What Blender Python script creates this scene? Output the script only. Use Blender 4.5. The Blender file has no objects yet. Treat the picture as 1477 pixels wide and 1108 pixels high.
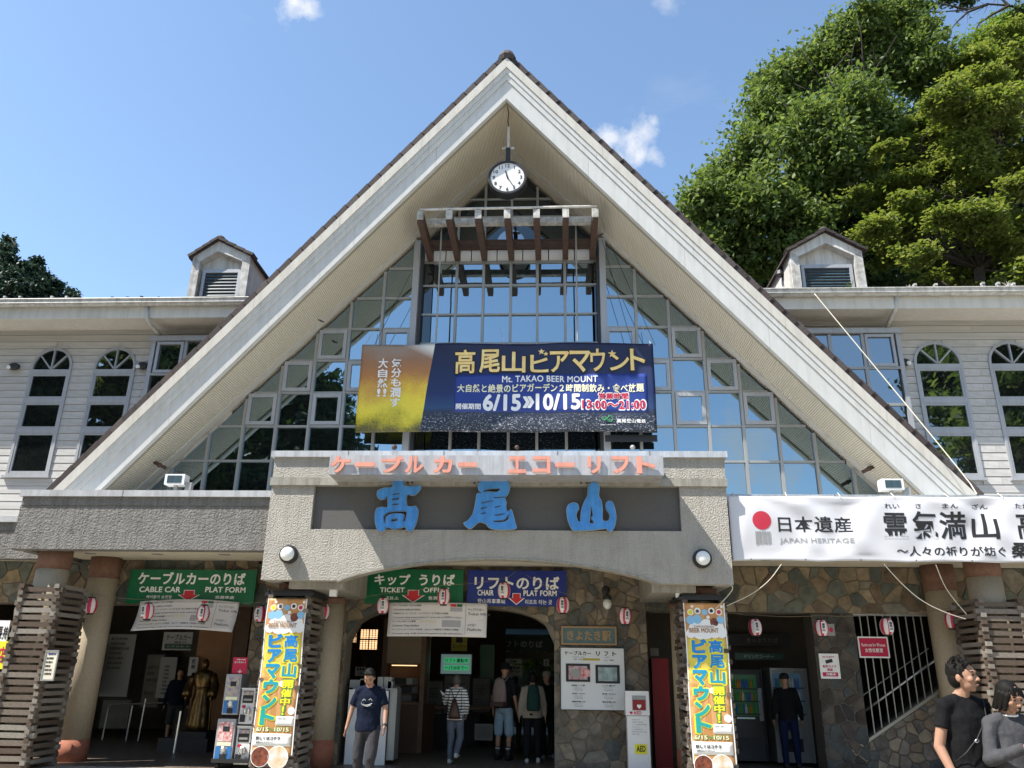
import bpy, bmesh, math, random
import numpy as np
from mathutils import Vector, Matrix, Euler, noise as mnoise
random.seed(7); rng = np.random.default_rng(7)
S = bpy.context.scene
COL = S.collection
# ------------------------------------------------------------------ camera
F, PIT, ROLL, YAW, H = 1150.0, math.radians(20.0), math.radians(.85), math.radians(3.0), 1.6
_f = Vector((-math.sin(YAW)*math.cos(PIT), math.cos(YAW)*math.cos(PIT), math.sin(PIT)))
_r0 = Vector((math.cos(YAW), math.sin(YAW), 0)); _u0 = _r0.cross(_f)
_r = _r0*math.cos(ROLL) + _u0*math.sin(ROLL); _u = _u0*math.cos(ROLL) - _r0*math.sin(ROLL)
cam = bpy.data.cameras.new('camera'); camo = bpy.data.objects.new('camera', cam); COL.objects.link(camo)
cam.sensor_width = 36; cam.lens = 36*F/1477; cam.clip_end = 3000; cam.clip_start = .05
camo.matrix_world = Matrix(((_r.x, _u.x, -_f.x, 0), (_r.y, _u.y, -_f.y, 0), (_r.z, _u.z, -_f.z, H), (0, 0, 0, 1)))
S.camera = camo
def U(x, y, Y):
    """where the line of sight through a photo pixel meets the vertical plane at depth Y"""
    d = _f + _r*((x-738.5)/F) + _u*((554-y)/F)
    t = Y/d.y
    return Vector((d.x*t, Y, H + d.z*t))
# ------------------------------------------------------------------ light
SUN = Vector((-.57, -.30, .90)).normalized()
w = bpy.data.worlds.new('World'); S.world = w; w.use_nodes = True
nt = w.node_tree; nt.nodes.clear()
def N(nt, t, **k):
    n = nt.nodes.new(t)
    for a, b in k.items():
        if a.startswith('i_'): n.inputs[a[2:].replace('_', ' ')].default_value = b
        else: setattr(n, a, b)
    return n
sky = N(nt, 'ShaderNodeTexSky', sky_type='NISHITA', sun_disc=False)
sky.sun_elevation = math.asin(SUN.z); sky.sun_rotation = math.atan2(SUN.x, SUN.y)
sky.air_density = 1.0; sky.dust_density = .6; sky.ozone_density = 1.6; sky.altitude = 200
tc = N(nt, 'ShaderNodeTexCoord')
hs = N(nt, 'ShaderNodeHueSaturation'); hs.inputs['Saturation'].default_value = 1.0; hs.inputs['Value'].default_value = 1.0; hs.inputs['Hue'].default_value = .496
nt.links.new(sky.outputs[0], hs.inputs['Color'])
# sky colour then clouds: soft caps round given directions broken up by noise
nz = N(nt, 'ShaderNodeTexNoise'); nz.inputs['Scale'].default_value = 26; nz.inputs['Detail'].default_value = 9; nz.inputs['Roughness'].default_value = .62
nt.links.new(tc.outputs['Generated'], nz.inputs['Vector'])
nz2 = N(nt, 'ShaderNodeTexNoise'); nz2.inputs['Scale'].default_value = 7; nz2.inputs['Detail'].default_value = 8
mp2 = N(nt, 'ShaderNodeMapping'); mp2.inputs['Scale'].default_value = (1, 1, 2.6)
nt.links.new(tc.outputs['Generated'], mp2.inputs['Vector']); nt.links.new(mp2.outputs[0], nz2.inputs['Vector'])
def M_(op, a, b=None, clamp=False):
    n = N(nt, 'ShaderNodeMath', operation=op, use_clamp=clamp)
    for i, v in enumerate((a, b)):
        if v is None: continue
        if isinstance(v, (int, float)): n.inputs[i].default_value = v
        else: nt.links.new(v, n.inputs[i])
    return n.outputs[0]
def cdir(x, y, mirror=False):
    d = (_f + _r*((x-738.5)/F) + _u*((554-y)/F)).normalized()
    if mirror: d.y = -d.y
    return d
clouds = [(cdir(908, 214), .024, .95), (cdir(880, 200), .016, .8), (cdir(930, 190), .018, .8), (cdir(942, 176), .010, .6), (cdir(944, 226), .012, .7), (cdir(425, 4), .020, .95), (cdir(445, 12), .014, .8), (cdir(962, 0), .016, .35), (cdir(1080, 655, True), .055, .6), (cdir(1120, 662, True), .04, .5), (cdir(955, 600, True), .03, .3)]
tot = None
for d, r, k in clouds:
    dn = N(nt, 'ShaderNodeVectorMath', operation='DISTANCE'); nt.links.new(tc.outputs['Generated'], dn.inputs[0]); dn.inputs[1].default_value = d
    a = M_('DIVIDE', dn.outputs['Value'], r)
    a = M_('SUBTRACT', 1.15, a)
    b = M_('MULTIPLY', M_('SUBTRACT', nz.outputs['Fac'], .5), 3.6)
    a = M_('MULTIPLY', M_('ADD', a, b), .9, True)
    a = M_('MULTIPLY', a, M_('MULTIPLY', M_('SUBTRACT', 2.3, M_('DIVIDE', dn.outputs['Value'], r)), 1.0, True))
    a = M_('MULTIPLY', a, k)
    tot = a if tot is None else M_('MAXIMUM', tot, a)
wisp = M_('MULTIPLY', M_('SUBTRACT', nz2.outputs['Fac'], .64), .6, True)
tot = M_('MAXIMUM', tot, wisp)
mx = N(nt, 'ShaderNodeMix', data_type='RGBA'); nt.links.new(tot, mx.inputs[0]); nt.links.new(hs.outputs[0], mx.inputs[6]); mx.inputs[7].default_value = (3.5, 3.6, 3.8, 1)
bg = N(nt, 'ShaderNodeBackground'); bg.inputs['Strength'].default_value = .15
wo = N(nt, 'ShaderNodeOutputWorld'); nt.links.new(mx.outputs[2], bg.inputs[0]); nt.links.new(bg.outputs[0], wo.inputs[0])
sl = bpy.data.lights.new('sun', 'SUN'); sl.energy = 5.0; sl.angle = math.radians(.5); sl.color = (1, .95, .87)
so = bpy.data.objects.new('sun', sl); COL.objects.link(so); so.rotation_euler = SUN.to_track_quat('Z', 'Y').to_euler(); so.location = (-20, -10, 40)
S.view_settings.view_transform = 'Standard'; S.view_settings.look = 'None'; S.view_settings.gamma = 1
S.view_settings.exposure = .9
S.cycles.max_bounces = 8; S.cycles.diffuse_bounces = 4; S.cycles.glossy_bounces = 4; S.cycles.transparent_max_bounces = 8
S.cycles.use_denoising = True
# ------------------------------------------------------------------ materials
def mat(name, col, rough=.7, metal=0, col2=None, nscale=4, nmix=.5, bump=0, bscale=30, spec=.4, emit=0, trans=0, detail=5, stain=0):
    m = bpy.data.materials.new(name); m.use_nodes = True; t = m.node_tree; P = t.nodes['Principled BSDF']
    P.inputs['Roughness'].default_value = rough; P.inputs['Metallic'].default_value = metal; P.inputs['Specular IOR Level'].default_value = spec
    c4 = (*col, 1); P.inputs['Base Color'].default_value = c4
    co = N(t, 'ShaderNodeTexCoord')
    last = None
    if col2 is not None:
        n = N(t, 'ShaderNodeTexNoise'); n.inputs['Scale'].default_value = nscale; n.inputs['Detail'].default_value = detail; n.inputs['Roughness'].default_value = .6
        t.links.new(co.outputs['Object'], n.inputs['Vector'])
        r = N(t, 'ShaderNodeValToRGB'); r.color_ramp.elements[0].position = .5-nmix*.35; r.color_ramp.elements[1].position = .5+nmix*.35
        r.color_ramp.elements[0].color = (*col2, 1); r.color_ramp.elements[1].color = c4
        t.links.new(n.outputs['Fac'], r.inputs[0]); last = r.outputs[0]
    if stain:   # rain streaks and dirt: noise stretched along the vertical
        mp = N(t, 'ShaderNodeMapping'); mp.inputs['Scale'].default_value = (9, 9, .7); t.links.new(co.outputs['Object'], mp.inputs['Vector'])
        n = N(t, 'ShaderNodeTexNoise'); n.inputs['Scale'].default_value = 1.0; n.inputs['Detail'].default_value = 7; n.inputs['Roughness'].default_value = .7; t.links.new(mp.outputs[0], n.inputs['Vector'])
        r = N(t, 'ShaderNodeValToRGB'); r.color_ramp.elements[0].position = .36; r.color_ramp.elements[1].position = .56
        r.color_ramp.elements[0].color = (1-stain, 1-stain*1.02, 1-stain*1.08, 1); r.color_ramp.elements[1].color = (1, 1, 1, 1); t.links.new(n.outputs['Fac'], r.inputs[0])
        mm = N(t, 'ShaderNodeMix', data_type='RGBA', blend_type='MULTIPLY'); mm.inputs[0].default_value = 1
        if last: t.links.new(last, mm.inputs[6])
        else: mm.inputs[6].default_value = c4
        t.links.new(r.outputs[0], mm.inputs[7]); last = mm.outputs[2]
    if last: t.links.new(last, P.inputs['Base Color'])
    if bump:
        n = N(t, 'ShaderNodeTexNoise'); n.inputs['Scale'].default_value = bscale; n.inputs['Detail'].default_value = 3
        t.links.new(co.outputs['Object'], n.inputs['Vector'])
        b = N(t, 'ShaderNodeBump'); b.inputs['Strength'].default_value = 1; b.inputs['Distance'].default_value = bump
        t.links.new(n.outputs['Fac'], b.inputs['Height']); t.links.new(b.outputs[0], P.inputs['Normal'])
    if emit:
        P.inputs['Emission Color'].default_value = c4; P.inputs['Emission Strength'].default_value = emit
    if trans:
        P.inputs['Transmission Weight'].default_value = trans
    return m
def rnd_mat(name, cols, rough=.8, bump=0, bscale=20, obj=True, nscale=8, dark=.6, spec=.3):
    """colour picked per object from a palette, plus mottling"""
    m = bpy.data.materials.new(name); m.use_nodes = True; t = m.node_tree; P = t.nodes['Principled BSDF']
    P.inputs['Roughness'].default_value = rough; P.inputs['Specular IOR Level'].default_value = spec
    oi = N(t, 'ShaderNodeObjectInfo') if obj else N(t, 'ShaderNodeNewGeometry')
    r = N(t, 'ShaderNodeValToRGB'); cr = r.color_ramp; cr.interpolation = 'LINEAR' if not obj else 'CONSTANT'
    while len(cr.elements) < len(cols): cr.elements.new(.5)
    for i, c in enumerate(cols): cr.elements[i].position = i/len(cols); cr.elements[i].color = (*c, 1)
    t.links.new(oi.outputs['Random'] if obj else oi.outputs['Random Per Island'], r.inputs[0])
    co = N(t, 'ShaderNodeTexCoord'); n = N(t, 'ShaderNodeTexNoise'); n.inputs['Scale'].default_value = nscale; n.inputs['Detail'].default_value = 6; n.inputs['Roughness'].default_value = .65
    t.links.new(co.outputs['Object'], n.inputs['Vector'])
    r2 = N(t, 'ShaderNodeValToRGB'); r2.color_ramp.elements[0].position = .3; r2.color_ramp.elements[1].position = .65
    r2.color_ramp.elements[0].color = (dark, dark, dark, 1); r2.color_ramp.elements[1].color = (1.1, 1.1, 1.1, 1)
    t.links.new(n.outputs['Fac'], r2.inputs[0])
    mm = N(t, 'ShaderNodeMix', data_type='RGBA', blend_type='MULTIPLY'); mm.inputs[0].default_value = 1
    t.links.new(r.outputs[0], mm.inputs[6]); t.links.new(r2.outputs[0], mm.inputs[7]); t.links.new(mm.outputs[2], P.inputs['Base Color'])
    if bump:
        b = N(t, 'ShaderNodeBump'); b.inputs['Strength'].default_value = 1; b.inputs['Distance'].default_value = bump
        n2 = N(t, 'ShaderNodeTexNoise'); n2.inputs['Scale'].default_value = bscale; n2.inputs['Detail'].default_value = 4; t.links.new(co.outputs['Object'], n2.inputs['Vector'])
        t.links.new(n2.outputs['Fac'], b.inputs['Height']); t.links.new(b.outputs[0], P.inputs['Normal'])
    return m
def leaf_mat(name, cols, trans=.35):
    m = bpy.data.materials.new(name); m.use_nodes = True; t = m.node_tree; P = t.nodes['Principled BSDF']
    P.inputs['Roughness'].default_value = .55; P.inputs['Specular IOR Level'].default_value = .35
    g = N(t, 'ShaderNodeNewGeometry'); r = N(t, 'ShaderNodeValToRGB'); cr = r.color_ramp
    while len(cr.elements) < len(cols): cr.elements.new(.5)
    for i, c in enumerate(cols): cr.elements[i].position = i/(len(cols)-1); cr.elements[i].color = (*c, 1)
    t.links.new(g.outputs['Random Per Island'], r.inputs[0]); t.links.new(r.outputs[0], P.inputs['Base Color'])
    tr = N(t, 'ShaderNodeBsdfTranslucent'); h = N(t, 'ShaderNodeHueSaturation'); h.inputs['Saturation'].default_value = 1.15; h.inputs['Value'].default_value = 1.5; h.inputs['Hue'].default_value = .485
    t.links.new(r.outputs[0], h.inputs['Color']); t.links.new(h.outputs[0], tr.inputs['Color'])
    ms = N(t, 'ShaderNodeMixShader'); ms.inputs[0].default_value = trans
    t.links.new(P.outputs[0], ms.inputs[1]); t.links.new(tr.outputs[0], ms.inputs[2]); t.links.new(ms.outputs[0], t.nodes['Material Output'].inputs[0])
    return m
# ------------------------------------------------------------------ mesh helpers
class MB:
    def __init__(s): s.v = []; s.f = []
    def add(s, vs, fs):
        o = len(s.v); s.v += [tuple(v) for v in vs]; s.f += [tuple(i+o for i in f) for f in fs]; return s
    def box(s, x0, x1, y0, y1, z0, z1):
        if x0 > x1: x0, x1 = x1, x0
        if y0 > y1: y0, y1 = y1, y0
        if z0 > z1: z0, z1 = z1, z0
        return s.add([(x0,y0,z0),(x1,y0,z0),(x1,y1,z0),(x0,y1,z0),(x0,y0,z1),(x1,y0,z1),(x1,y1,z1),(x0,y1,z1)],
                     [(3,2,1,0),(4,5,6,7),(0,1,5,4),(1,2,6,5),(2,3,7,6),(3,0,4,7)])
    def hexa(s, p):   # 8 points, bottom ring then top ring
        return s.add(p, [(3,2,1,0),(4,5,6,7),(0,1,5,4),(1,2,6,5),(2,3,7,6),(3,0,4,7)])
    def bar(s, p, q, w, h, up=(0,0,1)):   # rectangular bar from p to q
        p, q = Vector(p), Vector(q); d = (q-p).normalized(); x = d.cross(Vector(up))
        if x.length < 1e-4: x = d.cross(Vector((0,1,0)))
        x.normalize(); z = x.cross(d); x = x*w/2; z = z*h/2
        return s.hexa([p-x-z, p+x-z, q+x-z, q-x-z, p-x+z, p+x+z, q+x+z, q-x+z])
    def tube(s, pts, r, n=8, r2=None):
        pts = [Vector(p) for p in pts]; rings = []
        for i, p in enumerate(pts):
            d = (pts[min(i+1, len(pts)-1)] - pts[max(i-1, 0)]).normalized()
            a = d.cross(Vector((0,0,1)));
            if a.length < .05: a = d.cross(Vector((0,1,0)))
            a.normalize(); b = d.cross(a)
            rr = r if r2 is None else r + (r2-r)*i/(len(pts)-1)
            rings.append([p + a*math.cos(t)*rr + b*math.sin(t)*rr for t in [2*math.pi*k/n for k in range(n)]])
        return s.loft(rings)
    def loft(s, rings):
        o = len(s.v); n = len(rings[0])
        for r in rings: s.v += [tuple(v) for v in r]
        for i in range(len(rings)-1):
            for k in range(n):
                a = o+i*n+k; b = o+i*n+(k+1) % n; s.f.append((a, b, b+n, a+n))
        s.f.append(tuple(o+k for k in range(n))[::-1]); s.f.append(tuple(o+(len(rings)-1)*n+k for k in range(n)))
        return s
    def lathe(s, c, prof, n=16, sx=1, sy=1):   # prof: (radius, z)
        c = Vector(c)
        return s.loft([[c+Vector((math.cos(2*math.pi*k/n)*r*sx, math.sin(2*math.pi*k/n)*r*sy, z)) for k in range(n)] for r, z in prof])
    def ball(s, c, rx, ry=None, rz=None, n=12, m=8):
        ry = rx if ry is None else ry; rz = rx if rz is None else rz; c = Vector(c)
        return s.loft([[c+Vector((math.cos(2*math.pi*k/n)*rx*math.sin(t), math.sin(2*math.pi*k/n)*ry*math.sin(t), -rz*math.cos(t))) for k in range(n)] for t in [.06+(math.pi-.12)*i/m for i in range(m+1)]])
    def prism(s, poly, y0, y1):   # polygon of (x,z) seen from the front, extruded from y0 back to y1
        n = len(poly); o = len(s.v)
        a = sum(poly[i][0]*poly[(i+1) % n][1]-poly[(i+1) % n][0]*poly[i][1] for i in range(n))
        if a < 0: poly = poly[::-1]
        s.v += [(x, y0, z) for x, z in poly] + [(x, y1, z) for x, z in poly]
        s.f.append(tuple(o+i for i in range(n))); s.f.append(tuple(o+n+i for i in range(n))[::-1])
        for i in range(n):
            j = (i+1) % n; s.f.append((o+j, o+i, o+n+i, o+n+j))
        return s
def wl(o):
    p = Vector((0, 0, 0))
    while o is not None: p = p + Vector(o.location); o = o.parent
    return p
def link(o, parent=None):
    COL.objects.link(o)
    if parent is not None: o.parent = parent
    return o
def tag(o, label=None, cat=None, group=None, kind=None):
    if label: o['label'] = label
    if cat: o['category'] = cat
    if group: o['group'] = group
    if kind: o['kind'] = kind
    return o
def empty(name, loc, label=None, cat=None, group=None):
    o = bpy.data.objects.new(name, None); o.location = loc; o.empty_display_size = .1; link(o); return tag(o, label, cat, group)
def mk(name, mb, m, parent=None, smooth=False, label=None, kind=None):
    off = wl(parent) if parent is not None else Vector((0, 0, 0))
    me = bpy.data.meshes.new(name); me.from_pydata([(v[0]-off.x, v[1]-off.y, v[2]-off.z) for v in mb.v], [], mb.f); me.update()
    if smooth: me.shade_smooth()
    me.materials.append(m)
    o = bpy.data.objects.new(name, me); link(o, parent)
    if label: o['label'] = label
    if kind: o['kind'] = kind
    return o
def inst(name, me, loc, parent=None, rot=(0,0,0), scale=(1,1,1)):
    off = wl(parent) if parent is not None else Vector((0, 0, 0))
    o = bpy.data.objects.new(name, me); o.location = Vector(loc)-off; o.rotation_euler = rot; o.scale = scale; return link(o, parent)
def unit_box(m, name='block'):
    me = bpy.data.meshes.new(name); b = MB().box(-.5, .5, -.5, .5, -.5, .5); me.from_pydata(b.v, [], b.f); me.materials.append(m); return me
def ibox(name, me, x0, x1, y0, y1, z0, z1, parent):
    return inst(name, me, ((x0+x1)/2, (y0+y1)/2, (z0+z1)/2), parent, (0,0,0), (abs(x1-x0), abs(y1-y0), abs(z1-z0)))
# text in a frame: rect (x0,x1,z0,z1) on plane y (facing -Y); optional warp function on world points
_tc = {}
def text(s, x0, x1, z0, z1, y, m, parent=None, bold=.015, ext=.002, warp=None, keep=False, res=3, spacing=1.05, name='lettering', shear=0, cut=0):
    base = 0 if s.isascii() else min(bold, .012); fat = bold-base
    key = (s, base, res, spacing, shear)
    if key not in _tc:
        cu = bpy.data.curves.new('t', 'FONT'); cu.body = s; cu.offset = base; cu.extrude = .5; cu.resolution_u = res; cu.space_character = spacing; cu.shear = shear
        to = bpy.data.objects.new('t', cu); me = bpy.data.meshes.new_from_object(to)
        n = len(me.vertices); a = np.zeros(n*3); me.vertices.foreach_get('co', a); a = a.reshape(-1, 3)
        _tc[key] = (a, [tuple(p.vertices) for p in me.polygons]); bpy.data.objects.remove(to); bpy.data.curves.remove(cu); bpy.data.meshes.remove(me)
    a, f = _tc[key]
    mn, mxx = a.min(0), a.max(0); a = a.copy()
    wv = mxx-mn
    sx = (x1-x0)/max(wv[0], 1e-6); sz = (z1-z0)/max(wv[1], 1e-6)
    ox = 0
    if keep: k = min(sx, sz); ox = ((x1-x0)-wv[0]*k)/2; sx = sz = k
    v = np.empty_like(a); v[:, 0] = x0+ox+(a[:, 0]-mn[0])*sx; v[:, 2] = z0+(a[:, 1]-mn[1])*sz; v[:, 1] = y - np.where(a[:, 2] > 0, ext, -.0)
    b = MB(); b.v = [tuple(p) for p in v]; b.f = f
    if fat > .003:   # heavier strokes: the outline repeated round a small circle, each a hair in front of the last
        b = MB(); n_ = 8 if fat > .02 else 6
        for q in range(n_+1):
            da = fat if q else 0; w_ = v.copy(); w_[:, 0] += math.cos(q*2*math.pi/n_)*da*sx; w_[:, 2] += math.sin(q*2*math.pi/n_)*da*sz; w_[:, 1] -= q*.00025; b.add([tuple(p) for p in w_], f)
    off = wl(parent) if parent is not None else Vector((0, 0, 0))
    if cut:
        bm = bmesh.new(); me = bpy.data.meshes.new('t'); me.from_pydata(b.v, [], b.f); bm.from_mesh(me)
        xx = math.floor(v[:, 0].min()/cut)*cut
        while xx < v[:, 0].max():
            bmesh.ops.bisect_plane(bm, geom=bm.verts[:]+bm.edges[:]+bm.faces[:], plane_co=(xx, 0, 0), plane_no=(1, 0, 0)); xx += cut
        zz = math.floor(v[:, 2].min()/cut)*cut
        while zz < v[:, 2].max():
            bmesh.ops.bisect_plane(bm, geom=bm.verts[:]+bm.edges[:]+bm.faces[:], plane_co=(0, 0, zz), plane_no=(0, 0, 1)); zz += cut
        bm.to_mesh(me); bm.free(); b.v = [tuple(q.co) for q in me.vertices]; b.f = [tuple(p.vertices) for p in me.polygons]; bpy.data.meshes.remove(me)
    if warp: b.v = [warp(p) for p in b.v]
    return mk(name, b, m, parent)
def grid_sheet(name, x0, x1, z0, z1, y, nx, nz_, m, parent=None, warp=None, thick=.004, smooth=True):
    b = MB(); W = nx+1
    for s_ in (0, 1):
        for j in range(nz_+1):
            for i in range(nx+1):
                p = (x0+(x1-x0)*i/nx, y+s_*thick, z0+(z1-z0)*j/nz_)
                b.v.append(warp(p) if warp else p)
    K = W*(nz_+1)
    for j in range(nz_):
        for i in range(nx):
            a = j*W+i; b.f.append((a, a+1, a+W+1, a+W)); b.f.append((K+a+W, K+a+W+1, K+a+1, K+a))
    for i in range(nx): b.f.append((i+1, i, K+i, K+i+1)); t = nz_*W+i; b.f.append((t, t+1, K+t+1, K+t))
    for j in range(nz_): t = j*W; b.f.append((t, t+W, K+t+W, K+t)); t = j*W+nx; b.f.append((t+W, t, K+t, K+t+W))
    return mk(name, b, m, parent, smooth)
def disc(name, cx, cz, y, r, m, parent=None, n=24, t=.003, warp=None):
    b = MB().prism([(cx+math.cos(2*math.pi*k/n)*r, cz+math.sin(2*math.pi*k/n)*r) for k in range(n)], y-t, y)
    if warp: b.v = [warp(p) for p in b.v]
    return mk(name, b, m, parent)
# crazy paving: Voronoi cells of a polygon region given as inside() test via clipping
def clip(poly, a, b, c):   # keep a*x+b*z<=c
    out = []
    for i in range(len(poly)):
        p, q = poly[i], poly[(i+1) % len(poly)]; fp = a*p[0]+b*p[1]-c; fq = a*q[0]+b*q[1]-c
        if fp <= 0: out.append(p)
        if fp*fq < 0: t = fp/(fp-fq); out.append((p[0]+(q[0]-p[0])*t, p[1]+(q[1]-p[1])*t))
    return out
def area(p): return abs(sum(p[i][0]*p[(i+1) % len(p)][1]-p[(i+1) % len(p)][0]*p[i][1] for i in range(len(p))))/2
def voronoi(region, size, gap=.012, seed=1, holes=()):
    R = random.Random(seed); xs = [p[0] for p in region]; zs = [p[1] for p in region]
    x0, x1, z0, z1 = min(xs), max(xs), min(zs), max(zs); pts = []
    n = int((x1-x0+.4)*(z1-z0+.4)/size**2*1.5)
    tries = 0
    while len(pts) < n and tries < n*30:
        tries += 1; p = (R.uniform(x0-.2, x1+.2), R.uniform(z0-.2, z1+.2)); md = size*R.choice((.36, .45, .6, .9, 1.35))
        if all((p[0]-q[0])**2+(p[1]-q[1])**2 > md*md for q in pts): pts.append(p)
    cells = []
    for i, p in enumerate(pts):
        poly = list(region)
        for j, q in enumerate(pts):
            if i == j: continue
            dx, dz = q[0]-p[0], q[1]-p[1]; d = math.hypot(dx, dz)
            if d > size*4: continue
            poly = clip(poly, dx/d, dz/d, (dx*(p[0]+q[0])/2+dz*(p[1]+q[1])/2)/d - gap)
            if len(poly) < 3: break
        if len(poly) >= 3 and area(poly) > .0012: cells.append(poly)
    return cells
def stones(region, size, y, parent, m, gap=.010, seed=1, proud=.02):
    R = random.Random(seed+99)
    out = []
    for poly in voronoi(region, size, gap, seed):
        # round the corners slightly, and give a chamfered, uneven face
        c = (sum(p[0] for p in poly)/len(poly), sum(p[1] for p in poly)/len(poly)); q = []
        n = len(poly)
        for i in range(n):
            a, b_, d = poly[i-1], poly[i], poly[(i+1) % n]
            e_ = R.uniform(.05, .16); q.append((b_[0]*(1-e_)+a[0]*e_, b_[1]*(1-e_)+a[1]*e_)); q.append((b_[0]*(1-e_)+d[0]*e_, b_[1]*(1-e_)+d[1]*e_))
        if sum(q[i][0]*q[(i+1) % len(q)][1]-q[(i+1) % len(q)][0]*q[i][1] for i in range(len(q))) < 0: q = q[::-1]
        t = proud*R.uniform(.5, 1.3); ax, az = R.uniform(-.05, .05), R.uniform(-.05, .05); k = len(q)
        inn = [(c[0]+(p[0]-c[0])*.9, c[1]+(p[1]-c[1])*.9) for p in q]
        b = MB()
        b.v = [(p[0], y, p[1]) for p in q] + [(p[0], y-t*.6, p[1]) for p in q] + [(p[0], y-t-(p[0]-c[0])*ax-(p[1]-c[1])*az, p[1]) for p in inn]
        for i in range(k):
            j = (i+1) % k; b.f.append((i, j, k+j, k+i)); b.f.append((k+i, k+j, 2*k+j, 2*k+i))
        b.f.append(tuple(range(2*k, 3*k)))
        out.append(mk('stone', b, m, parent))
    return out
# ================================================================== materials used by the building
M = {}
M['rough'] = mat('roughcast_pale', (.50, .475, .425), .9, col2=(.40, .375, .33), nscale=2.2, nmix=.9, bump=.06, bscale=38, stain=.13)
M['rough_dark'] = mat('roughcast_grey', (.25, .24, .225), .9, col2=(.17, .165, .155), nscale=4, nmix=.9, bump=.045, bscale=30, stain=.3)
M['smooth_conc'] = mat('concrete_smooth', (.36, .345, .30), .85, col2=(.27, .255, .22), nscale=14, nmix=.8, bump=.004, bscale=90, stain=.3)
M['panel'] = mat('recessed_panel', (.115, .112, .108), .85, col2=(.09, .088, .086), nscale=40, nmix=.8, bump=.005, bscale=70)
M['alu'] = mat('anodised_aluminium', (.40, .395, .38), .42, .3, col2=(.33, .325, .31), nscale=6, stain=.15)
M['cap'] = mat('metal_coping', (.60, .61, .62), .4, .35, col2=(.5, .51, .52), nscale=5, stain=.25)
M['fascia'] = mat('painted_fascia', (.66, .665, .645), .6, col2=(.59, .59, .565), nscale=2.2, nmix=1.0, stain=.10)
M['fascia_c'] = mat('painted_moulding', (.66, .635, .57), .6, col2=(.58, .55, .49), nscale=3, nmix=1.0, stain=.14)
M['reveal'] = mat('olive_reveal', (.33, .30, .22), .7)
M['tile'] = rnd_mat('roof_tile', [(.06,.045,.042),(.075,.058,.055),(.05,.04,.038),(.085,.07,.066)], .75, bump=.004, bscale=30, dark=.6)
M['roofc'] = mat('roof_tiles', (.065, .05, .047), .8, bump=.01, bscale=8)
M['siding'] = rnd_mat('painted_siding', [(.46,.445,.42),(.48,.465,.44),(.44,.43,.405),(.495,.48,.45)], .65, bump=.002, bscale=20, nscale=2.5, dark=.86)
M['white_frame'] = mat('window_frame_metal', (.40, .41, .425), .45, .2, stain=.12)
M['soffit_p'] = mat('eave_soffit', (.66, .625, .56), .75, col2=(.57, .53, .46), nscale=2.5, nmix=1, stain=.1)
M['cream_soffit'] = mat('canopy_soffit', (.72, .67, .54), .8, col2=(.62, .57, .46), nscale=2)
M['inner'] = mat('dark_interior', (.045, .042, .04), .9)
M['gutter'] = mat('gutter_paint', (.62, .62, .60), .5, col2=(.42, .41, .38), nscale=9, nmix=.9, stain=.35)
M['pipe'] = mat('downpipe_paint', (.52, .51, .48), .5, stain=.2)
M['black'] = mat('black_metal', (.02, .02, .022), .5)
M['white'] = mat('white_paint', (.78, .78, .76), .5)
M['iron'] = mat('rusty_iron', (.10, .058, .042), .7, col2=(.06, .036, .028), nscale=12, bump=.003, bscale=30)
M['weath'] = mat('weathered_paint', (.64, .64, .61), .8, col2=(.33, .31, .27), nscale=8, nmix=.6, stain=.3)
M['col'] = mat('washed_aggregate', (.46, .385, .28), .9, col2=(.36, .30, .215), nscale=30, nmix=.7, bump=.008, bscale=70)
M['terra'] = mat('terracotta_paint', (.36, .13, .075), .75, col2=(.28, .10, .06), nscale=10, bump=.003, bscale=40)
M['capital'] = mat('brown_capital', (.21, .115, .08), .8, col2=(.15, .08, .055), nscale=14)
M['slat'] = rnd_mat('weathered_timber', [(.19,.155,.125),(.24,.205,.17),(.14,.11,.085),(.29,.26,.225),(.11,.08,.06)], .85, bump=.004, bscale=30, nscale=14, dark=.5)
M['stone'] = rnd_mat('cut_stone', [(.23,.175,.115),(.30,.235,.15),(.17,.125,.085),(.14,.15,.125),(.34,.28,.19),(.11,.12,.105),(.26,.21,.14),(.22,.20,.16)], .8, bump=.010, bscale=12, nscale=5, dark=.5)
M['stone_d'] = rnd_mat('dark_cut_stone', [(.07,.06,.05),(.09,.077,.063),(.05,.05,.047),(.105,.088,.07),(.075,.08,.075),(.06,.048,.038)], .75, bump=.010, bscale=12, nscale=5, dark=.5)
M['mortar'] = mat('stone_mortar', (.20, .17, .125), .95, col2=(.15, .13, .10), nscale=20, bump=.004, bscale=60)
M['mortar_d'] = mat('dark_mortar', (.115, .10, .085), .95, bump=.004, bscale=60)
M['wood'] = mat('stained_wood', (.19, .105, .06), .6, col2=(.13, .07, .04), nscale=6, bump=.002, bscale=40)
M['steel'] = mat('stainless_steel', (.62, .62, .62), .28, .9)
M['rope'] = mat('rope_fibre', (.62, .58, .48), .9)
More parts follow.
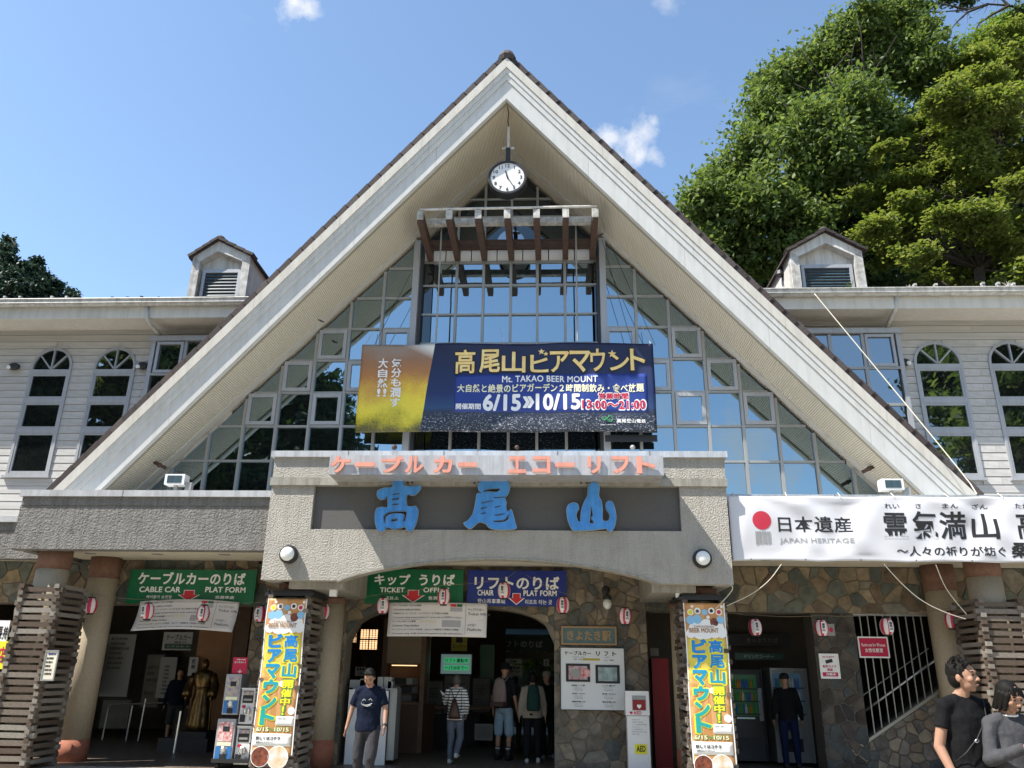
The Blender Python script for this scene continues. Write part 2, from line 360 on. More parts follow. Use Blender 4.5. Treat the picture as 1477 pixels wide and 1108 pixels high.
# reflective coated glass: a dark body under a strong mirror coat
def glass(name, tint, body, fac):
    m = bpy.data.materials.new(name); m.use_nodes = True; t = m.node_tree; t.nodes.remove(t.nodes['Principled BSDF'])
    g = N(t, 'ShaderNodeBsdfGlossy'); g.inputs['Color'].default_value = (*tint, 1); g.inputs['Roughness'].default_value = .012
    d = N(t, 'ShaderNodeBsdfDiffuse'); d.inputs['Color'].default_value = (*body, 1)
    s = N(t, 'ShaderNodeMixShader'); s.inputs[0].default_value = fac
    co = N(t, 'ShaderNodeTexCoord'); n = N(t, 'ShaderNodeTexNoise'); n.inputs['Scale'].default_value = .9; t.links.new(co.outputs['Object'], n.inputs['Vector'])
    b = N(t, 'ShaderNodeBump'); b.inputs['Distance'].default_value = .004; t.links.new(n.outputs['Fac'], b.inputs['Height']); t.links.new(b.outputs[0], g.inputs['Normal'])
    t.links.new(d.outputs[0], s.inputs[1]); t.links.new(g.outputs[0], s.inputs[2]); t.links.new(s.outputs[0], t.nodes['Material Output'].inputs[0]); return m
M['glass'] = glass('reflective_glass', (.70, .90, 1.0), (.010, .012, .013), .40)
M['glass_u'] = glass('upper_glass', (.70, .85, .9), (.012, .014, .016), .10)
M['glass_w'] = glass('window_glass', (.80, .90, .95), (.010, .011, .012), .34)
def soffit_mat():
    m = mat('ribbed_soffit', (.80, .74, .60), .7, col2=(.73, .67, .54), nscale=1.6, nmix=1.0); t = m.node_tree; P = t.nodes['Principled BSDF']
    uv = N(t, 'ShaderNodeUVMap'); wv = N(t, 'ShaderNodeTexWave', wave_type='BANDS', bands_direction='Y'); wv.inputs['Scale'].default_value = 7.5
    t.links.new(uv.outputs[0], wv.inputs['Vector']); b = N(t, 'ShaderNodeBump'); b.inputs['Distance'].default_value = .012
    t.links.new(wv.outputs['Fac'], b.inputs['Height']); t.links.new(b.outputs[0], P.inputs['Normal'])
    # dark slots between the ribs
    src = P.inputs['Base Color'].links[0].from_socket
    r = N(t, 'ShaderNodeValToRGB'); r.color_ramp.elements[0].position = .02; r.color_ramp.elements[0].color = (.62, .60, .56, 1); r.color_ramp.elements[1].position = .35; r.color_ramp.elements[1].color = (1, 1, 1, 1)
    t.links.new(wv.outputs['Fac'], r.inputs[0]); mm = N(t, 'ShaderNodeMix', data_type='RGBA', blend_type='MULTIPLY'); mm.inputs[0].default_value = 1
    t.links.new(src, mm.inputs[6]); t.links.new(r.outputs[0], mm.inputs[7]); t.links.new(mm.outputs[2], P.inputs['Base Color'])
    return m
M['ribbed'] = soffit_mat()
M['louvre_d'] = mat('dark_reveal', (.05, .055, .06), .5)
UB = {k: unit_box(M[k]) for k in ('alu', 'siding', 'slat', 'white_frame', 'tile', 'glass', 'glass_w', 'white', 'black', 'steel', 'wood')}

# ================================================================== ground, terrain
gm = mat('forecourt_paving', (.36, .33, .27), .9, col2=(.29, .265, .215), nscale=3, nmix=.8, bump=.003, bscale=60)
mk('ground', MB().add([(-400,-400,0),(400,-400,0),(400,400,0),(-400,400,0)], [(0,1,2,3)]), gm, kind='structure')
fm = mat('lobby_floor_tiles', (.10, .075, .055), .45); t = fm.node_tree
co = N(t, 'ShaderNodeTexCoord'); br = N(t, 'ShaderNodeTexBrick'); br.inputs['Scale'].default_value = 1.0; br.inputs['Brick Width'].default_value = .3; br.inputs['Row Height'].default_value = .3; br.offset = .5; br.inputs['Mortar Size'].default_value = .008
br.inputs['Color1'].default_value = (.10, .075, .058, 1); br.inputs['Color2'].default_value = (.125, .095, .075, 1); br.inputs['Mortar'].default_value = (.22, .19, .16, 1)
t.links.new(co.outputs['Object'], br.inputs['Vector']); t.links.new(br.outputs['Color'], t.nodes['Principled BSDF'].inputs['Base Color'])
mk('lobby_floor', MB().add([(-14,14.9,.004),(14,14.9,.004),(14,25,.004),(-14,25,.004)], [(0,1,2,3)]), fm, kind='structure')
XC, SL = -.95, 1.085
ZI, ZO = 13.29, 14.24
YA = 14.05
def yf(z): return YA + (13.29-z)*.0917      # the prow: the fascia leans out towards the apex
# hillside to the right and behind
def hill(x, y):
    h = max(0, (x-2)*.55 + (y-24)*.42) if y > 24 else 0
    h += max(0, (-18-x)*.25+(y-60)*.12) if y > 60 else 0
    return min(h, 62) + (1.5*mnoise.noise(Vector((x*.08, y*.08, 0))) if y > 26 else 0)
b = MB(); nx, ny = 60, 40; xs = [-160+i*320/nx for i in range(nx+1)]; ys = [24+(j/ny)**1.5*230 for j in range(ny+1)]
for yy in ys:
    for xx in xs: b.v.append((xx, yy, hill(xx, yy)-.3))
for j in range(ny):
    for i in range(nx): a = j*(nx+1)+i; b.f.append((a, a+1, a+nx+2, a+nx+1))
mk('hillside', b, mat('forest_floor', (.035, .05, .02), .95, col2=(.02, .025, .012), nscale=.5, bump=.2, bscale=1), kind='structure', smooth=True)

# ================================================================== station building
B = empty('station_building', (XC, 16.1, 0), 'large alpine style station building with steep glazed gable and siding wings', 'building')
# --- glass gable grid
TZ = [4.60, 5.03, 5.75, 6.51, 7.27, 8.02, 8.77, 9.52, 10.27, 11.02, 11.78, 12.5]
PX = .706; J = 2.11
def zin(x): return ZI-.03 - abs(x-XC)*SL
YG = 16.1
sash_cells = {(2,8.02),(3,7.27),(4,6.51),(2,6.51),(1,7.27),(0,8.02)}
def rake_clip(poly):
    poly = clip(poly, SL, 1, ZI-.06+SL*XC); poly = clip(poly, -SL, 1, ZI-.06-SL*XC); return poly
def pane(poly, y, parent, m='glass', tilt=None):
    if len(poly) < 3 or area(poly) < .004: return
    tx, tz = (random.gauss(0, .0022), random.gauss(0, .0022)) if tilt is None else tilt
    cx_, cz_ = sum(p[0] for p in poly)/len(poly), sum(p[1] for p in poly)/len(poly)
    b = MB().prism(poly, y, y+.012); n = len(poly)
    b.v = [(v[0], v[1]+(v[0]-cx_)*tx+(v[2]-cz_)*tz, v[2]) for v in b.v]
    return mk('pane', b, M[m], parent)
for sgn in (-1, 1):
    for c in range(9):
        xa, xb = XC+sgn*(J+c*PX), XC+sgn*(J+(c+1)*PX)
        for r in range(len(TZ)-1):
            z0, z1 = TZ[r], TZ[r+1]
            poly = rake_clip([(min(xa, xb)+.03, z0+.022), (max(xa, xb)-.03, z0+.022), (max(xa, xb)-.03, z1-.022), (min(xa, xb)+.03, z1-.022)])
            if (c, round(z0, 2)) in sash_cells:
                x0, x1 = min(xa, xb)+.04, max(xa, xb)-.04; a0, a1 = z0+.03, z1-.03; t_ = .075
                s_ = mk('sash', MB().box(x0, x1, YG-.07, YG-.01, a0, a0+t_).box(x0, x1, YG-.07, YG-.01, a1-t_, a1).box(x0, x0+t_, YG-.068, YG-.012, a0+t_, a1-t_).box(x1-t_, x1, YG-.068, YG-.012, a0+t_, a1-t_), M['white_frame'], B)
                pane([(x0+t_, a0+t_), (x1-t_, a0+t_), (x1-t_, a1-t_), (x0+t_, a1-t_)], YG-.03, s_)
            else: pane(poly, YG, B)
        # mullion at xb
        if zin(xb) > 4.7: ibox('mullion', UB['alu'], xb-.03, xb+.03, YG-.06, YG+.04, 4.6, zin(xb)-.02, B)
    for z in TZ[1:]:
        xe = XC+sgn*((ZI-.05-z)/SL)
        if abs(xe-XC) > J: ibox('transom', UB['alu'], XC+sgn*J, xe, YG-.045, YG+.03, z-.022, z+.022, B)
    # jamb of the recessed centre bay
    xj = XC+sgn*J
    ibox('jamb', UB['white_frame'], xj-.07, xj+.07, YG-.09, YG+.06, 4.6, zin(xj)+.0, B)
# recessed centre bay
YB = 16.36
for sgn in (-1, 1):
    xj = XC+sgn*J
    for k in range(0):
        y0 = YG+.06+k*.41
        for r in range(len(TZ)-2):
            if TZ[r] > 10.5: continue
            b = MB().box(xj-.008, xj+.008, y0+.03, y0+.39, TZ[r]+.025, min(TZ[r+1], 10.9)-.025); mk('pane', b, M['glass'], B)
        ibox('mullion', UB['alu'], xj-.03, xj+.03, y0+.385, y0+.435, 4.6, 11.0, B)
    mk('reveal', MB().box(xj-sgn*.07, xj-sgn*.13, YG+.06, YB+.03, 4.6, zin(xj)), M['louvre_d'], B)
    mk('side_light', MB().box(xj-sgn*.13, xj-sgn*(.34 if sgn < 0 else .18), YB-.02, YB, 4.6, 10.6), M['glass_u'], B)
BX = [XC-J+.03, -2.3, -1.64, XC-.01, -.335, .338, .715, XC+J-.03]
BX = [U(u_, 437, YB).x for u_ in (622, 657.7, 696.7, 736.4, 775, 815, 856)]
BZ = [4.6]+[U(736, v_, YB).z for v_ in (660, 620, 578, 537, 496, 454.1, 412.4, 379)]
for i in range(len(BX)-1):
    for j in range(len(BZ)-1):
        pane([(BX[i]+.03, BZ[j]+.025), (BX[i+1]-.03, BZ[j]+.025), (BX[i+1]-.03, BZ[j+1]-.025), (BX[i]+.03, BZ[j+1]-.025)], YB, B)
    if i: ibox('mullion', UB['alu'], BX[i]-.03, BX[i]+.03, YB-.06, YB+.04, 4.6, BZ[-1], B)
for z in BZ[1:]: ibox('transom', UB['alu'], XC-J, XC+J, YB-.045, YB+.03, z-.022, z+.022, B)
ZB1 = U(736, 361, YB).z
# white beam band, then the upper triangular lights
for i in range(7):
    x0 = XC-J+.02+i*(2*J-.04)/7; ibox('beam_panel', UB['white'], x0+.012, x0+(2*J-.04)/7-.012, YB-.02, YB+.1, BZ[-1]+.03, ZB1-.01, B)
mk('iron_beam', MB().box(XC-J+.02, XC+J-.02, YB-.13, YB-.02, ZB1, ZB1+.08), M['iron'], B)
UZ = [ZB1+.08]+[U(736, v_, YB).z for v_ in (314, 288.5)]+[13.3]; UX = [XC-2.0]+BX[1:6]+[XC+2.0]
for i in range(6):
    for j in range(3):
        pane(rake_clip([(UX[i]+.03, UZ[j]+.02), (UX[i+1]-.03, UZ[j]+.02), (UX[i+1]-.03, UZ[j+1]-.02), (UX[i]+.03, UZ[j+1]-.02)]), YB, B, 'glass_u')
for x in UX[1:-1]:
    if zin(x) > 11.7: ibox('mullion', UB['alu'], x-.028, x+.028, YB-.06, YB+.03, ZB1+.08, zin(x), B)
for z in UZ[1:3]: ibox('transom', UB['alu'], XC-(ZI-z)/SL, XC+(ZI-z)/SL, YB-.045, YB+.03, z-.02, z+.02, B)
mk('glass_half_disc', MB().prism([(XC+.02+math.cos(a)*.34, ZB1+.10+math.sin(a)*.42) for a in [math.pi*k/16 for k in range(17)]], YB-.05, YB-.015), M['glass_w'], B)  # half-round plate of dark glass in front of the upper panes
# interior behind the glass: dark room so nothing is see-through from the side
mk('inner_wall', MB().prism([(XC-8.4, 3.7), (XC+8.4, 3.7), (XC+.1, 12.9), (XC-.1, 12.9)], 17.8, 17.9), M['inner'], B)
# --- the rake: soffit, reveal, fascia boards, mouldings
def rake_board(name, sgn, d0, d1, yo0, yo1, m, zb=4.82, joint=None, parent=B):
    """band between vertical offsets d0..d1 below the outer edge line; yo = how far in front of the fascia plane"""
    zt = ZO
    def P_(d, zt_): return zt_-d
    segs = [0] + (joint or []) + [1]; out = []
    L = (ZO-zb)/SL
    for k in range(len(segs)-1):
        a, c = segs[k]*L, segs[k+1]*L; g = .004 if k else 0
        pts = []
        for (xx, d) in ((a+g, d0), (c, d0), (c, d1), (a+g, d1)):
            z = ZO-d-xx*SL; pts.append((XC+sgn*xx, z))
        if sgn < 0: pts = pts[::-1]
        b = MB(); b.v = [(x, yf(z)-yo1, z) for x, z in pts] + [(x, yf(z)-yo0, z) for x, z in pts]
        b.f = [(0,3,2,1)[::-1], (4,5,6,7)[::-1]] + [((i+1) % 4, i, 4+i, 4+(i+1) % 4) for i in range(4)]
        out.append(mk(name, b, m, parent))
    return out
for sgn in (-1, 1):
    jt = [.17, .36, .55, .76] if sgn < 0 else [.2, .42, .6, .8]
    rake_board('fascia_board', sgn, .515, .95, -.12, .0, M['fascia'], joint=jt)
    rake_board('moulding', sgn, .365, .51, -.12, .03, M['fascia'], joint=[x+.02 for x in jt])
    rake_board('moulding', sgn, .235, .36, -.12, .055, M['fascia'], joint=[x+.02 for x in jt])
    rake_board('moulding', sgn, .0, .23, -.12, .085, M['fascia_c'], joint=[x+.035 for x in jt])
    rake_board('reveal', sgn, .875, .952, -.20, -.125, M['reveal'])
    # soffit sheet (ribbed) running from behind the fascia to behind the glass
    zb = 4.40; xe = (ZO-.90-zb)/SL
    vs = []; uvs = []
    for (x, z) in ((0, ZO-.90), (xe, zb)):
        for y in (yf(z)+.11, 17.5): vs.append((XC+sgn*x, y, z)); uvs.append((y, math.hypot(x, ZO-.9-z)))
    vs2 = [(v[0], v[1], v[2]+.03) for v in vs]
    b = MB(); b.v = vs+vs2; b.f = [(0,1,3,2), (4,6,7,5), (0,2,6,4), (1,5,7,3), (2,3,7,6), (0,4,5,1)]
    if sgn > 0: b.f = [f[::-1] for f in b.f]
    o = mk('soffit', b, M['ribbed'], B); uvl = o.data.uv_layers.new(name='UVMap')
    for li, l in enumerate(o.data.loops): uvl.data[li].uv = uvs[l.vertex_index % 4]
    # trim strip where soffit meets glass
    b = MB(); pz0, pz1 = ZO-.93, zb
    b.hexa([(XC, YG-.30, pz0-.0), (XC, YG-.09, pz0-.0), (XC+sgn*xe, YG-.09, pz1-.03), (XC+sgn*xe, YG-.30, pz1-.03), (XC, YG-.30, pz0+.02), (XC, YG-.09, pz0+.02), (XC+sgn*xe, YG-.09, pz1+.0), (XC+sgn*xe, YG-.30, pz1+.0)])
    mk('soffit_trim', b, M['fascia_c'], B)
    # roof deck and covering
    b = MB(); zb2 = 4.86; x2 = (ZO+.05-zb2)/SL
    def rp(x, dz, y): z = ZO+.05-x*SL; return (XC+sgn*x, y if y > 20 else yf(z)+.02, z+dz)
    b.hexa([rp(0, -.02, 0), rp(0, -.02, 27), rp(x2, -.02, 27), rp(x2, -.02, 0), rp(0, .08, 0), rp(0, .08, 27), rp(x2, .08, 27), rp(x2, .08, 0)])
    mk('roof', b, M['roofc'], B)
# verge tiles: overlapping capped tiles stepping down each rake
tl = MB(); tl.hexa([(-.16,-.10,-.085),(.16,-.10,-.085),(.16,.32,-.085),(-.16,.32,-.085),(-.17,-.10,.035),(.17,-.10,.065),(.17,.32,.065),(-.17,.32,.035)])
tme = bpy.data.meshes.new('verge_tile'); tme.from_pydata(tl.v, [], tl.f); tme.materials.append(M['tile'])
ang = math.atan(SL); Lr = math.hypot(1, SL)
for sgn in (-1, 1):
    n = 40
    for k in range(n):
        s_ = .18+k*.325; x = s_/Lr; z = ZO+.13-x*SL
        o = inst('tile', tme, (XC+sgn*x, yf(z)+.055, z), B, (0, ang if sgn > 0 else -ang, random.gauss(0, .008)), (1 if sgn > 0 else -1, 1, 1))
        o.scale = (-1, 1, 1) if sgn > 0 else (1, 1, 1)
        o.rotation_euler = (random.gauss(0, .006), sgn*ang, 0)
mk('ridge_tile', MB().lathe((XC, yf(ZO)+.05, ZO+.12), [(.16, -.13), (.2, -.03), (.15, .08), (.04, .13)], 10), M['tile'], B)
mk('ridge_cap', MB().bar((XC, yf(ZO)+.0, ZO+.10), (XC, 27, ZO+.10), .3, .12), M['roofc'], B)
# --- wings with siding boards
YW = 16.12
def siding(x0, x1, zlo, zhi, cuts, top):
    """boards between x0 and x1; cuts = (xa, xb, za, zb, arch) to leave out"""
    ph = .1655; z = zhi; k = 0
    while z > zlo:
        za, zb = z-ph, z; zm = (za+zb)/2; xs = [(x0, x1)]
        ax = (ZO-.3-zm)/SL
        lim = XC-ax if x1 < XC else XC+ax
        xs = [(max(a, x0), min(b_, lim)) if x1 < XC else (max(a, lim), b_) for a, b_ in xs]
        for (ca, cb, cza, czb, arch) in cuts:
            if cza < zb and czb > za:
                if arch and zm > czb-(cb-ca)/2:
                    r_ = (cb-ca)/2; q = max(0, r_*r_-(max(0, zm-(czb-r_)))**2)**.5; m_ = (ca+cb)/2; ca2, cb2 = m_-q, m_+q
                else: ca2, cb2 = ca, cb
                xs = [s for (a, b_) in xs for s in ((a, min(b_, ca2+.02)), (max(a, cb2-.02), b_)) if s[1]-s[0] > .03]
        for (a, b_) in xs:
            if b_-a < .05: continue
            # split long runs at butt joints
            pieces = []; q = a; L = 3.6; off = (k % 2)*1.8
            j0 = math.floor((a-off)/L)+1
            while off+j0*L < b_: pieces.append((q, off+j0*L)); q = off+j0*L; j0 += 1
            pieces.append((q, b_))
            for p0, p1 in pieces:
                if p1-p0 < .04: continue
                o = ibox('siding_board', UB['siding'], p0+.002, p1-.002, YW-.028, YW-.004, za+.010, zb-.002, B)
                o.rotation_euler = (-.06, 0, 0)
        z -= ph; k += 1
def window(x0, x1, z0, z1, arch, bars, name='window'):
    Y0 = YW-.06
    r_ = (x1-x0)/2; cx_ = (x0+x1)/2; zs = z1-r_
    n = 18; fr = MB(); t_ = .055
    # outer surround following the arch
    outer = [(x0, z0)]+[(cx_-math.cos(math.pi*i/n)*r_, zs+math.sin(math.pi*i/n)*r_) for i in range(n+1)]+[(x1, z0)] if arch else [(x0, z0), (x0, z1), (x1, z1), (x1, z0)]
    inner = [(x0+t_, z0+t_)]+[(cx_-math.cos(math.pi*i/n)*(r_-t_), zs+math.sin(math.pi*i/n)*(r_-t_)) for i in range(n+1)]+[(x1-t_, z0+t_)] if arch else [(x0+t_, z0+t_), (x0+t_, z1-t_), (x1-t_, z1-t_), (x1-t_, z0+t_)]
    k = len(outer)
    fr.v = [(p[0], Y0, p[1]) for p in outer]+[(p[0], Y0, p[1]) for p in inner]+[(p[0], Y0+.07, p[1]) for p in outer]+[(p[0], Y0+.07, p[1]) for p in inner]
    for i in range(k):
        j = (i+1) % k; fr.f += [(i, k+i, k+j, j), (2*k+i, 2*k+j, 3*k+j, 3*k+i), (i, j, 2*k+j, 2*k+i), (k+i, 3*k+i, 3*k+j, k+j)]
    wo_ = mk('window', fr, M['white_frame'], B)
    mk('sill', MB().box(x0-.04, x1+.04, YW-.11, YW-.03, z0-.05, z0-.002), M['white_frame'], wo_)
    def P2(poly): 
        b = MB().prism(poly, Y0+.035, Y0+.045); cxx = sum(p[0] for p in poly)/len(poly); tx, tz = random.gauss(0, .006), random.gauss(0, .004)
        b.v = [(v[0], v[1]+(v[0]-cxx)*tx+(v[2]-z0)*tz*.2, v[2]) for v in b.v]; mk('pane', b, M['glass_w'], wo_)
    zz = [z0+t_]+bars
    if arch:
        zl = bars[-1]
        for i in range(len(zz)-1):
            a0 = zz[i]+(.05 if i else 0); a1 = zz[i+1]-.05
            P2([(x0+t_+.04, a0+.045), (x1-t_-.04, a0+.045), (x1-t_-.04, a1-.045), (x0+t_+.04, a1-.045)])
            xx0, xx1 = x0+t_, x1-t_
            f_ = MB().box(xx0, xx1, Y0+.01, Y0+.05, a0, a0+.045).box(xx0, xx1, Y0+.01, Y0+.05, a1-.045, a1).box(xx0, xx0+.04, Y0+.012, Y0+.048, a0+.045, a1-.045).box(xx1-.04, xx1, Y0+.012, Y0+.048, a0+.045, a1-.045)
            mk('sash', f_, M['white_frame'], wo_)
            mk('crossbar', MB().box(xx0, xx1, Y0-.004, Y0+.06, a1, a1+.10 if i < len(zz)-2 else a1+.10), M['white_frame'], wo_)
        # fanlight in segments
        rr = r_-t_; zc = zl+.05; hh = z1-t_-zc
        arcp = lambda a: (cx_-math.cos(a)*rr*.985, zc+math.sin(a)*hh)
        for s0 in range(4):
            a0, a1 = math.pi*s0/4, math.pi*(s0+1)/4
            P2([(cx_, zc)]+[arcp(a0+(a1-a0)*q/5) for q in range(6)])
        for s0 in range(1, 4):
            a_ = math.pi*s0/4; e = arcp(a_); mk('glazing_bar', MB().bar((cx_, Y0+.02, zc), (e[0], Y0+.02, e[1]), .028, .03, up=(0, 1, 0)), M['white_frame'], wo_)
    else:
        P2([(x0+t_, z0+t_), (x1-t_, z0+t_), (x1-t_, z1-t_), (x0+t_, z1-t_)])
    return wo_
def zpx(x, y): return U(x, y, YW-.06).z
def xpx(x, y): return U(x, y, YW-.06).x
bl = [zpx(70, 621), zpx(78, 577.5), zpx(84, 536)]
LW = [(xpx(25, 609), xpx(88, 600)), (xpx(119, 605), xpx(181, 605))]
zbot, ztop = 5.42, 8.36
cutsL = [(a, c, zbot, ztop, True) for a, c in LW]+[(-8.80, -6.6, 3.9, 8.45, False)]
br_ = [zpx(1395, 622), zpx(1385, 578), zpx(1375, 528)]
RW = [(xpx(1330, 590), xpx(1401, 590)), (xpx(1440, 590), xpx(1440, 590)+xpx(1401, 590)-xpx(1330, 590))]
cutsR = [(a, c, zbot, ztop+.03, True) for a, c in RW]+[(4.6, 7.35, 3.9, 8.48, False)]
cutsL.insert(0, (LW[0][0]-(LW[1][0]-LW[0][0])*2, LW[0][0]-(LW[1][0]-LW[0][0])*2+(LW[0][1]-LW[0][0]), zbot, ztop, True))
siding(-15.2, XC-1, 4.62, 8.84, cutsL, 0); siding(XC+1, 13.5, 4.62, 8.93, cutsR, 0)
for a, c in [(cutsL[0][0], cutsL[0][1])]+LW: window(a, c, zbot, ztop, True, bl)
for a, c in RW: window(a, c, zbot, ztop+.03, True, br_)
mk('wing_wall', MB().box(-15.4, -7.0, YW, 16.5, 3.6, 8.95), M['inner'], B); mk('wing_wall', MB().box(6, 13.6, YW, 16.5, 3.6, 9.05), M['inner'], B)
mk('board_backing', MB().box(-15.3, -6.9, YW-.004, YW, 4.4, 8.9), M['pipe'], B); mk('board_backing', MB().box(6, 13.5, YW-.004, YW, 4.4, 9.0), M['pipe'], B)
def zroof(x): return ZO-.4-abs(x-XC)*SL
# projecting corner windows beside the gable
for (x0, x1, zt, sgn) in ((-8.78, -6.2, 8.38, -1), (4.6, 7.33, 8.46, 1)):
    yb = YW-.34
    mk('bay_window', MB().box(x0-.05, x1+.05, yb-.05, YW-.03, zt, zt+.11) if False else MB().box(x0-.05 if sgn < 0 else XC+(ZO-.4-zt)/SL, XC-(ZO-.4-zt)/SL if sgn < 0 else x1+.05, yb-.05, YW-.03, zt, zt+.11).box(x0 if sgn < 0 else x1-.09, x0+.09 if sgn < 0 else x1, yb, YW-.03, zroof(x0 if sgn < 0 else x1), zt), M['white_frame'], B)
    xs = [x0+.10, x0+.78, x0+1.46, x0+2.14] if sgn < 0 else [x1-.10, x1-.78, x1-1.46, x1-2.14]
    for i in range(3):
        a, c = sorted((xs[i], xs[i+1]))
        for (z0, z1) in ((zt-.74, zt-.02), (zt-1.55, zt-.80), (zt-2.4, zt-1.6), (zt-3.3, zt-2.45)):
            poly = clip([(a+.04, z0), (c-.04, z0), (c-.04, z1), (a+.04, z1)], -sgn*SL*-1 if False else (sgn*-SL), -1, -(ZO-.4)-sgn*SL*XC)
            if len(poly) < 3 or area(poly) < .01: continue
            mk('pane', MB().prism(poly, yb+.03, yb+.04), M['glass_w'], B)
            if i == 0 and z1 > zt-.1:
                mk('sash', MB().box(a+.04, c-.04, yb-.02, yb+.02, z0, z0+.06).box(a+.04, c-.04, yb-.02, yb+.02, z1-.06, z1).box(a+.04, a+.10, yb-.018, yb+.018, z0+.06, z1-.06).box(c-.10, c-.04, yb-.018, yb+.018, z0+.06, z1-.06), M['white_frame'], B)
        ibox('mullion', UB['alu'], xs[i+1]-.035, xs[i+1]+.035, yb, yb+.07, min(zroof(xs[i+1]), zt-.05), zt, B)
    for z in (zt-.77, zt-1.575, zt-2.425):
        xr_ = XC+sgn*(ZO-.4-z)/SL
        ibox('transom', UB['alu'], x0+.03 if sgn < 0 else max(xr_, x0), min(xr_, x1) if sgn < 0 else x1-.03, yb+.002, yb+.06, z-.03, z+.03, B)
# eaves, gutters, main roofs of the wings
for (xa, xb, zg, sgn) in ((-16.2, -6.1, 9.11, -1), (4.1, 14.2, 9.20, 1)):
    xin = xb if sgn < 0 else xa
    mk('eave_soffit', MB().hexa([(xa,15.33,zg-.34),(xb,15.33,zg-.34),(xb,16.3,zg-.30),(xa,16.3,zg-.30),(xa,15.33,zg-.26),(xb,15.33,zg-.26),(xb,16.3,zg-.2),(xa,16.3,zg-.2)]), M['soffit_p'], B)
    mk('eave_fascia', MB().box(xa, xb, 15.27, 15.329, zg-.40, zg-.04), M['fascia_c'], B)
    b = MB(); n = 10; prof = [(15.20-.09*math.cos(a_)*1.0, zg-.02-.13*math.sin(a_)) for a_ in [math.pi*k/n for k in range(n+1)]]
    prof = prof + [(p[0]*1, p[1]+.0) for p in []]
    inner = [(15.20-.075*math.cos(a_), zg-.02-.115*math.sin(a_)) for a_ in [math.pi*k/n for k in range(n+1)]][::-1]
    pr = prof+inner; b.v = [(xa, y, z) for y, z in pr]+[(xb, y, z) for y, z in pr]; K = len(pr)
    for i in range(K): j = (i+1) % K; b.f.append((i, j, K+j, K+i))
    mk('gutter', b, M['gutter'], B)
    mk('gutter_lip', MB().tube([(xa, 15.105, zg-.01), (xb, 15.105, zg-.01)], .018, 8).tube([(xa, 15.11, zg-.10), (xb, 15.11, zg-.10)], .012, 6), M['gutter'], B)
    b = MB(); b.hexa([(xa,15.2,zg-.05),(xb,15.2,zg-.05),(xb,22.5,zg+3.1),(xa,22.5,zg+3.1),(xa,15.2,zg+.0),(xb,15.2,zg+.0),(xb,22.5,zg+3.2),(xa,22.5,zg+3.2)])
    mk('wing_roof', b, M['roofc'], B)
    mk('gutter_bracket', MB().box(xa+3 if sgn < 0 else xb-4.2, xa+3.03 if sgn < 0 else xb-4.17, 15.08, 15.1, zg-.2, zg+.01), M['pipe'], B)
# downpipes with swan necks
for px in ((212, 446), (1292, 430)):
    if px[0] < 700: pts = [U(212, 441, 15.25), U(212, 460, 15.25), U(216, 467, 15.35), U(231, 483, 15.95), U(231, 490, 16.0), U(227, 503, 16.0)]
    else: pts = [U(1293, 428, 15.25), U(1292, 446, 15.3), U(1288, 452, 15.4), U(1280, 469, 15.95), U(1280, 478, 16.0), U(1308, 640, 16.02)]
    mk('downpipe', MB().tube(pts, .045, 10), M['pipe'], B, smooth=True)
# snow guards seen above the gutters
for x_, y_ in ((163,431),(185,431),(205,430),(8,430),(30,430),(76,430),(97,430),(230,431),(1320,412),(1350,412),(1418,410),(1440,410),(1462,411)):
    p = U(x_, y_, 15.3); mk('snow_guard', MB().box(p.x-.03, p.x+.03, 15.28, 15.33, p.z-.1, p.z-.01).box(p.x-.035, p.x+.02, 15.26, 15.35, p.z-.01, p.z+.035), M['black'] if 150 < x_ < 1300 else M['gutter'], B)
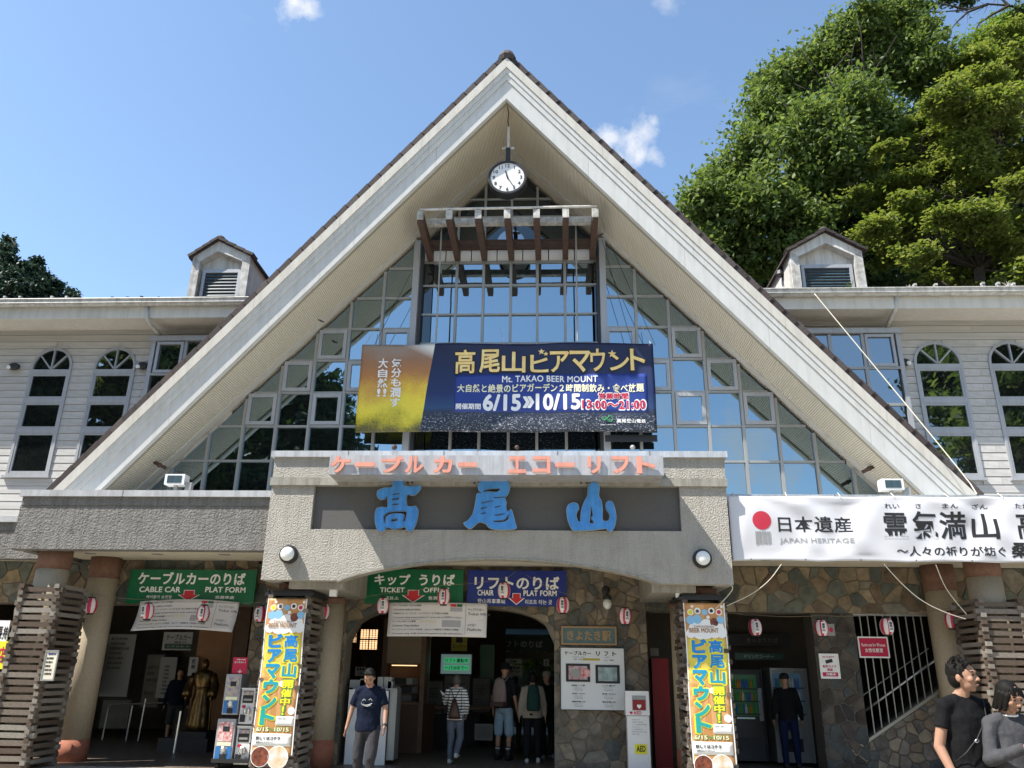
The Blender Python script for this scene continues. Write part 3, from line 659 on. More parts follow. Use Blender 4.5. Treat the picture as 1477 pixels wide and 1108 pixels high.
# dormers
def dormer(x0, x1, zb, ze, zt, xm):
    Y0 = 16.75; t_ = .17
    fw = MB(); 
    d = mk('dormer', MB().prism([(x0, zb), (x1, zb), (x1, ze), (xm, zt), (x0, ze)], Y0+.22, 20.5), M['weath2'], B)
    # front surround ring
    out = [(x0-.02, zb), (x0-.02, ze), (xm, zt), (x1+.02, ze), (x1+.02, zb)]; iz = ze-.12; inn = [(x0+t_, zb), (x0+t_, iz), (xm, zt-.27), (x1-t_, iz), (x1-t_, zb)]
    for i in range(4):
        q = [out[i], out[i+1], inn[i+1], inn[i]]
        mk('surround', MB().prism(q, Y0, Y0+.22), M['weath'] if i in (0, 3) else M['weath2'], d)
    bx0, bx1, bz0, bz1 = x0+.30, x1-.28, zb+.10, ze-.38
    mk('louvre_frame', MB().box(bx0-.07, bx1+.07, Y0+.10, Y0+.20, bz1, bz1+.09).box(bx0-.07, bx1+.07, Y0+.10, Y0+.20, bz0-.12, bz0).box(bx0-.07, bx0, Y0+.10, Y0+.2, bz0, bz1).box(bx1, bx1+.07, Y0+.10, Y0+.2, bz0, bz1), M['white_frame'], d)
    n = 9; sm = M['louvre']
    for i in range(n):
        z = bz0+(bz1-bz0)*(i+.5)/n; h = (bz1-bz0)/n
        mk('louvre', MB().hexa([(bx0,Y0+.12,z-h*.5),(bx1,Y0+.12,z-h*.5),(bx1,Y0+.13,z-h*.5),(bx0,Y0+.13,z-h*.5),(bx0,Y0+.16,z+h*.42),(bx1,Y0+.16,z+h*.42),(bx1,Y0+.17,z+h*.42),(bx0,Y0+.17,z+h*.42)]), sm, d)
    # tiled roof of the dormer
    for sg, xe in ((-1, x0), (1, x1)):
        xo = xe+sg*.10; sl = (zt-ze)/abs(xm-xe); zo = ze-.10*sl
        b = MB().hexa([(xm,Y0-.06,zt+.01),(xm,20.6,zt+.01),(xo,20.6,zo+.01),(xo,Y0-.06,zo+.01),(xm,Y0-.06,zt+.06),(xm,20.6,zt+.06),(xo,20.6,zo+.06),(xo,Y0-.06,zo+.06)])
        mk('dormer_roof', b, M['roofc'], d)
        for k in range(4):
            f = (k+.5)/4; xx = xm+(xo-xm)*f; zz = zt+.075+(zo-zt)*f; L = math.hypot(xo-xm, zo-zt)/4
            o = inst('tile', UB['tile'], (xx, Y0+.04, zz-.02), d, (0, sg*math.atan2(zt-zo, abs(xo-xm))-sg*.07, 0), (L*1.08, .30, .065))
    mk('ridge_tile', MB().lathe((xm, Y0+.05, zt+.09), [(.1, -.08), (.13, 0), (.08, .06), (.02, .08)], 10), M['tile'], d)
    return d
M['weath2'] = mat('aged_dormer_paint', (.68, .67, .63), .7, col2=(.58, .56, .52), nscale=3, nmix=1, stain=.3)
M['louvre'] = mat('louvre_blue_grey', (.05, .085, .105), .35, stain=.3)
dormer(U(275,400,16.75).x, U(355,400,16.75).x+.02, 9.75, U(350,370,16.75).z, U(314,348,16.75).z, U(316,350,16.75).x)
dR = dormer(U(1144,395,16.75).x, U(1246,390,16.75).x, 9.8, U(1140,362,16.75).z-.02, U(1187,336,16.75).z, U(1189,336,16.75).x)
# vent cowls on the flank of the right dormer
for (u, v, s_) in ((1126, 398, 1), (1131, 391, .8)):
    p = U(u, v, 17.5); mk('vent_cowl', MB().lathe(p, [(.10*s_, 0), (.12*s_, .02), (.10*s_, .12*s_), (.03, .16*s_)], 10).tube([p+Vector((.05, 0, 0)), p+Vector((.06, .0, -.3))], .02, 6), M['black'], dR)
# wall lamps on the wings
def wall_lamp(u, v, label, sg):
    p = U(u, v, YW-.04); r = empty('wall_lamp', (p.x, YW-.03, p.z), label, 'lamp', 'oval wall lamps on the wings')
    mk('base', MB().lathe(p, [(.001, 0), (.1, 0)], 12).ball(p+Vector((sg*.03, -.09, 0)), .14, .08, .085), M['black'], r, smooth=True)
    mk('lens', MB().ball(p+Vector((-sg*.05, -.145, -.03)), .055, .035, .045), M['lens'], r, smooth=True)
M['lens'] = mat('lamp_glass', (.75, .77, .75), .25, spec=.6)
wall_lamp(22, 531, 'black oval lamp on siding at the far left of the left wing', 1)
wall_lamp(207, 530, 'black oval lamp on siding between arched window and left corner window', 1)
wall_lamp(1303, 525, 'black oval lamp on the right wing beside its first arched window', -1)
# ================================================================== pergola bracket and clock under the apex
PG = empty('pergola_canopy', (XC, 14.6, 10.8), 'row of seven rusty brown beams on a white rail projecting below the clock', 'bracket canopy')
zbk = U(736, 376, 16.24).z
for i in range(7):
    xa = -2.77+i*.617; xb = U(621.4+i*38.8, 375, 16.24).x
    mk('beam', MB().hexa([(xa-.065,14.6,10.58),(xa+.065,14.6,10.58),(xb+.065,16.24,zbk),(xb-.065,16.24,zbk),(xa-.065,14.6,10.83),(xa+.065,14.6,10.83),(xb+.065,16.24,zbk+.25),(xb-.065,16.24,zbk+.25)]), M['iron'], PG)
    mk('end_cap', MB().box(xa-.07, xa+.07, 14.57, 14.598, 10.64, 10.845), M['weath'], PG)
mk('rail', MB().tube([(-2.80, 14.62, 10.90), (.97, 14.62, 10.92)], .028, 8), M['weath2'], PG)
mk('cross_beam', MB().box(-2.7, .90, 15.10, 15.24, 10.84, 10.98), M['weath'], PG)
mk('cross_beam', MB().box(-2.8, .95, 15.85, 15.95, 10.80, 10.87), M['iron'], PG)
for x in (-2.42, .55): mk('hanger_rod', MB().tube([(x, 15.35, 10.9), (x, 15.35, 8.15)], .018, 8), M['alu'], PG)
CK = empty('clock', (XC+.02, 14.5, 11.55), 'round white clock with black rim hanging from the gable peak', 'clock')
c = Vector((XC+.03, 14.45, 11.545)); R_ = .395
def ringz(b, c, r0, r1, y0, y1, n=40):
    pr = [(r0, y0), (r1, y0), (r1, y1), (r0, y1)]; rings = [[(c.x+math.cos(2*math.pi*k/n)*r, y, c.z+math.sin(2*math.pi*k/n)*r) for r, y in pr] for k in range(n)]
    o = len(b.v); [b.v.extend(q) for q in rings]
    for k in range(n):
        for i in range(4): a = o+k*4+i; e = o+k*4+(i+1) % 4; k2 = ((k+1) % n)*4; b.f.append((a, e, o+k2+(i+1) % 4, o+k2+i))
    return b
mk('rim', ringz(MB(), c, R_-.035, R_+.015, c.y-.04, c.y+.2), M['black'], CK)
disc('dial', c.x, c.z, c.y+.0, R_-.03, M['white'], CK, 40, .02)
mk('back', MB().prism([(c.x+math.cos(2*math.pi*k/30)*(R_-.04), c.z+math.sin(2*math.pi*k/30)*(R_-.04)) for k in range(30)], c.y+.02, c.y+.18), M['white'], CK)
M['ink'] = mat('black_print', (.02, .02, .022), .6)
for h in range(1, 13):
    a = math.radians(90-30*h); q = (c.x+math.cos(a)*.29, c.z+math.sin(a)*.29); text(str(h), q[0]-.05, q[0]+.05, q[1]-.04, q[1]+.04, c.y-.022, M['ink'], CK, .02, .002, keep=True, name='numeral')
for a_, L, wd in ((math.radians(90-345+0), .17, .026), (math.radians(90-150), .26, .018)):   # 11:25
    d = Vector((math.cos(a_), 0, math.sin(a_))); p0 = c+Vector((0, -.03, 0))
    mk('hand', MB().bar(p0-d*.05, p0+d*L, wd, .006, up=(0, 1, 0)), M['ink'], CK)
mk('hanger', MB().box(c.x-.05, c.x+.05, 14.5, 14.58, c.z+R_, c.z+R_+.42), M['black'], CK)
mk('collar', MB().tube([(c.x-.13, 14.54, c.z+R_+.42), (c.x+.13, 14.54, c.z+R_+.42)], .03, 8).tube([(c.x, 14.54, c.z+R_+.4), (c.x, 14.54, 12.95)], .03, 8), M['weath2'], CK)
mk('cable', MB().tube([(c.x, 14.54, 12.9), (c.x-.01, 14.4, 12.98), (c.x+.01, 14.3, 13.1), (c.x-.02, 14.2, 13.22)], .012, 6), M['black'], CK)
# ================================================================== helpers that place things by where the photograph shows them on a real plane
def prect(x0, x1, y0, y1, Y):
    ym, xm = (y0+y1)/2, (x0+x1)/2
    return U(x0, ym, Y).x, U(x1, ym, Y).x, U(xm, y1, Y).z, U(xm, y0, Y).z
def ptext(s, x0, x1, y0, y1, Y, m, parent, off=(0, 0), dx=0, **k):
    a = prect(x0, x1, y0, y1, Y); return text(s, a[0]+dx, a[1]+dx, a[2], a[3], Y-.001, m, parent, **k)
def Z(sc, ox, oy):   # converter from an enlarged crop to photo pixels
    return lambda x, y: (ox+x/sc, oy+y/sc)
def zrect(zf, x0, x1, y0, y1): a = zf(x0, y0); b = zf(x1, y1); return a[0], b[0], a[1], b[1]
def flat(name, col, rough=.6, **k): return mat(name, col, rough, **k)
M['w_print'] = flat('white_print', (.82, .82, .80)); M['r_print'] = flat('red_print', (.55, .03, .04)); M['g_sign'] = mat('green_enamel', (.004, .13, .05), .35, stain=.12); M['b_sign'] = mat('blue_enamel', (.012, .03, .22), .35, stain=.12)
# ================================================================== entrance canopy block
K = empty('entrance_canopy', (-.97, 13.6, 0), 'pale roughcast concrete canopy block with arched underside over the entrance', 'canopy')
XL, XR = -4.93, 2.99
mk('coping', MB().box(XL-.05, XR+.05, 13.54, 16.05, 5.175, 5.285), M['cap'], K)
for x in (-3.6, -1.9, .1, 1.7): mk('coping_joint', MB().box(x, x+.012, 13.535, 13.60, 5.17, 5.289), M['rough_dark'], K)
mk('parapet', MB().box(XL, XR, 13.60, 16.0, 4.80, 5.175), M['rough'], K)
mk('ledge', MB().box(XL-.015, XR+.015, 13.545, 15.9, 4.665, 4.80), M['smooth_conc'], K)
mk('face_block', MB().box(XL+.005, -4.16, 13.60, 13.95, 3.905, 4.665), M['rough'], K)
mk('face_block', MB().box(2.19, XR-.005, 13.60, 13.95, 3.905, 4.665), M['rough'], K)
mk('sunk_panel', MB().box(-4.165, 2.195, 13.685, 13.95, 3.895, 4.675), M['panel'], K)
def archz(x):
    t = (x+3.62)/(1.80+3.62)
    return 3.045+.40*max(0, math.sin(math.pi*min(max(t, 0), 1)))**.75
ax = [-3.62+5.42*i/28 for i in range(29)]
poly = [(XL+.005, 3.905), (XL+.005, 3.045)]+[(x, archz(x)) for x in ax]+[(XR-.005, 3.035), (XR-.005, 3.905)]
mk('arched_face', MB().prism(poly, 13.60, 13.86), M['rough'], K)
b = MB()
for i in range(28):
    x0, x1 = ax[i], ax[i+1]; b.hexa([(x0,13.59,archz(x0)-.03),(x1,13.59,archz(x1)-.03),(x1,13.87,archz(x1)-.03),(x0,13.87,archz(x0)-.03),(x0,13.59,archz(x0)-.002),(x1,13.59,archz(x1)-.002),(x1,13.87,archz(x1)-.002),(x0,13.87,archz(x0)-.002)])
mk('arch_trim', b, M['smooth_conc'], K)
mk('side_wall', MB().box(XR-.25, XR, 13.86, 15.95, 3.035, 4.66), M['rough'], K); mk('side_wall', MB().box(XL, XL+.25, 13.86, 15.95, 3.045, 4.66), M['rough'], K)
mk('ceiling', MB().box(XL+.25, XR-.25, 13.86, 15.95, 3.58, 3.66), M['cream_soffit'], K)
for (u0, u1) in ((448, 520), (928, 986)):
    x0, x1 = U(u0, 860, 15.2).x, U(u1, 860, 15.2).x; mk('beam', MB().box(x0, x1, 13.87, 15.88, 2.93, 3.58), M['smooth_conc'], K)
p = U(480, 843, 13.95); mk('junction_box', MB().box(p.x-.06, p.x+.06, 14.0, 14.09, 2.82, 2.99), M['white'], K)
p = U(980, 858, 13.95); mk('junction_box', MB().box(p.x-.05, p.x+.05, 14.0, 14.09, 2.86, 2.96), M['white'], K)
# low roofs either side
def low_roof(name, x0, x1, y, z0, z1, label, m='rough_dark'):
    r = empty(name, ((x0+x1)/2, y, 0), label, 'canopy')
    mk('coping', MB().box(x0-.02, x1, y-.06, 16.06, z1-.115, z1), M['cap'], r)
    for i in range(1, int((x1-x0)/1.9)): mk('coping_joint', MB().box(x0+i*1.9, x0+i*1.9+.012, y-.065, y, z1-.118, z1+.004), M['rough_dark'], r)
    mk('upper_band', MB().box(x0+.02, x1, y-.005, 16.0, z1-.27, z1-.117), M[m], r)
    mk('parapet', MB().box(x0, x1, y+.012, y+.3, z0+.27, z1-.272), M[m], r)
    mk('lower_band', MB().box(x0-.03, x1, y-.035, y+.25, z0, z0+.268), M[m], r)
    mk('end_wall', MB().box(x0, x0+.2, y+.3, 16.0, z0, z1-.272), M[m], r)
    mk('ceiling', MB().box(x0+.2, x1, y+.25, 15.9, z0+.07, z0+.13), M['cream_soffit'], r)
    for i in range(int((x1-x0)/1.3)):
        mk('downlight', MB().lathe((x0+.9+i*1.3, y+1.0, z0+.055), [(.001, .002), (.10, .002), (.11, .02)], 14), M['alu'], r)
    return r
LR = low_roof('low_roof', -9.66, XL-.01, 13.95, 3.58, 4.64, 'grey roughcast flat roof edge left of the entrance canopy')
low_roof('low_roof', XR+.01, 14.5, 13.97, 3.56, 4.61, 'grey roughcast flat roof edge carrying the white heritage banner')
z1_ = U(5, 745, 15.0).z
low_roof('low_roof', -16.5, -9.72, 15.0, U(5, 806, 15.0).z, z1_, 'set back grey roof edge at the far left of the building')

# pink letter strip
ST = empty('letter_strip', (-.98, 13.4, 4.97), 'long grey metal strip with raised salmon katakana on top of the entrance canopy', 'sign')
M['strip'] = mat('strip_metal', (.52, .52, .53), .45, .3, col2=(.45, .45, .46), nscale=5, stain=.22)
for i in range(2):
    x0 = U(475, 670, 13.0).x if i == 0 else -.545; x1 = -.55 if i == 0 else U(957, 672, 13.0).x
    mk('panel', MB().box(x0, x1, 13.0, 13.56, U(715, 685, 13.0).z, U(715, 657, 13.0).z), M['strip'], ST)
M['salmon'] = mat('salmon_acrylic', (.74, .32, .235), .45, stain=.2)
zf = Z(2.954, 480, 470)
for ch, x0, x1 in (('ケ',-5,75),('ー',100,178),('ブ',212,300),('ル',312,385),('カ',432,508),('ー',537,612),('エ',750,822),('コ',855,925),('ー',950,1028),('リ',1088,1140),('フ',1190,1262),('ト',1297,1372)):
    a = zrect(zf, x0, x1, 560, 622); r = prect(*a, 12.98)
    zz0, zz1 = U(715, 682.5, 12.98).z, U(715, 659.5, 12.98).z
    if ch == 'ー': zz0, zz1 = (zz0+zz1)/2-.028, (zz0+zz1)/2+.028
    text(ch, r[0], r[1], zz0, zz1, 12.975, M['salmon'], ST, bold=.036, ext=.035, name='letter')
mk('stud', MB().ball((-2.75, 13.4, 5.31), .05), M['iron'], ST); mk('stud', MB().ball((-.6, 13.4, 5.31), .04), M['iron'], ST); mk('stud', MB().ball((1.4, 13.4, 5.31), .045), M['alu'], ST)
# brush-written station letters
BL = empty('brush_letters', (-.97, 13.5, 4.3), 'three large sky blue brush style kanji mounted on the dark panel', 'sign letters')
M['blue'] = mat('blue_letter_paint', (.075, .31, .72), .55, col2=(.05, .25, .64), nscale=8, stain=.25); M['edge'] = mat('letter_edge', (.35, .40, .42), .6)
CH = {
 'kanji': [[(150,55),(165,40),(190,38),(207,52),(208,80),(240,90),(298,84),(306,98),(282,128),(262,137),(230,132),(222,160),(228,200),(252,206),(276,203),(290,225),(288,262),(274,312),(256,338),(238,344),(214,318),(190,325),(160,330),(140,332),(106,318),(100,336),(84,345),(62,338),(48,300),(46,250),(56,216),(85,208),(114,210),(120,188),(116,142),(98,158),(74,160),(58,140),(62,114),(95,98),(144,92)],
   [(148,132),(186,126),(185,134),(149,140)],[(146,158),(182,152),(182,164),(147,169)],[(146,188),(180,186),(179,196),(148,197)],[(92,262),(110,240),(150,230),(225,230),(226,262),(218,288),(205,288),(208,250),(150,246),(112,262),(106,300),(97,296)],[(138,276),(172,272),(174,286),(140,292)]],
 'kanji2': [[(640,75),(660,58),(700,48),(760,50),(808,62),(818,90),(808,130),(790,152),(798,180),(796,205),(806,236),(826,222),(838,250),(850,300),(856,325),(820,334),(740,334),(700,322),(684,302),(650,290),(628,300),(600,325),(582,328),(556,300),(580,285),(606,250),(620,200),(628,150),(634,130),(658,126),(642,108)],
   [(668,112),(700,100),(758,98),(764,110),(740,122),(690,118),(672,122)],[(660,180),(715,168),(716,175),(662,188)],[(655,210),(690,206),(670,218),(656,224)],[(732,205),(770,198),(742,213)],[(655,240),(686,238),(660,250)],[(735,250),(792,242),(770,255),(738,258)],[(812,248),(816,270),(800,288),(768,296),(730,294),(728,284),(780,280),(798,266)],[(730,150),(790,146),(786,153),(740,158)]],
 'kanji3': [[(1272,95),(1285,72),(1305,64),(1328,74),(1334,100),(1330,140),(1345,175),(1352,220),(1352,280),(1375,290),(1392,280),(1396,250),(1375,215),(1376,185),(1395,172),(1412,185),(1425,225),(1430,270),(1420,320),(1400,346),(1385,340),(1370,328),(1300,336),(1215,340),(1195,342),(1175,328),(1155,280),(1148,225),(1158,195),(1185,182),(1208,190),(1215,215),(1200,250),(1210,285),(1226,290),(1232,230),(1248,180),(1268,140)],
   [(1286,205),(1296,225),(1300,255),(1290,270),(1306,298),(1278,298),(1282,240)]]}
zf = Z(3.992, 530, 680)
for kk, loops in CH.items():
    for (y, e, m, nm) in ((13.50, .022, 'blue', 'kanji'), (13.53, .012, 'edge', 'kanji_edge')):
        cu = bpy.data.curves.new('k', 'CURVE'); cu.dimensions = '2D'; cu.fill_mode = 'BOTH'; cu.extrude = e; cu.resolution_u = 4
        if nm == 'kanji_edge': cu.offset = .012
        for lp in loops:
            sp = cu.splines.new('BEZIER'); sp.bezier_points.add(len(lp)-1); sp.use_cyclic_u = True
            for bp, q in zip(sp.bezier_points, lp):
                u_, v_ = zf(*q); w3 = U(u_, v_, y); bp.co = (w3.x, w3.z, 0)
            n = len(lp)
            for i, bp in enumerate(sp.bezier_points):   # gentle Catmull-Rom handles
                a_, c_ = sp.bezier_points[i-1].co, sp.bezier_points[(i+1) % n].co; tn = (c_-a_)*.13
                bp.handle_left_type = bp.handle_right_type = 'FREE'; bp.handle_left = bp.co-tn; bp.handle_right = bp.co+tn
        to = bpy.data.objects.new('k', cu); me = bpy.data.meshes.new_from_object(to); bpy.data.objects.remove(to)
        b = MB(); b.v = [(v.co.x, y-v.co.z, v.co.y) for v in me.vertices]; b.f = [tuple(p.vertices) for p in me.polygons]; mk(nm, b, M[m], BL)
for zx in (232, 258, 615, 645, 1230, 1262):
    u_, v_ = zf(zx, 66); p = U(u_, v_, 13.54); mk('bolt', MB().ball(p, .02), M['iron'], BL)
# bulkhead lamps on the canopy face
for (u_, v_, lab) in ((414.6, 799, 'round white bulkhead lamp with black rim at the left of the canopy face'), (1014, 805, 'round white bulkhead lamp with black rim at the right of the canopy face')):
    c = U(u_, v_, 13.48); r = empty('bulkhead_lamp', (c.x, 13.6, c.z), lab, 'lamp')
    mk('housing', MB().loft([[(c.x+math.cos(2*math.pi*k/28)*q, y, c.z+math.sin(2*math.pi*k/28)*q) for k in range(28)] for q, y in ((.155, 13.598), (.155, 13.52), (.14, 13.485), (.115, 13.48))]), M['grey_met'] if 'grey_met' in M else M['black'], r, smooth=False)
    mk('lens', MB().loft([[(c.x+math.cos(2*math.pi*k/24)*q, y, c.z+math.sin(2*math.pi*k/24)*q) for k in range(24)] for q, y in ((.118, 13.50), (.116, 13.46), (.09, 13.43), (.05, 13.415), (.01, 13.41))]), M['lens'], r, smooth=True)
# floodlights on the low roofs
for (u_, v_, lab, yy, tl_) in ((255, 693, 'white boxy floodlight on the low roof below the left rake', 14.6, -.2), (1285, 700, 'white boxy floodlight on the low roof below the right rake', 14.6, .15)):
    c = U(u_, v_, yy); r = empty('floodlight', (c.x, yy, c.z-.2), lab, 'floodlight')
    mk('housing', MB().box(c.x-.19, c.x+.19, yy-.10, yy+.12, c.z-.10, c.z+.10), M['white'], r)
    mk('glass', MB().box(c.x-.14, c.x+.14, yy-.108, yy-.101, c.z-.07, c.z+.07), M['louvre'], r)
    mk('stand', MB().box(c.x-.03, c.x+.03, yy-.02, yy+.04, 4.6, c.z-.10).box(c.x+.2, c.x+.32, yy-.05, yy+.05, 4.6, c.z-.05), M['alu'], r)
# perch-like spot holders under the soffit
for (u_, v_, d_, lab) in ((230, 671, 1, 'small dark fitting under the left soffit near its foot'), (1254, 676, -1, 'small dark fitting under the right soffit near its foot'), (463, 463, 1, 'small hook hanging from the left soffit'), (605, 345, 1, 'small cable clip on the left soffit beside the beams'), (866, 339, -1, 'small cable clip on the right soffit beside the beams')):
    c = U(u_, v_, 15.5); s_ = 1 if 'foot' in lab else .45
    tag(mk('soffit_fitting', MB().tube([c+Vector((-.14*s_, 0, .07*s_*d_*1)), c, c+Vector((.14*s_, 0, -.06*s_*d_))], .035*s_, 8).ball(c, .05*s_), M['iron'], smooth=True), lab, 'fitting')

# ================================================================== stone walls
YS = 15.9
def wall(name, region, size, label, m='stone', mo='mortar', y=YS, seed=1, depth=.5, gap=.010, cat='wall', proud=.022):
    xs = [p[0] for p in region]; r = mk(name, MB().prism(region, y, y+depth), M[mo]); tag(r, label, cat)
    return r, stones(region, size, y, r, M[m], gap, seed, proud)
x363 = U(363, 900, YS).x; xA0, xA1 = -3.95, .04
wall('stone_wall', [(-12.2, 2.80), (x363, 2.80), (x363, 3.66), (-12.2, 3.66)], .33, 'band of brown and green crazy paving stone behind the green cable car sign', seed=3)
wall('stone_wall', [(x363, 0), (xA0, 0), (xA0, 3.6), (x363, 3.6)], .32, 'stone faced pier behind the left vertical beer banner', seed=4)
# arched wall over the ticket hall opening
cxa, hw = (xA0+xA1)/2, (xA1-xA0)/2
def aarch(x): return 2.12+.68*max(0, 1-abs((x-cxa)/hw)**3.2)**(1/2.4)
na = 24; axs = [xA0+.0005+(2*hw-.001)*i/na for i in range(na+1)]
b = MB()
for i in range(na): b.prism([(axs[i], aarch(axs[i])), (axs[i+1], aarch(axs[i+1])), (axs[i+1], 3.6), (axs[i], 3.6)], YS+.002, YS+.5)
r = tag(mk('stone_wall', b, M['mortar']), 'stone faced arch above the ticket hall opening, behind the ticket and lift signs', 'wall')
for poly in voronoi([(xA0, 2.1), (xA1, 2.1), (xA1, 3.6), (xA0, 3.6)], .3, .01, 21):
    q = [(p[0], max(p[1], aarch(p[0])+.01)) for p in poly]
    if area(q) > .01 and max(p[1]-aarch(p[0]) for p in q) > .06:
        mk('stone', MB().prism(q, YS-.015-random.random()*.012, YS+.002), M['stone'], r)
wall('stone_pillar', [(xA1, 0), (1.79, 0), (1.79, 3.6), (xA1, 3.6)], .27, 'wide stone faced pillar carrying the station notice board and name plate', seed=6, depth=1.0, m='stone_mid', mo='mortar', cat='pillar') if False else None
M['stone_mid'] = rnd_mat('brown_grey_stone', [(.21,.165,.115),(.26,.205,.14),(.14,.125,.105),(.18,.155,.12),(.29,.235,.165),(.115,.12,.11),(.22,.185,.145),(.25,.215,.175)], .8, bump=.012, bscale=12, nscale=5, dark=.5)
wall('stone_pillar', [(xA1, 0), (1.79, 0), (1.79, 3.6), (xA1, 3.6)], .26, 'wide stone faced pillar carrying the station notice board and name plate', seed=6, depth=1.0, m='stone_mid', cat='pillar')
wall('stone_wall', [(1.79, 2.77), (13.5, 2.77), (13.5, 3.62), (1.79, 3.62)], .34, 'band of crazy paving stone under the right flat roof above the vending machines', seed=8)
xr0, xr1 = U(1172, 900, YS).x, U(1206, 900, YS).x
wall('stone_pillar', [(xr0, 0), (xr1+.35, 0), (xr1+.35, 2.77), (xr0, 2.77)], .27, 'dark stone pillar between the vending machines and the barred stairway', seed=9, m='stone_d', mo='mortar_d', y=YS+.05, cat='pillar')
sl_ = [U(1228, 1130, 15.96), U(1231, 1087, 15.96), U(1350, 1004, 15.96), U(1350, 1130, 15.96)]
lowreg = [(sl_[0].x+.0, 0), (sl_[1].x, sl_[1].z), (sl_[2].x, sl_[2].z), (sl_[2].x+0, 0)]
xe_ = 8.2; zr = sl_[2].z+(xe_-sl_[2].x)*(sl_[2].z-sl_[1].z)/(sl_[2].x-sl_[1].x)
lowreg = [(sl_[0].x, 0), (sl_[1].x, sl_[1].z), (xe_, zr), (xe_, 0)]
wall('stone_wall', lowreg, .25, 'sloping low stone wall under the barred stairway window', seed=11, m='stone_mid', mo='mortar_d', y=15.96)
# barred stairway
M['bar'] = mat('bar_metal', (.33, .32, .27), .45, .4)
RB = empty('stair_bars', (lowreg[1][0], 15.98, 0), 'screen of thin upright metal bars over the sloping stone wall', 'railing')
for i in range(15):
    xt = U(1207+i*11.0, 890, 15.98).x; xb = xt
    zb_ = lowreg[1][1]+(xb-lowreg[1][0])*(zr-lowreg[1][1])/(xe_-lowreg[1][0])
    if zb_ < lowreg[1][1]: zb_ = lowreg[1][1]
    mk('bar', MB().box(xb-.009, xb+.009, 15.98, 16.0, zb_+.03, 2.77), M['bar'] if 'bar' in M else M['alu'], RB)
d_ = Vector((xe_-lowreg[1][0], 0, zr-lowreg[1][1]))
mk('sill_rail', MB().bar((lowreg[1][0]-.02, 15.99, lowreg[1][1]+.03), (xe_, 15.99, zr+.03), .1, .05), M['bar'], RB)
mk('top_rail', MB().box(U(1200, 888, 15.98).x, xe_, 15.96, 16.03, 2.735, 2.775), M['alu'], RB)
HR = empty('handrail', (5.9, 16.6, 0), 'steel handrail climbing the stair behind the bars', 'handrail')
p0, p1 = U(1233, 1036, 16.5), U(1345, 955, 16.5); mk('rail', MB().tube([p0, p1, p1+(p1-p0)], .025, 8), M['steel'], HR, smooth=True)
q0, q1, q2 = U(1206, 1106, 16.3), U(1199, 1036, 16.3), U(1270, 985, 16.3); mk('rail', MB().tube([q0, q1, q2, q2+(q2-q1)], .010, 8), M['alu'], HR, smooth=True)
mk('baluster', MB().tube([p0, (p0.x, p0.y, .5)], .02, 8), M['alu'], HR)
tag(mk('stair_flight', MB().prism([(5.6, 0), (12.5, 0), (12.5, 4.6), (11.9, 4.6)], 16.5, 18.2), M['inner']), 'dark stair flight rising behind the metal bars', 'stairs')

# ================================================================== columns and timber cribs
def column(u_, v_, y, label, zt, zcap, zbase, rad=.275, grp='round columns in front of the stone wall'):
    x = U(u_, v_, y).x; r = empty('round_column', (x, y, 0), label, 'column', grp)
    mk('shaft', MB().lathe((x, y, 0), [(rad, zbase), (rad, zcap)], 28), M['col'], r, smooth=False)
    mk('base_band', MB().lathe((x, y, 0), [(rad+.006, .0), (rad+.006, zbase)], 28), M['terra'], r)
    mk('capital', MB().lathe((x, y, 0), [(rad+.010, zcap), (rad+.010, zt)], 28), M['capital'], r)
    for ch in r.children: 
        for p in ch.data.polygons: p.use_smooth = len(p.vertices) == 4
    return r
zb1 = U(97, 1068, 15.33).z
column(150, 830, 15.6, 'round aggregate column with terracotta foot at the left opening', 3.645, U(165, 833, 15.33).z, zb1)
column(476, 880, 15.5, 'round aggregate column right of the left vertical beer banner', 2.93, 2.80, .45)
column(988, 890, 15.5, 'round aggregate column half hidden behind the right vertical beer banner', 2.93, 2.80, .40)
column(1354, 840, 15.6, 'round aggregate column beside the barred stairway', 3.63, U(1354, 851, 15.33).z, .45)
G2 = 'round columns wrapped in timber cribs'
FC = [(79, 810, 'round column rising out of the timber crib at the far left'), (425.5, 850, 'short brown column top above the left beer banner'), (1009, 855, 'short brown column top above the right beer banner'), (1418, 830, 'round column rising out of the timber crib behind the right couple')]
cx4 = []
for (u_, v_, lab) in FC:
    x = U(u_, v_, 14.45).x; cx4.append(x)
    outer_ = u_ < 200 or u_ > 1200
    column(u_, v_, 14.45, lab, 3.645 if outer_ else 3.045, 3.28 if outer_ else 2.9, .4, .275, G2)
M['col2'] = M['col']
sme = bpy.data.meshes.new('slat'); sb_ = MB().hexa([(-.5,-.5,-.5),(.5,-.5,-.5),(.5,.5,-.46),(-.5,.5,-.46),(-.5,-.5,.5),(.5,-.5,.46),(.5,.5,.5),(-.5,.5,.5)]); sme.from_pydata(sb_.v, [], sb_.f); sme.materials.append(M['slat'])
def crib(x, label, ztop, w=.72, y0=14.02, y1=14.90):
    r = empty('timber_crib', (x, 14.45, 0), label, 'timber crib', 'timber cribs stacked round the front columns')
    n = 25; ph = ztop/n; R = random.Random(x)
    for k in range(n):
        z = (k+.5)*ph; j = lambda s: R.gauss(0, s)
        for yy in (y0+.045, y1-.045):
            inst('slat', sme, (x+j(.012), yy+j(.006), z), r, (0, j(.003), j(.006)), (w+.06+j(.02), .085, ph*.70))
        z2 = z+ph*.5
        for sx in (-1, 1):
            inst('slat', sme, (x+sx*(w/2-.045)+j(.006), (y0+y1)/2+j(.012), z2-.001), r, (j(.003), 0, j(.005)), (.085, y1-y0+.06+j(.02), ph*.62))
    return r
crib(U(52, 870, 14.02).x+.02, 'weathered log crib of stacked slats at the far left column', 2.95)
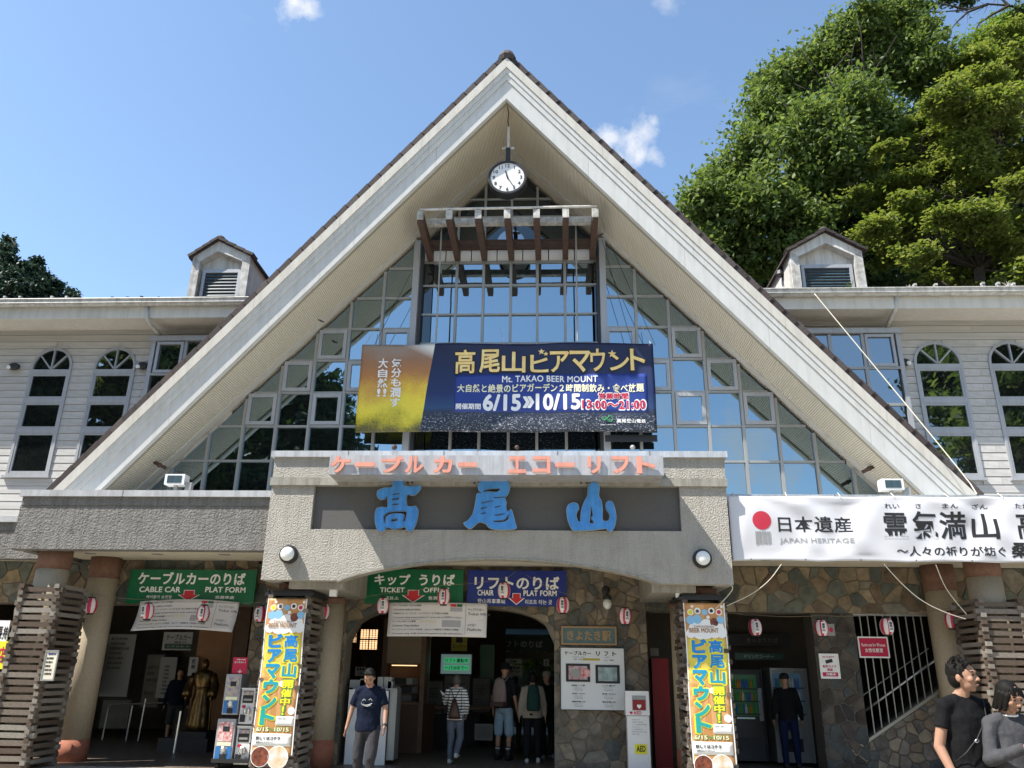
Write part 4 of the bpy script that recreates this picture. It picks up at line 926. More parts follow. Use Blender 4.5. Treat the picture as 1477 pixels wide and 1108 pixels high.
bx0, bx1 = U(386, 872, 13.96).x, U(444, 872, 13.96).x
crib((bx0+bx1)/2+.0, 'dark slatted timber crib behind the left vertical beer banner', 2.80)
bx2, bx3 = U(986, 874, 13.96).x, U(1045.5, 874, 13.96).x
crib((bx2+bx3)/2, 'dark slatted timber crib behind the right vertical beer banner', 2.79)
crib(U(1444, 880, 14.02).x, 'weathered log crib of stacked slats behind the couple at the right', 2.86)
for xx in ((bx0+bx1)/2, (bx2+bx3)/2): tag(mk('cover_board', MB().box(xx-.42, xx+.42, 13.98, 14.95, 2.82, 2.875).box(xx-.40, xx+.40, 14.0, 14.93, 2.875, 2.91), M['black']), 'dark flat cap on the crib behind the %s beer banner' % ('left' if xx < -1 else 'right'), 'cap')

# ================================================================== hanging direction signs
def dir_sign(rect, m, rows, arrow, label, Y=15.68):
    x0, x1, z0, z1 = prect(*rect, Y); r = tag(mk('direction_sign', MB().box(x0, x1, Y, Y+.05, z0, z1), M[m]), label, 'sign'); r_e = r
    # frame lip
    t_ = .012; mk('frame', MB().box(x0-t_, x1+t_, Y-.006, Y+.045, z1, z1+t_).box(x0-t_, x1+t_, Y-.006, Y+.045, z0-t_, z0).box(x0-t_, x0, Y-.005, Y+.044, z0, z1).box(x1, x1+t_, Y-.005, Y+.044, z0, z1), M[m], r)
    for (s, a, b_, c_, d_, bo) in rows:
        ptext(s, a, b_, c_, d_, Y, M['w_print'], r, bold=bo, ext=.006)
    ax0, ax1, az0, az1 = prect(*arrow, Y); xm = (ax0+ax1)/2; w_ = (ax1-ax0)/2; h_ = az1-az0
    def arr(s, y, m_):
        e = s
        P_ = [(xm-w_*.5-e, az1+e), (xm+w_*.5+e, az1+e), (xm+w_*.5+e, az0+h_*.58+e*.2), (xm+w_+e*2.4, az0+h_*.58+e*.2), (xm, az0-e*1.4), (xm-w_-e*2.4, az0+h_*.58+e*.2), (xm-w_*.5-e, az0+h_*.58+e*.2)]
        mk('arrow', MB().prism(P_, y, y+.003), M[m_], r)
    arr(.012, Y-.005, 'w_print'); arr(0, Y-.0095, 'r_print')
    return r
z1f = Z(5.54, 160, 800)
def R1(s, a, b_, c_, d_, bo): q = zrect(z1f, a, b_, c_, d_); return (s, q[0], q[1], q[2], q[3], bo)
dir_sign((186, 367.5, 823, 870.5), 'g_sign', [R1('ケーブルカーのりば', 220, 1075, 142, 240, .03), R1('CABLE CAR', 230, 555, 258, 300, .03), R1('PLAT FORM', 757, 1075, 261, 302, .03), R1('케이블카 승강장', 282, 487, 326, 352, .01), R1('乘纜車處', 832, 985, 330, 356, .01)], zrect(z1f, 545, 700, 288, 368), 'green enamel sign for the cable car platform with red down arrow')
z2f = Z(6.714, 500, 800)
def R2(s, a, b_, c_, d_, bo): q = zrect(z2f, a, b_, c_, d_); return (s, q[0], q[1], q[2], q[3], bo)
dir_sign((528, 667.5, 822.5, 870.5), 'g_sign', [R2('キップ', 272, 615, 192, 295, .03), R2('うりば', 705, 1047, 192, 300, .03), R2('TICKET', 325, 560, 320, 365, .03), R2('OFFICE', 745, 990, 322, 366, .03), R2('매표소', 365, 505, 405, 440, .012), R2('售票處', 790, 930, 405, 442, .012)], zrect(z2f, 548, 742, 348, 460), 'green enamel ticket office sign with red down arrow under the arch')
z3f = Z(2.3675, 700, 640)
def R3(s, a, b_, c_, d_, bo): q = zrect(z3f, a, b_, c_, d_); return (s, q[0], q[1], q[2], q[3], bo)
dir_sign((675, 816.5, 824, 873.5), 'b_sign', [R3('リフトのりば', -36, 252, 454, 498, .03), R3('CHAIR', -26, 28, 500, 518, .03), R3('PLAT FORM', 131, 243, 502, 520, .03), R3('登山吊車車站', -27, 68, 530, 546, .01), R3('리프트 타는 곳', 136, 228, 533, 549, .01)], zrect(z3f, 83, 130, 513, 548), 'blue enamel sign for the chair lift platform with red down arrow')
M['paper'] = mat('laminated_paper', (.72, .69, .68), .5, col2=(.66, .63, .62), nscale=2); M['greytext'] = flat('grey_print', (.10, .10, .10)); M['lilac'] = flat('grey_block_print', (.38, .38, .40))
def info_sheet(rect, label, curl, Y=15.58):
    x0, x1, z0, z1 = prect(*rect, Y); W_, H_ = x1-x0, z1-z0
    wf = lambda p: (p[0], p[1]-curl*.12*(1-(p[2]-z0)/H_)**2+.02*math.sin(p[0]*4), p[2]+curl*.03*math.sin((p[0]-x0)/W_*math.pi))
    r = tag(grid_sheet('info_sheet', x0, x1, z0, z1, Y, 16, 8, M['paper'], None, wf, .006), label, 'notice')
    L = ['キップをお持ちでないお客様', 'Customers without tickets', '交通系ICカード（パスモ・スイカなど）をご利用のお客様', 'Customers using transportation IC cards such as PASMO or Suica', 'キップをお持ちのお客様', 'Customers Ticket Holders', 'クレジットカードタッチ決済、QRコード認証をご利用のお客様', 'Customers using credit card touch payment and QR authentication']
    wd = [.29, .28, .57, .70, .24, .27, .68, .72]
    for i, (s, q) in enumerate(zip(L, wd)):
        zc = z1-H_*(.085+i*.119); text(s, x0+W_*.045, x0+W_*(.045+q), zc-H_*.032, zc+H_*.028, Y-.004, M['greytext'], r, bold=.012, ext=.0015, warp=wf, res=1, cut=.25)
    for s, zz in (('キップうりばへ', .18), ('Ticket Office', .31), ('のりばへ', .64), ('Platform', .77)):
        text(s, x0+W_*.81, x0+W_*(.81+.017*len(s) if s[0] in 'TP' else .81+.022*len(s)), z1-H_*(zz+.05), z1-H_*(zz-.03), Y-.004, M['greytext'], r, bold=.01, ext=.0015, warp=wf, res=1)
    for (a, b_, c_, d_, m_) in ((.63, .69, .04, .12, 'r_print'), (.695, .75, .04, .12, 'g_sign'), (.63, .75, .14, .26, 'lilac'), (.55, .74, .52, .72, 'lilac'), (.32, .50, .52, .60, 'cream_soffit'), (.785, .787, .03, .95, 'greytext'), (.03, .96, .495, .50, 'greytext')):
        b = MB().box(x0+W_*a, x0+W_*b_, Y-.005, Y-.003, z1-H_*d_, z1-H_*c_); b.v = [wf(p) for p in b.v]; mk('printed_block', b, M[m_], r)
    return r
info_sheet((199, 342, 868, 912), 'curling white bilingual notice sheet hanging below the cable car sign', 1.6)
info_sheet((560, 702, 870, 919), 'white bilingual notice sheet hanging below the ticket office sign', .3)

# ================================================================== big beer banner on the glass
M['gold'] = mat('gold_print', (.82, .50, .14), .5, col2=(.92, .78, .36), nscale=6, nmix=.8)
M['navy'] = mat('navy_print', (.008,.016,.06), .5, col2=(.008, .012, .04), nscale=1.2)
def beer_mat():
    m = bpy.data.materials.new('beer_banner_print'); m.use_nodes = True; t = m.node_tree; P = t.nodes['Principled BSDF']; P.inputs['Roughness'].default_value = .5
    co = N(t, 'ShaderNodeTexCoord'); sp = N(t, 'ShaderNodeSeparateXYZ'); t.links.new(co.outputs['Object'], sp.inputs[0])
    def ma(op, a, b_=None, cl=False):
        n = N(t, 'ShaderNodeMath', operation=op, use_clamp=cl)
        for i, v in enumerate((a, b_)):
            if v is None: continue
            if isinstance(v, (int, float)): n.inputs[i].default_value = v
            else: t.links.new(v, n.inputs[i])
        return n.outputs[0]
    def mixc(f, a, b_):
        n = N(t, 'ShaderNodeMix', data_type='RGBA')
        t.links.new(f, n.inputs[0])
        for i, v in ((6, a), (7, b_)):
            if isinstance(v, tuple): n.inputs[i].default_value = (*v, 1)
            else: t.links.new(v, n.inputs[i])
        return n.outputs[2]
    X_, Z_ = sp.outputs['X'], sp.outputs['Z']      # object space: origin at the banner's lower left corner
    # beer half: brown above, gold in the middle, acid yellow below; fine bubbles
    n1 = N(t, 'ShaderNodeTexNoise'); n1.inputs['Scale'].default_value = 1.5; n1.inputs['Detail'].default_value = 3; t.links.new(co.outputs['Object'], n1.inputs['Vector'])
    n2 = N(t, 'ShaderNodeTexNoise'); n2.inputs['Scale'].default_value = 60; n2.inputs['Detail'].default_value = 2; t.links.new(co.outputs['Object'], n2.inputs['Vector'])
    h = ma('ADD', ma('DIVIDE', Z_, 1.98), ma('MULTIPLY', ma('SUBTRACT', n1.outputs['Fac'], .5), .5)); h = ma('ADD', h, ma('MULTIPLY', ma('SUBTRACT', n2.outputs['Fac'], .5), .35)); h = ma('ADD', h, ma('MULTIPLY', X_, -.05))
    r = N(t, 'ShaderNodeValToRGB'); cr = r.color_ramp; cols = [(.0, (.10, .09, .03)), (.12, (.50, .42, .02)), (.25, (.80, .66, .05)), (.42, (.62, .36, .05)), (.6, (.42, .18, .05)), (.8, (.32, .16, .08)), (1, (.30, .25, .20))]
    while len(cr.elements) < len(cols): cr.elements.new(.5)
    for e, (p, c) in zip(cr.elements, cols): e.position = p; e.color = (*c, 1)
    t.links.new(h, r.inputs[0])
    foam = ma('MULTIPLY', ma('SUBTRACT', ma('ADD', ma('MULTIPLY', X_, 1.0), ma('MULTIPLY', Z_, 2.0)), 4.75), 2.0, True)
    beer = mixc(foam, r.outputs[0], (.75, .74, .68))
    # night sky half with city lights along the bottom
    r2 = N(t, 'ShaderNodeValToRGB'); cr = r2.color_ramp; cols = [(0, (.010, .012, .02)), (.22, (.02, .03, .06)), (.27, (.02,.06,.16)), (.42, (.006, .02, .10)), (.75, (.005, .012, .06)), (1, (.008, .012, .05))]
    while len(cr.elements) < len(cols): cr.elements.new(.5)
    for e, (p, c) in zip(cr.elements, cols): e.position = p; e.color = (*c, 1)
    t.links.new(ma('DIVIDE', Z_, 1.98), r2.inputs[0])
    n3 = N(t, 'ShaderNodeTexNoise'); n3.inputs['Scale'].default_value = 24; n3.inputs['Detail'].default_value = 5; n3.inputs['Roughness'].default_value = .8
    mp = N(t, 'ShaderNodeMapping'); mp.inputs['Scale'].default_value = (1, 1, 1.8); t.links.new(co.outputs['Object'], mp.inputs[0]); t.links.new(mp.outputs[0], n3.inputs['Vector'])
    li = ma('MULTIPLY', ma('SUBTRACT', n3.outputs['Fac'], .565), 14, True); li = ma('MULTIPLY', li, ma('MULTIPLY', ma('SUBTRACT', .46, Z_), 6, True))
    night = mixc(li, r2.outputs[0], (.72, .76, .78))
    side = ma('GREATER_THAN', ma('ADD', X_, ma('MULTIPLY', ma('SUBTRACT', Z_, 1.0), -.12)), 1.46)
    # the glass rises over the lights on the left
    t.links.new(mixc(side, beer, night), P.inputs['Base Color']); return m
YBN = 15.66
bn0, bn1, bz0, bz1 = -4.06, 2.15, 6.26, 8.225
BN = empty('beer_banner', (bn0, YBN, bz0), 'large navy and gold beer festival banner hung across the glazed gable', 'banner')
wv_ = lambda p: (p[0], p[1]-.018*math.sin((p[0]*1.3+p[2]*2.2)*2.1)-.012*math.sin(p[0]*5.1-p[2]*3), p[2]+.012*math.sin(p[0]*2.2) if p[2] < 6.4 or p[2] > 8.1 else p[2])
grid_sheet('cloth', bn0, bn1, bz0, bz1, YBN, 90, 30, beer_mat(), BN, wv_)
zb_f = Z(2.954, 480, 470)
M['boxblue'] = mat('translucent_blue_print', (.018, .045, .24), .5)
q = prect(*zrect(zb_f, 519, 1341, 206, 368), YBN); grid_sheet('text_panel', q[0], q[1], q[2], q[3], YBN-.004, 60, 10, M['boxblue'], BN, wv_, .003)
M['redp'] = flat('crimson_print', (.50, .015, .06)); M['cream_p'] = flat('cream_print', (.85, .82, .55))
def BT(s, a, b_, c_, d_, m, bold=.02, y=.010, **k): 
    q = prect(*zrect(zb_f, a, b_, c_, d_), YBN); return text(s, q[0], q[1], q[2], q[3], YBN-y, m, BN, bold=bold, ext=.002, warp=wv_, cut=.3, **k)
tit = [('高',522,606,104,202),('尾',626,712,104,200),('山',722,820,112,200),('ヒ',842,918,124,200),('ア',926,1006,110,198),('マ',1010,1098,108,196),('ウ',1098,1160,100,194),('ン',1180,1262,120,192),('ト',1268,1330,98,190)]
for (s, a, b_, c_, d_) in tit:
    BT(s, a-3, b_+3, c_-3, d_+3, M['ink'], .05, .007); BT(s, a, b_, c_, d_, M['gold'], .022, .012)
def star(cx, cz, r, y, m, parent, warp=None):
    pts = [(cx+math.sin(math.pi*k/5)*(r if k % 2 == 0 else r*.42), cz+math.cos(math.pi*k/5)*(r if k % 2 == 0 else r*.42)) for k in range(10)]
    b = MB().prism(pts, y-.003, y); b.v = [warp(p) for p in b.v] if warp else b.v; mk('star', b, m, parent)
for (x_, y_, r_) in ((889, 110, .075), (908, 120, .055), (1190, 122, .095)):
    u_, v_ = zb_f(x_, y_); p = U(u_, v_, YBN); star(p.x, p.z, r_, YBN-.012, M['gold'], BN, wv_)
BT('Mt. TAKAO BEER MOUNT', 722, 1128, 214, 240, M['w_print'], .02)
BT('大自然と絶景のビアガーデン２時間制飲み・食べ放題', 531, 1325, 248, 284, M['cream_p'], .022)
BT('開催期間', 525, 630, 333, 358, M['w_print'], .025); BT('6/15', 643, 798, 294, 360, M['w_print'], .04); BT('»', 812, 856, 304, 348, M['w_print'], .04); BT('10/15', 868, 1052, 293, 356, M['w_print'], .04)
BT('営業時間', 1131, 1261, 284, 313, M['w_print'], .07, .007); BT('営業時間', 1133, 1259, 286, 311, M['redp'], .03, .012)
BT('13:00～21:00', 1060, 1335, 316, 358, M['w_print'], .07, .007); BT('13:00～21:00', 1063, 1332, 319, 355, M['redp'], .03, .012)
for (s, a, b_, c_, d_) in (('気',252,292,142,178),('分',250,292,182,220),('も',248,290,224,258),('潤',244,288,262,304),('す',244,286,308,346),('大',196,236,142,182),('自',194,232,186,220),('然',190,234,224,262),('!!',190,226,268,300)):
    BT(s, a, b_, c_, d_, M['w_print'], .025)
BT('高尾登山電鉄', 1210, 1334, 398, 415, M['w_print'], .015); BT('Takao Tozan Railway', 1140, 1205, 419, 428, M['g_logo'] if 'g_logo' in M else M['w_print'], .01)
M['g_logo'] = flat('green_logo_print', (.02, .28, .09))
u_, v_ = zb_f(1171, 397); p = U(u_, v_, YBN-.02)
pts = [Vector((p.x+.10*math.sin(t_)*(1 if math.cos(t_) < 0 else 1), YBN-.045, p.z+.055*math.sin(2*t_)*.9+.02*math.cos(t_))) for t_ in [2*math.pi*k/24 for k in range(25)]]
mk('logo', MB().tube(pts, .010, 6), M['g_logo'], BN)
tag(mk('black_strip', MB().box(1.10, 2.16, 15.80, 15.82, 6.10, 6.24), M['black']), 'black strip showing under the lower right corner of the beer banner', 'strip')  # flat black strip just below the banner's lower right corner
for x in (-4.0, -2.6, -1.0, .5, 2.1):
    mk('tie', MB().tube([(x, YBN, bz1-.02), (x+.12*(1 if x < -1 else -1), YBN+.3, bz1+.5)], .006, 5), M['rope'], BN)
# long thin stay wires in front of the glass
for (a, b_, lab) in (((868, 345), (912, 498), 'thin dark stay wire right of the centre bay'), ((880, 352), (945, 498), 'second thin dark stay wire right of the centre bay'), ((592, 395), (540, 498), 'thin dark stay wire left of the centre bay')):
    p, q = U(*a, 15.6), U(*b_, 15.66); tag(mk('stay_wire', MB().tube([p, q], .006, 5), M['black']), lab, 'wire')

# ================================================================== white heritage banner
YH = 13.72
h0, h1, hz0, hz1 = 3.03, 10.4, 3.435, 4.545
def hw_(p):
    x, z = p[0]-h0, (p[2]-hz0)/(hz1-hz0)
    s = 0
    for (cx_, k, ph) in ((.9, 1, 0), (2.5, -1, .6), (3.6, 1, 1.2), (4.7, -1, .3), (6.2, 1, .9)):
        d = x-cx_-k*(1-z)*1.1; s += math.exp(-(d*1.6)**2)*math.sin(d*7+ph+z*4)*.022
    s += .020*math.sin(x*2.6-z*4.0)+.007*math.sin(x*5.3+z*5.5)+.002*math.sin(x*9-z*7)
    ramp = min(1, x/.25)*min(1, max(z, .0)*5+.25)*min(1, (1-z)*6+.15)
    e = .018*abs(math.sin(x*2.2))*(1 if z > .9 else (-1 if z < .1 else 0))
    return (p[0], p[1]+s*ramp*.95, p[2]-e)
M['cloth'] = mat('white_banner_cloth', (.62, .62, .65), .7); 
HB = empty('heritage_banner', (h0, YH, hz0), 'long rippled white cloth banner with red disc and black brush lettering', 'banner')
grid_sheet('cloth', h0, h1, hz0, hz1, YH, 190, 34, M['cloth'], HB, hw_)
zh = Z(3.38, 1040, 700)
def HT(s, a, b_, c_, d_, m='ink', bold=.02, y=.0035, **k):
    q = prect(*zrect(zh, a, b_, c_, d_), YH); return text(s, q[0], q[1], q[2], q[3], YH-y, M[m], HB, bold=bold, ext=.0005, warp=hw_, cut=.04, **k)
M['redd'] = flat('red_disc_print', (.52, .03, .06)); M['greyp'] = flat('grey_print_block', (.33, .33, .33))
u_, v_ = zh(197, 172); p = U(u_, v_, YH); bm_ = MB()
rr_ = .158; n = 26
for k in range(n):
    for q_ in range(4):
        a0, a1 = 2*math.pi*k/n, 2*math.pi*(k+1)/n; r0, r1 = rr_*q_/4, rr_*(q_+1)/4
        bm_.add([hw_((p.x+math.cos(a)*r, YH-.004, p.z+math.sin(a)*r)) for a, r in ((a0, r0), (a0, r1), (a1, r1), (a1, r0))], [(0, 1, 2, 3)])
mk('red_disc', bm_, M['redd'], HB)
for k in range(9):
    x_ = 168+k*8.4; q = prect(*zrect(zh, x_, x_+(6.2 if k not in (3, 6) else 3), 222+abs(4-k)*1.0, 288-(k % 3)*3), YH)
    b = MB().box(q[0], q[1], YH-.008, YH-.004, q[2], q[3]); b.v = [hw_(v) for v in b.v]; mk('grey_bar', b, M['greyp'], HB)
HT('日本遺産', 278, 638, 152, 230, bold=.012); HT('JAPAN HERITAGE', 288, 645, 258, 288, 'greyp', .012)
for (s, a, b_, c_, d_) in (('霊',788,905,136,258),('氣',932,1052,128,262),('満',1068,1198,130,262),('山',1224,1350,138,262),('高',1442,1560,130,262)): HT(s, a, b_, c_, d_, bold=.02, shear=.06)
HT('～人々の祈りが紡ぐ', 858, 1388, 298, 348, bold=.018); HT('桑', 1415, 1500, 282, 358, bold=.025); HT('都', 1515, 1600, 282, 358, bold=.025); HT('物語', 1620, 1780, 282, 358, bold=.025)
for (s, a, b_) in (('れい',795,868),('さ',945,972),('まん',1076,1150),('ざん',1226,1305),('たか',1430,1500)): HT(s, a, b_, 90, 114, bold=.01)
for i in range(9):
    x = h0+.1+i*.9; mk('tie', MB().tube([(x, YH-.01, hz1-.02), (x+.03, 13.9, hz1+.09)], .008, 5), M['rope'], HB)
    mk('eyelet', MB().ball((x+.2, YH-.015, hz0+.03), .012, n=8, m=4), M['iron'], HB)
# ropes
def rope(pts, Y, label, r=.0065, m='rope'):
    w3 = [U(p[0], p[1], p[2] if len(p) > 2 else Y) for p in pts]; out = []
    for _ in range(2 if len(w3) > 2 else 0): w3 = [w3[0]]+[v for a, b_ in zip(w3[:-1], w3[1:]) for v in (a.lerp(b_, .25), a.lerp(b_, .75))]+[w3[-1]]
    for i in range(len(w3)-1):
        for k in range(6): t_ = k/6; out.append(w3[i].lerp(w3[i+1], t_))
    out.append(w3[-1]); tag(mk('rope', MB().tube(out, r, 6), M[m], smooth=True), label, 'rope')
rope([(1175, 424, 15.1), (1395, 690, 14.0), (1409, 713, 13.75)], 0, 'pale rope running from the right gutter down across the rake to the heritage banner', .011)
rope([(1127, 814, 13.72), (1110, 838, 13.8), (1084, 858, 13.9), (1048, 874, 13.98)], 0, 'slack rope from the heritage banner foot to the right beer banner crib')
rope([(1275, 814, 13.72), (1300, 842, 13.8), (1330, 868, 13.9), (1366, 885, 13.95), (1393, 893, 14.0)], 0, 'slack rope from the heritage banner foot to the right timber crib')
rope([(1350, 815, 13.72), (1362, 846, 13.85), (1380, 870, 13.95), (1394, 886, 14.0)], 0, 'short steep rope beside the barred stairway column')
rope([(1044, 841, 13.7), (1060, 846, 13.8), (1048, 862, 13.9), (1032, 878, 13.95)], 0, 'knotted rope end at the lower right corner of the canopy', .008)

# ================================================================== vertical beer banners on the cribs
def vmat():
    m = bpy.data.materials.new('orange_banner_print'); m.use_nodes = True; t = m.node_tree; P = t.nodes['Principled BSDF']; P.inputs['Roughness'].default_value = .45
    co = N(t, 'ShaderNodeTexCoord'); sp = N(t, 'ShaderNodeSeparateXYZ'); t.links.new(co.outputs['Object'], sp.inputs[0])
    def ma(op, a, b_=None, cl=False):
        n = N(t, 'ShaderNodeMath', operation=op, use_clamp=cl)
        for i, v in enumerate((a, b_)):
            if v is None: continue
            if isinstance(v, (int, float)): n.inputs[i].default_value = v
            else: t.links.new(v, n.inputs[i])
        return n.outputs[0]
    an = ma('ARCTAN2', ma('SUBTRACT', sp.outputs['Z'], 1.45), sp.outputs['X']); ray = ma('GREATER_THAN', ma('SINE', ma('MULTIPLY', an, 16)), 0.1)
    dz = ma('SUBTRACT', 1, ma('MULTIPLY', ma('ABSOLUTE', ma('SUBTRACT', sp.outputs['Z'], 1.9)), 2.2), True)
    n1 = N(t, 'ShaderNodeMix', data_type='RGBA'); t.links.new(ray, n1.inputs[0]); n1.inputs[6].default_value = (.52, .25, .08, 1); n1.inputs[7].default_value = (.62, .33, .13, 1)
    n2 = N(t, 'ShaderNodeMix', data_type='RGBA'); t.links.new(dz, n2.inputs[0]); t.links.new(n1.outputs[2], n2.inputs[6]); n2.inputs[7].default_value = (.74, .62, .08, 1)
    t.links.new(n2.outputs[2], P.inputs['Base Color']); return m
M['vban'] = vmat()
def tealm():
    m = bpy.data.materials.new('blue_to_teal_print'); m.use_nodes = True; t = m.node_tree; P = t.nodes['Principled BSDF']; P.inputs['Roughness'].default_value = .5
    co = N(t, 'ShaderNodeTexCoord'); sp = N(t, 'ShaderNodeSeparateXYZ'); t.links.new(co.outputs['Object'], sp.inputs[0])
    r = N(t, 'ShaderNodeMapRange'); r.inputs['From Min'].default_value = 1.25; r.inputs['From Max'].default_value = 1.95; t.links.new(sp.outputs['Z'], r.inputs[0])
    c = N(t, 'ShaderNodeMix', data_type='RGBA'); t.links.new(r.outputs[0], c.inputs[0]); c.inputs[6].default_value = (.01, .36, .33, 1); c.inputs[7].default_value = (.01, .23, .62, 1)
    t.links.new(c.outputs[2], P.inputs['Base Color']); return m
M['teal'] = tealm(); M['yel'] = flat('yellow_print', (.78, .72, .03)); M['grn'] = flat('green_outline_print', (.05, .30, .08)); M['brn'] = flat('brown_print', (.40, .22, .10)); M['lb'] = flat('light_blue_print', (.25, .50, .72)); M['food'] = mat('food_photo_print', (.30, .08, .04), .5, col2=(.04, .015, .01), nscale=14); M['beerp'] = mat('beer_photo_print', (.55, .33, .06), .5, col2=(.75, .78, .82), nscale=5)
zv = Z(4.133, 960, 840); YV = 13.965
v0, v1 = bx2, bx3; vz1 = U(1015, 870, YV).z; vz0 = .32
def vbanner(dx, label, ph):
    root = empty('vertical_banner', (v0+dx+(v1-v0)/2, YV, 0), label, 'banner', 'vertical beer banners on the timber cribs')
    wf = lambda p: (p[0]+.006*math.sin(p[2]*4+ph), p[1]-.010*math.sin(p[2]*6+ph+p[0]*3)-.008*math.sin(p[2]*2.1+ph), p[2])
    grid_sheet('cloth', v0+dx, v1+dx, vz0, vz1, YV, 8, 60, M['vban'], root, wf)
    for sx in (0, 1):
        x_ = (v0 if sx == 0 else v1-.018)+dx; b = MB()
        for i in range(20):
            za, zb_ = vz0+(vz1-vz0)*i/20, vz0+(vz1-vz0)*(i+1)/20; b.add([wf((x_, YV-.003, za)), wf((x_+.018, YV-.003, za)), wf((x_+.018, YV-.003, zb_)), wf((x_, YV-.003, zb_))], [(0, 1, 2, 3)])
        mk('white_edge', b, M['w_print'], root)
    def R(a, b_, c_, d_): q = prect(*zrect(zv, a, b_, c_, d_), YV); return q[0]+dx, q[1]+dx, q[2], q[3]
    def VT(s, a, b_, c_, d_, m, bold, y, **k): q = R(a, b_, c_, d_); return text(s, *q, YV-y, M[m], root, bold=bold, ext=.001, warp=wf, **k)
    for (s, a, b_, c_, d_) in (('ビ',158,240,342,420),('ア',162,243,436,512),('マ',166,247,526,610),('ウ',172,255,622,702),('ン',178,262,716,800),('ト',188,268,808,894),('高',256,338,345,420),('尾',262,346,432,510),('山',268,352,520,604)):
        q = R(a-5, b_+5, c_-5, d_+5); b = MB()
        VT(s, a-4, b_+4, c_-4, d_+4, 'yel', .095, .003); VT(s, a, b_, c_, d_, 'teal', .058 if s in 'ビアマウント' else .034, .0065)
    for (s, a, b_, c_, d_) in (('開',286,350,623,672),('催',286,351,679,726),('中',292,352,732,778),('!',314,324,785,835)):
        VT(s, a-3, b_+3, c_-3, d_+3, 'grn', .06, .003); VT(s, a, b_, c_, d_, 'yel', .036, .0065)
    VT('6/15', 170, 250, 911, 938, 'grn', .06, .003); VT('6/15', 172, 248, 913, 936, 'cream_p', .025, .0065); VT('10/15', 285, 378, 913, 940, 'grn', .06, .003); VT('10/15', 287, 376, 915, 938, 'cream_p', .025, .0065); VT('～', 256, 280, 920, 932, 'grn', .04, .008)
    def D(x, y, r, m, yy=.004, n=20):
        u_, v_ = zv(x, y); p = U(u_, v_, YV); disc('printed_disc', p.x+dx, p.z, YV-yy, r*.0029, M[m], root, n, .002, wf)
    for (x, y, r) in ((215,265,32),(245,255,34),(180,280,40),(310,270,38),(335,300,30),(150,305,26),(240,290,45),(290,290,40),(200,300,36)): D(x, y, r, 'w_print', .004)
    for (x, y, r, m) in ((150,178,18,'w_print'),(192,170,18,'w_print'),(235,178,17,'lb'),(275,170,18,'w_print'),(320,178,18,'w_print'),(150,225,24,'lb'),(190,220,26,'lb'),(292,238,24,'food'),(328,225,22,'lb'),(160,143,8,'w_print'),(335,145,8,'w_print'),(255,208,10,'w_print'),(372,812,21,'w_print'),(278,645,16,'w_print'),(225,1092,54,'w_print'),(335,1098,60,'w_print')): D(x, y, r, m, .0045)
    for (x, y, r, m) in ((150,178,13,'yel'),(192,172,10,'greytext'),(275,170,10,'ink'),(320,178,12,'redd'),(225,1092,50,'food'),(335,1098,56,'beerp')): D(x, y, r, m, .006)
    VT('BEER MOUNT', 142, 316, 274, 300, 'brn', .03, .012); VT('TAKAOSAN', 168, 290, 258, 270, 'brn', .015, .012)
    for (a, b_, c_, d_) in ((286, 398, 846, 904), (165, 400, 952, 1030)):
        q = R(a, b_, c_, d_); grid_sheet('label_box', q[0], q[1], q[2], q[3], YV-.006, 8, 3, M['w_print'], root, wf, .002)
    VT('詳しくはコチラ', 178, 330, 966, 990, 'greytext', .035, .010); VT('高尾山ビアマウント', 185, 290, 998, 1010, 'greytext', .02, .010, res=1)
    q = R(345, 390, 970, 1020); VT('高尾登山電鉄', 290, 345, 850, 860, 'greyp', .01, .010, res=1)
    for i in range(10):
        for x_ in (v0+dx-.02, v1+dx+.02): z = vz0+.15+i*.27; mk('tie', MB().box(x_-.02, x_+.02, YV-.005, YV+.06, z, z+.02), M['black'], root)
    return root
vbanner(0, 'right vertical orange banner with blue katakana, tied to the crib left of the vending machines', 0.3)
vbanner(bx0-bx2, 'left vertical orange banner with blue katakana, tied to the crib beside the capsule machines', 1.7)

M['twine'] = flat('lantern_twine', (.20, .16, .11))
# ================================================================== paper lanterns on strings
def lmat():
    m = bpy.data.materials.new('lantern_paper'); m.use_nodes = True; t = m.node_tree; P = t.nodes['Principled BSDF']; P.inputs['Roughness'].default_value = .45
    co = N(t, 'ShaderNodeTexCoord'); sp = N(t, 'ShaderNodeSeparateXYZ'); t.links.new(co.outputs['Object'], sp.inputs[0])
    a = N(t, 'ShaderNodeMath', operation='ARCTAN2'); t.links.new(sp.outputs['X'], a.inputs[0]); t.links.new(sp.outputs['Y'], a.inputs[1])
    s = N(t, 'ShaderNodeMath', operation='MULTIPLY'); t.links.new(a.outputs[0], s.inputs[0]); s.inputs[1].default_value = 5
    c = N(t, 'ShaderNodeMath', operation='SINE'); t.links.new(s.outputs[0], c.inputs[0])
    r = N(t, 'ShaderNodeValToRGB'); e = r.color_ramp.elements; e[0].position = .42; e[0].color = (.75, .68, .68, 1); e[1].position = .58; e[1].color = (.55, .03, .075, 1)
    md = N(t, 'ShaderNodeMapRange'); md.inputs['From Min'].default_value = -1; t.links.new(c.outputs[0], md.inputs[0]); t.links.new(md.outputs[0], r.inputs[0]); t.links.new(r.outputs[0], P.inputs['Base Color'])
    P.inputs['Transmission Weight'].default_value = 0
    return m
LM = lmat()
lb_ = MB(); n = 24; H2 = .135
prof = []
for i in range(15):
    t_ = -1+2*i/14; r_ = .118*(1-abs(t_)**2.6*.42)*(1 if i % 2 else .965); prof.append((r_, t_*H2))
lb_.lathe((0, 0, 0), prof, 24); lme = bpy.data.meshes.new('paper_body'); lme.from_pydata(lb_.v, [], lb_.f); lme.materials.append(LM); lme.shade_smooth()
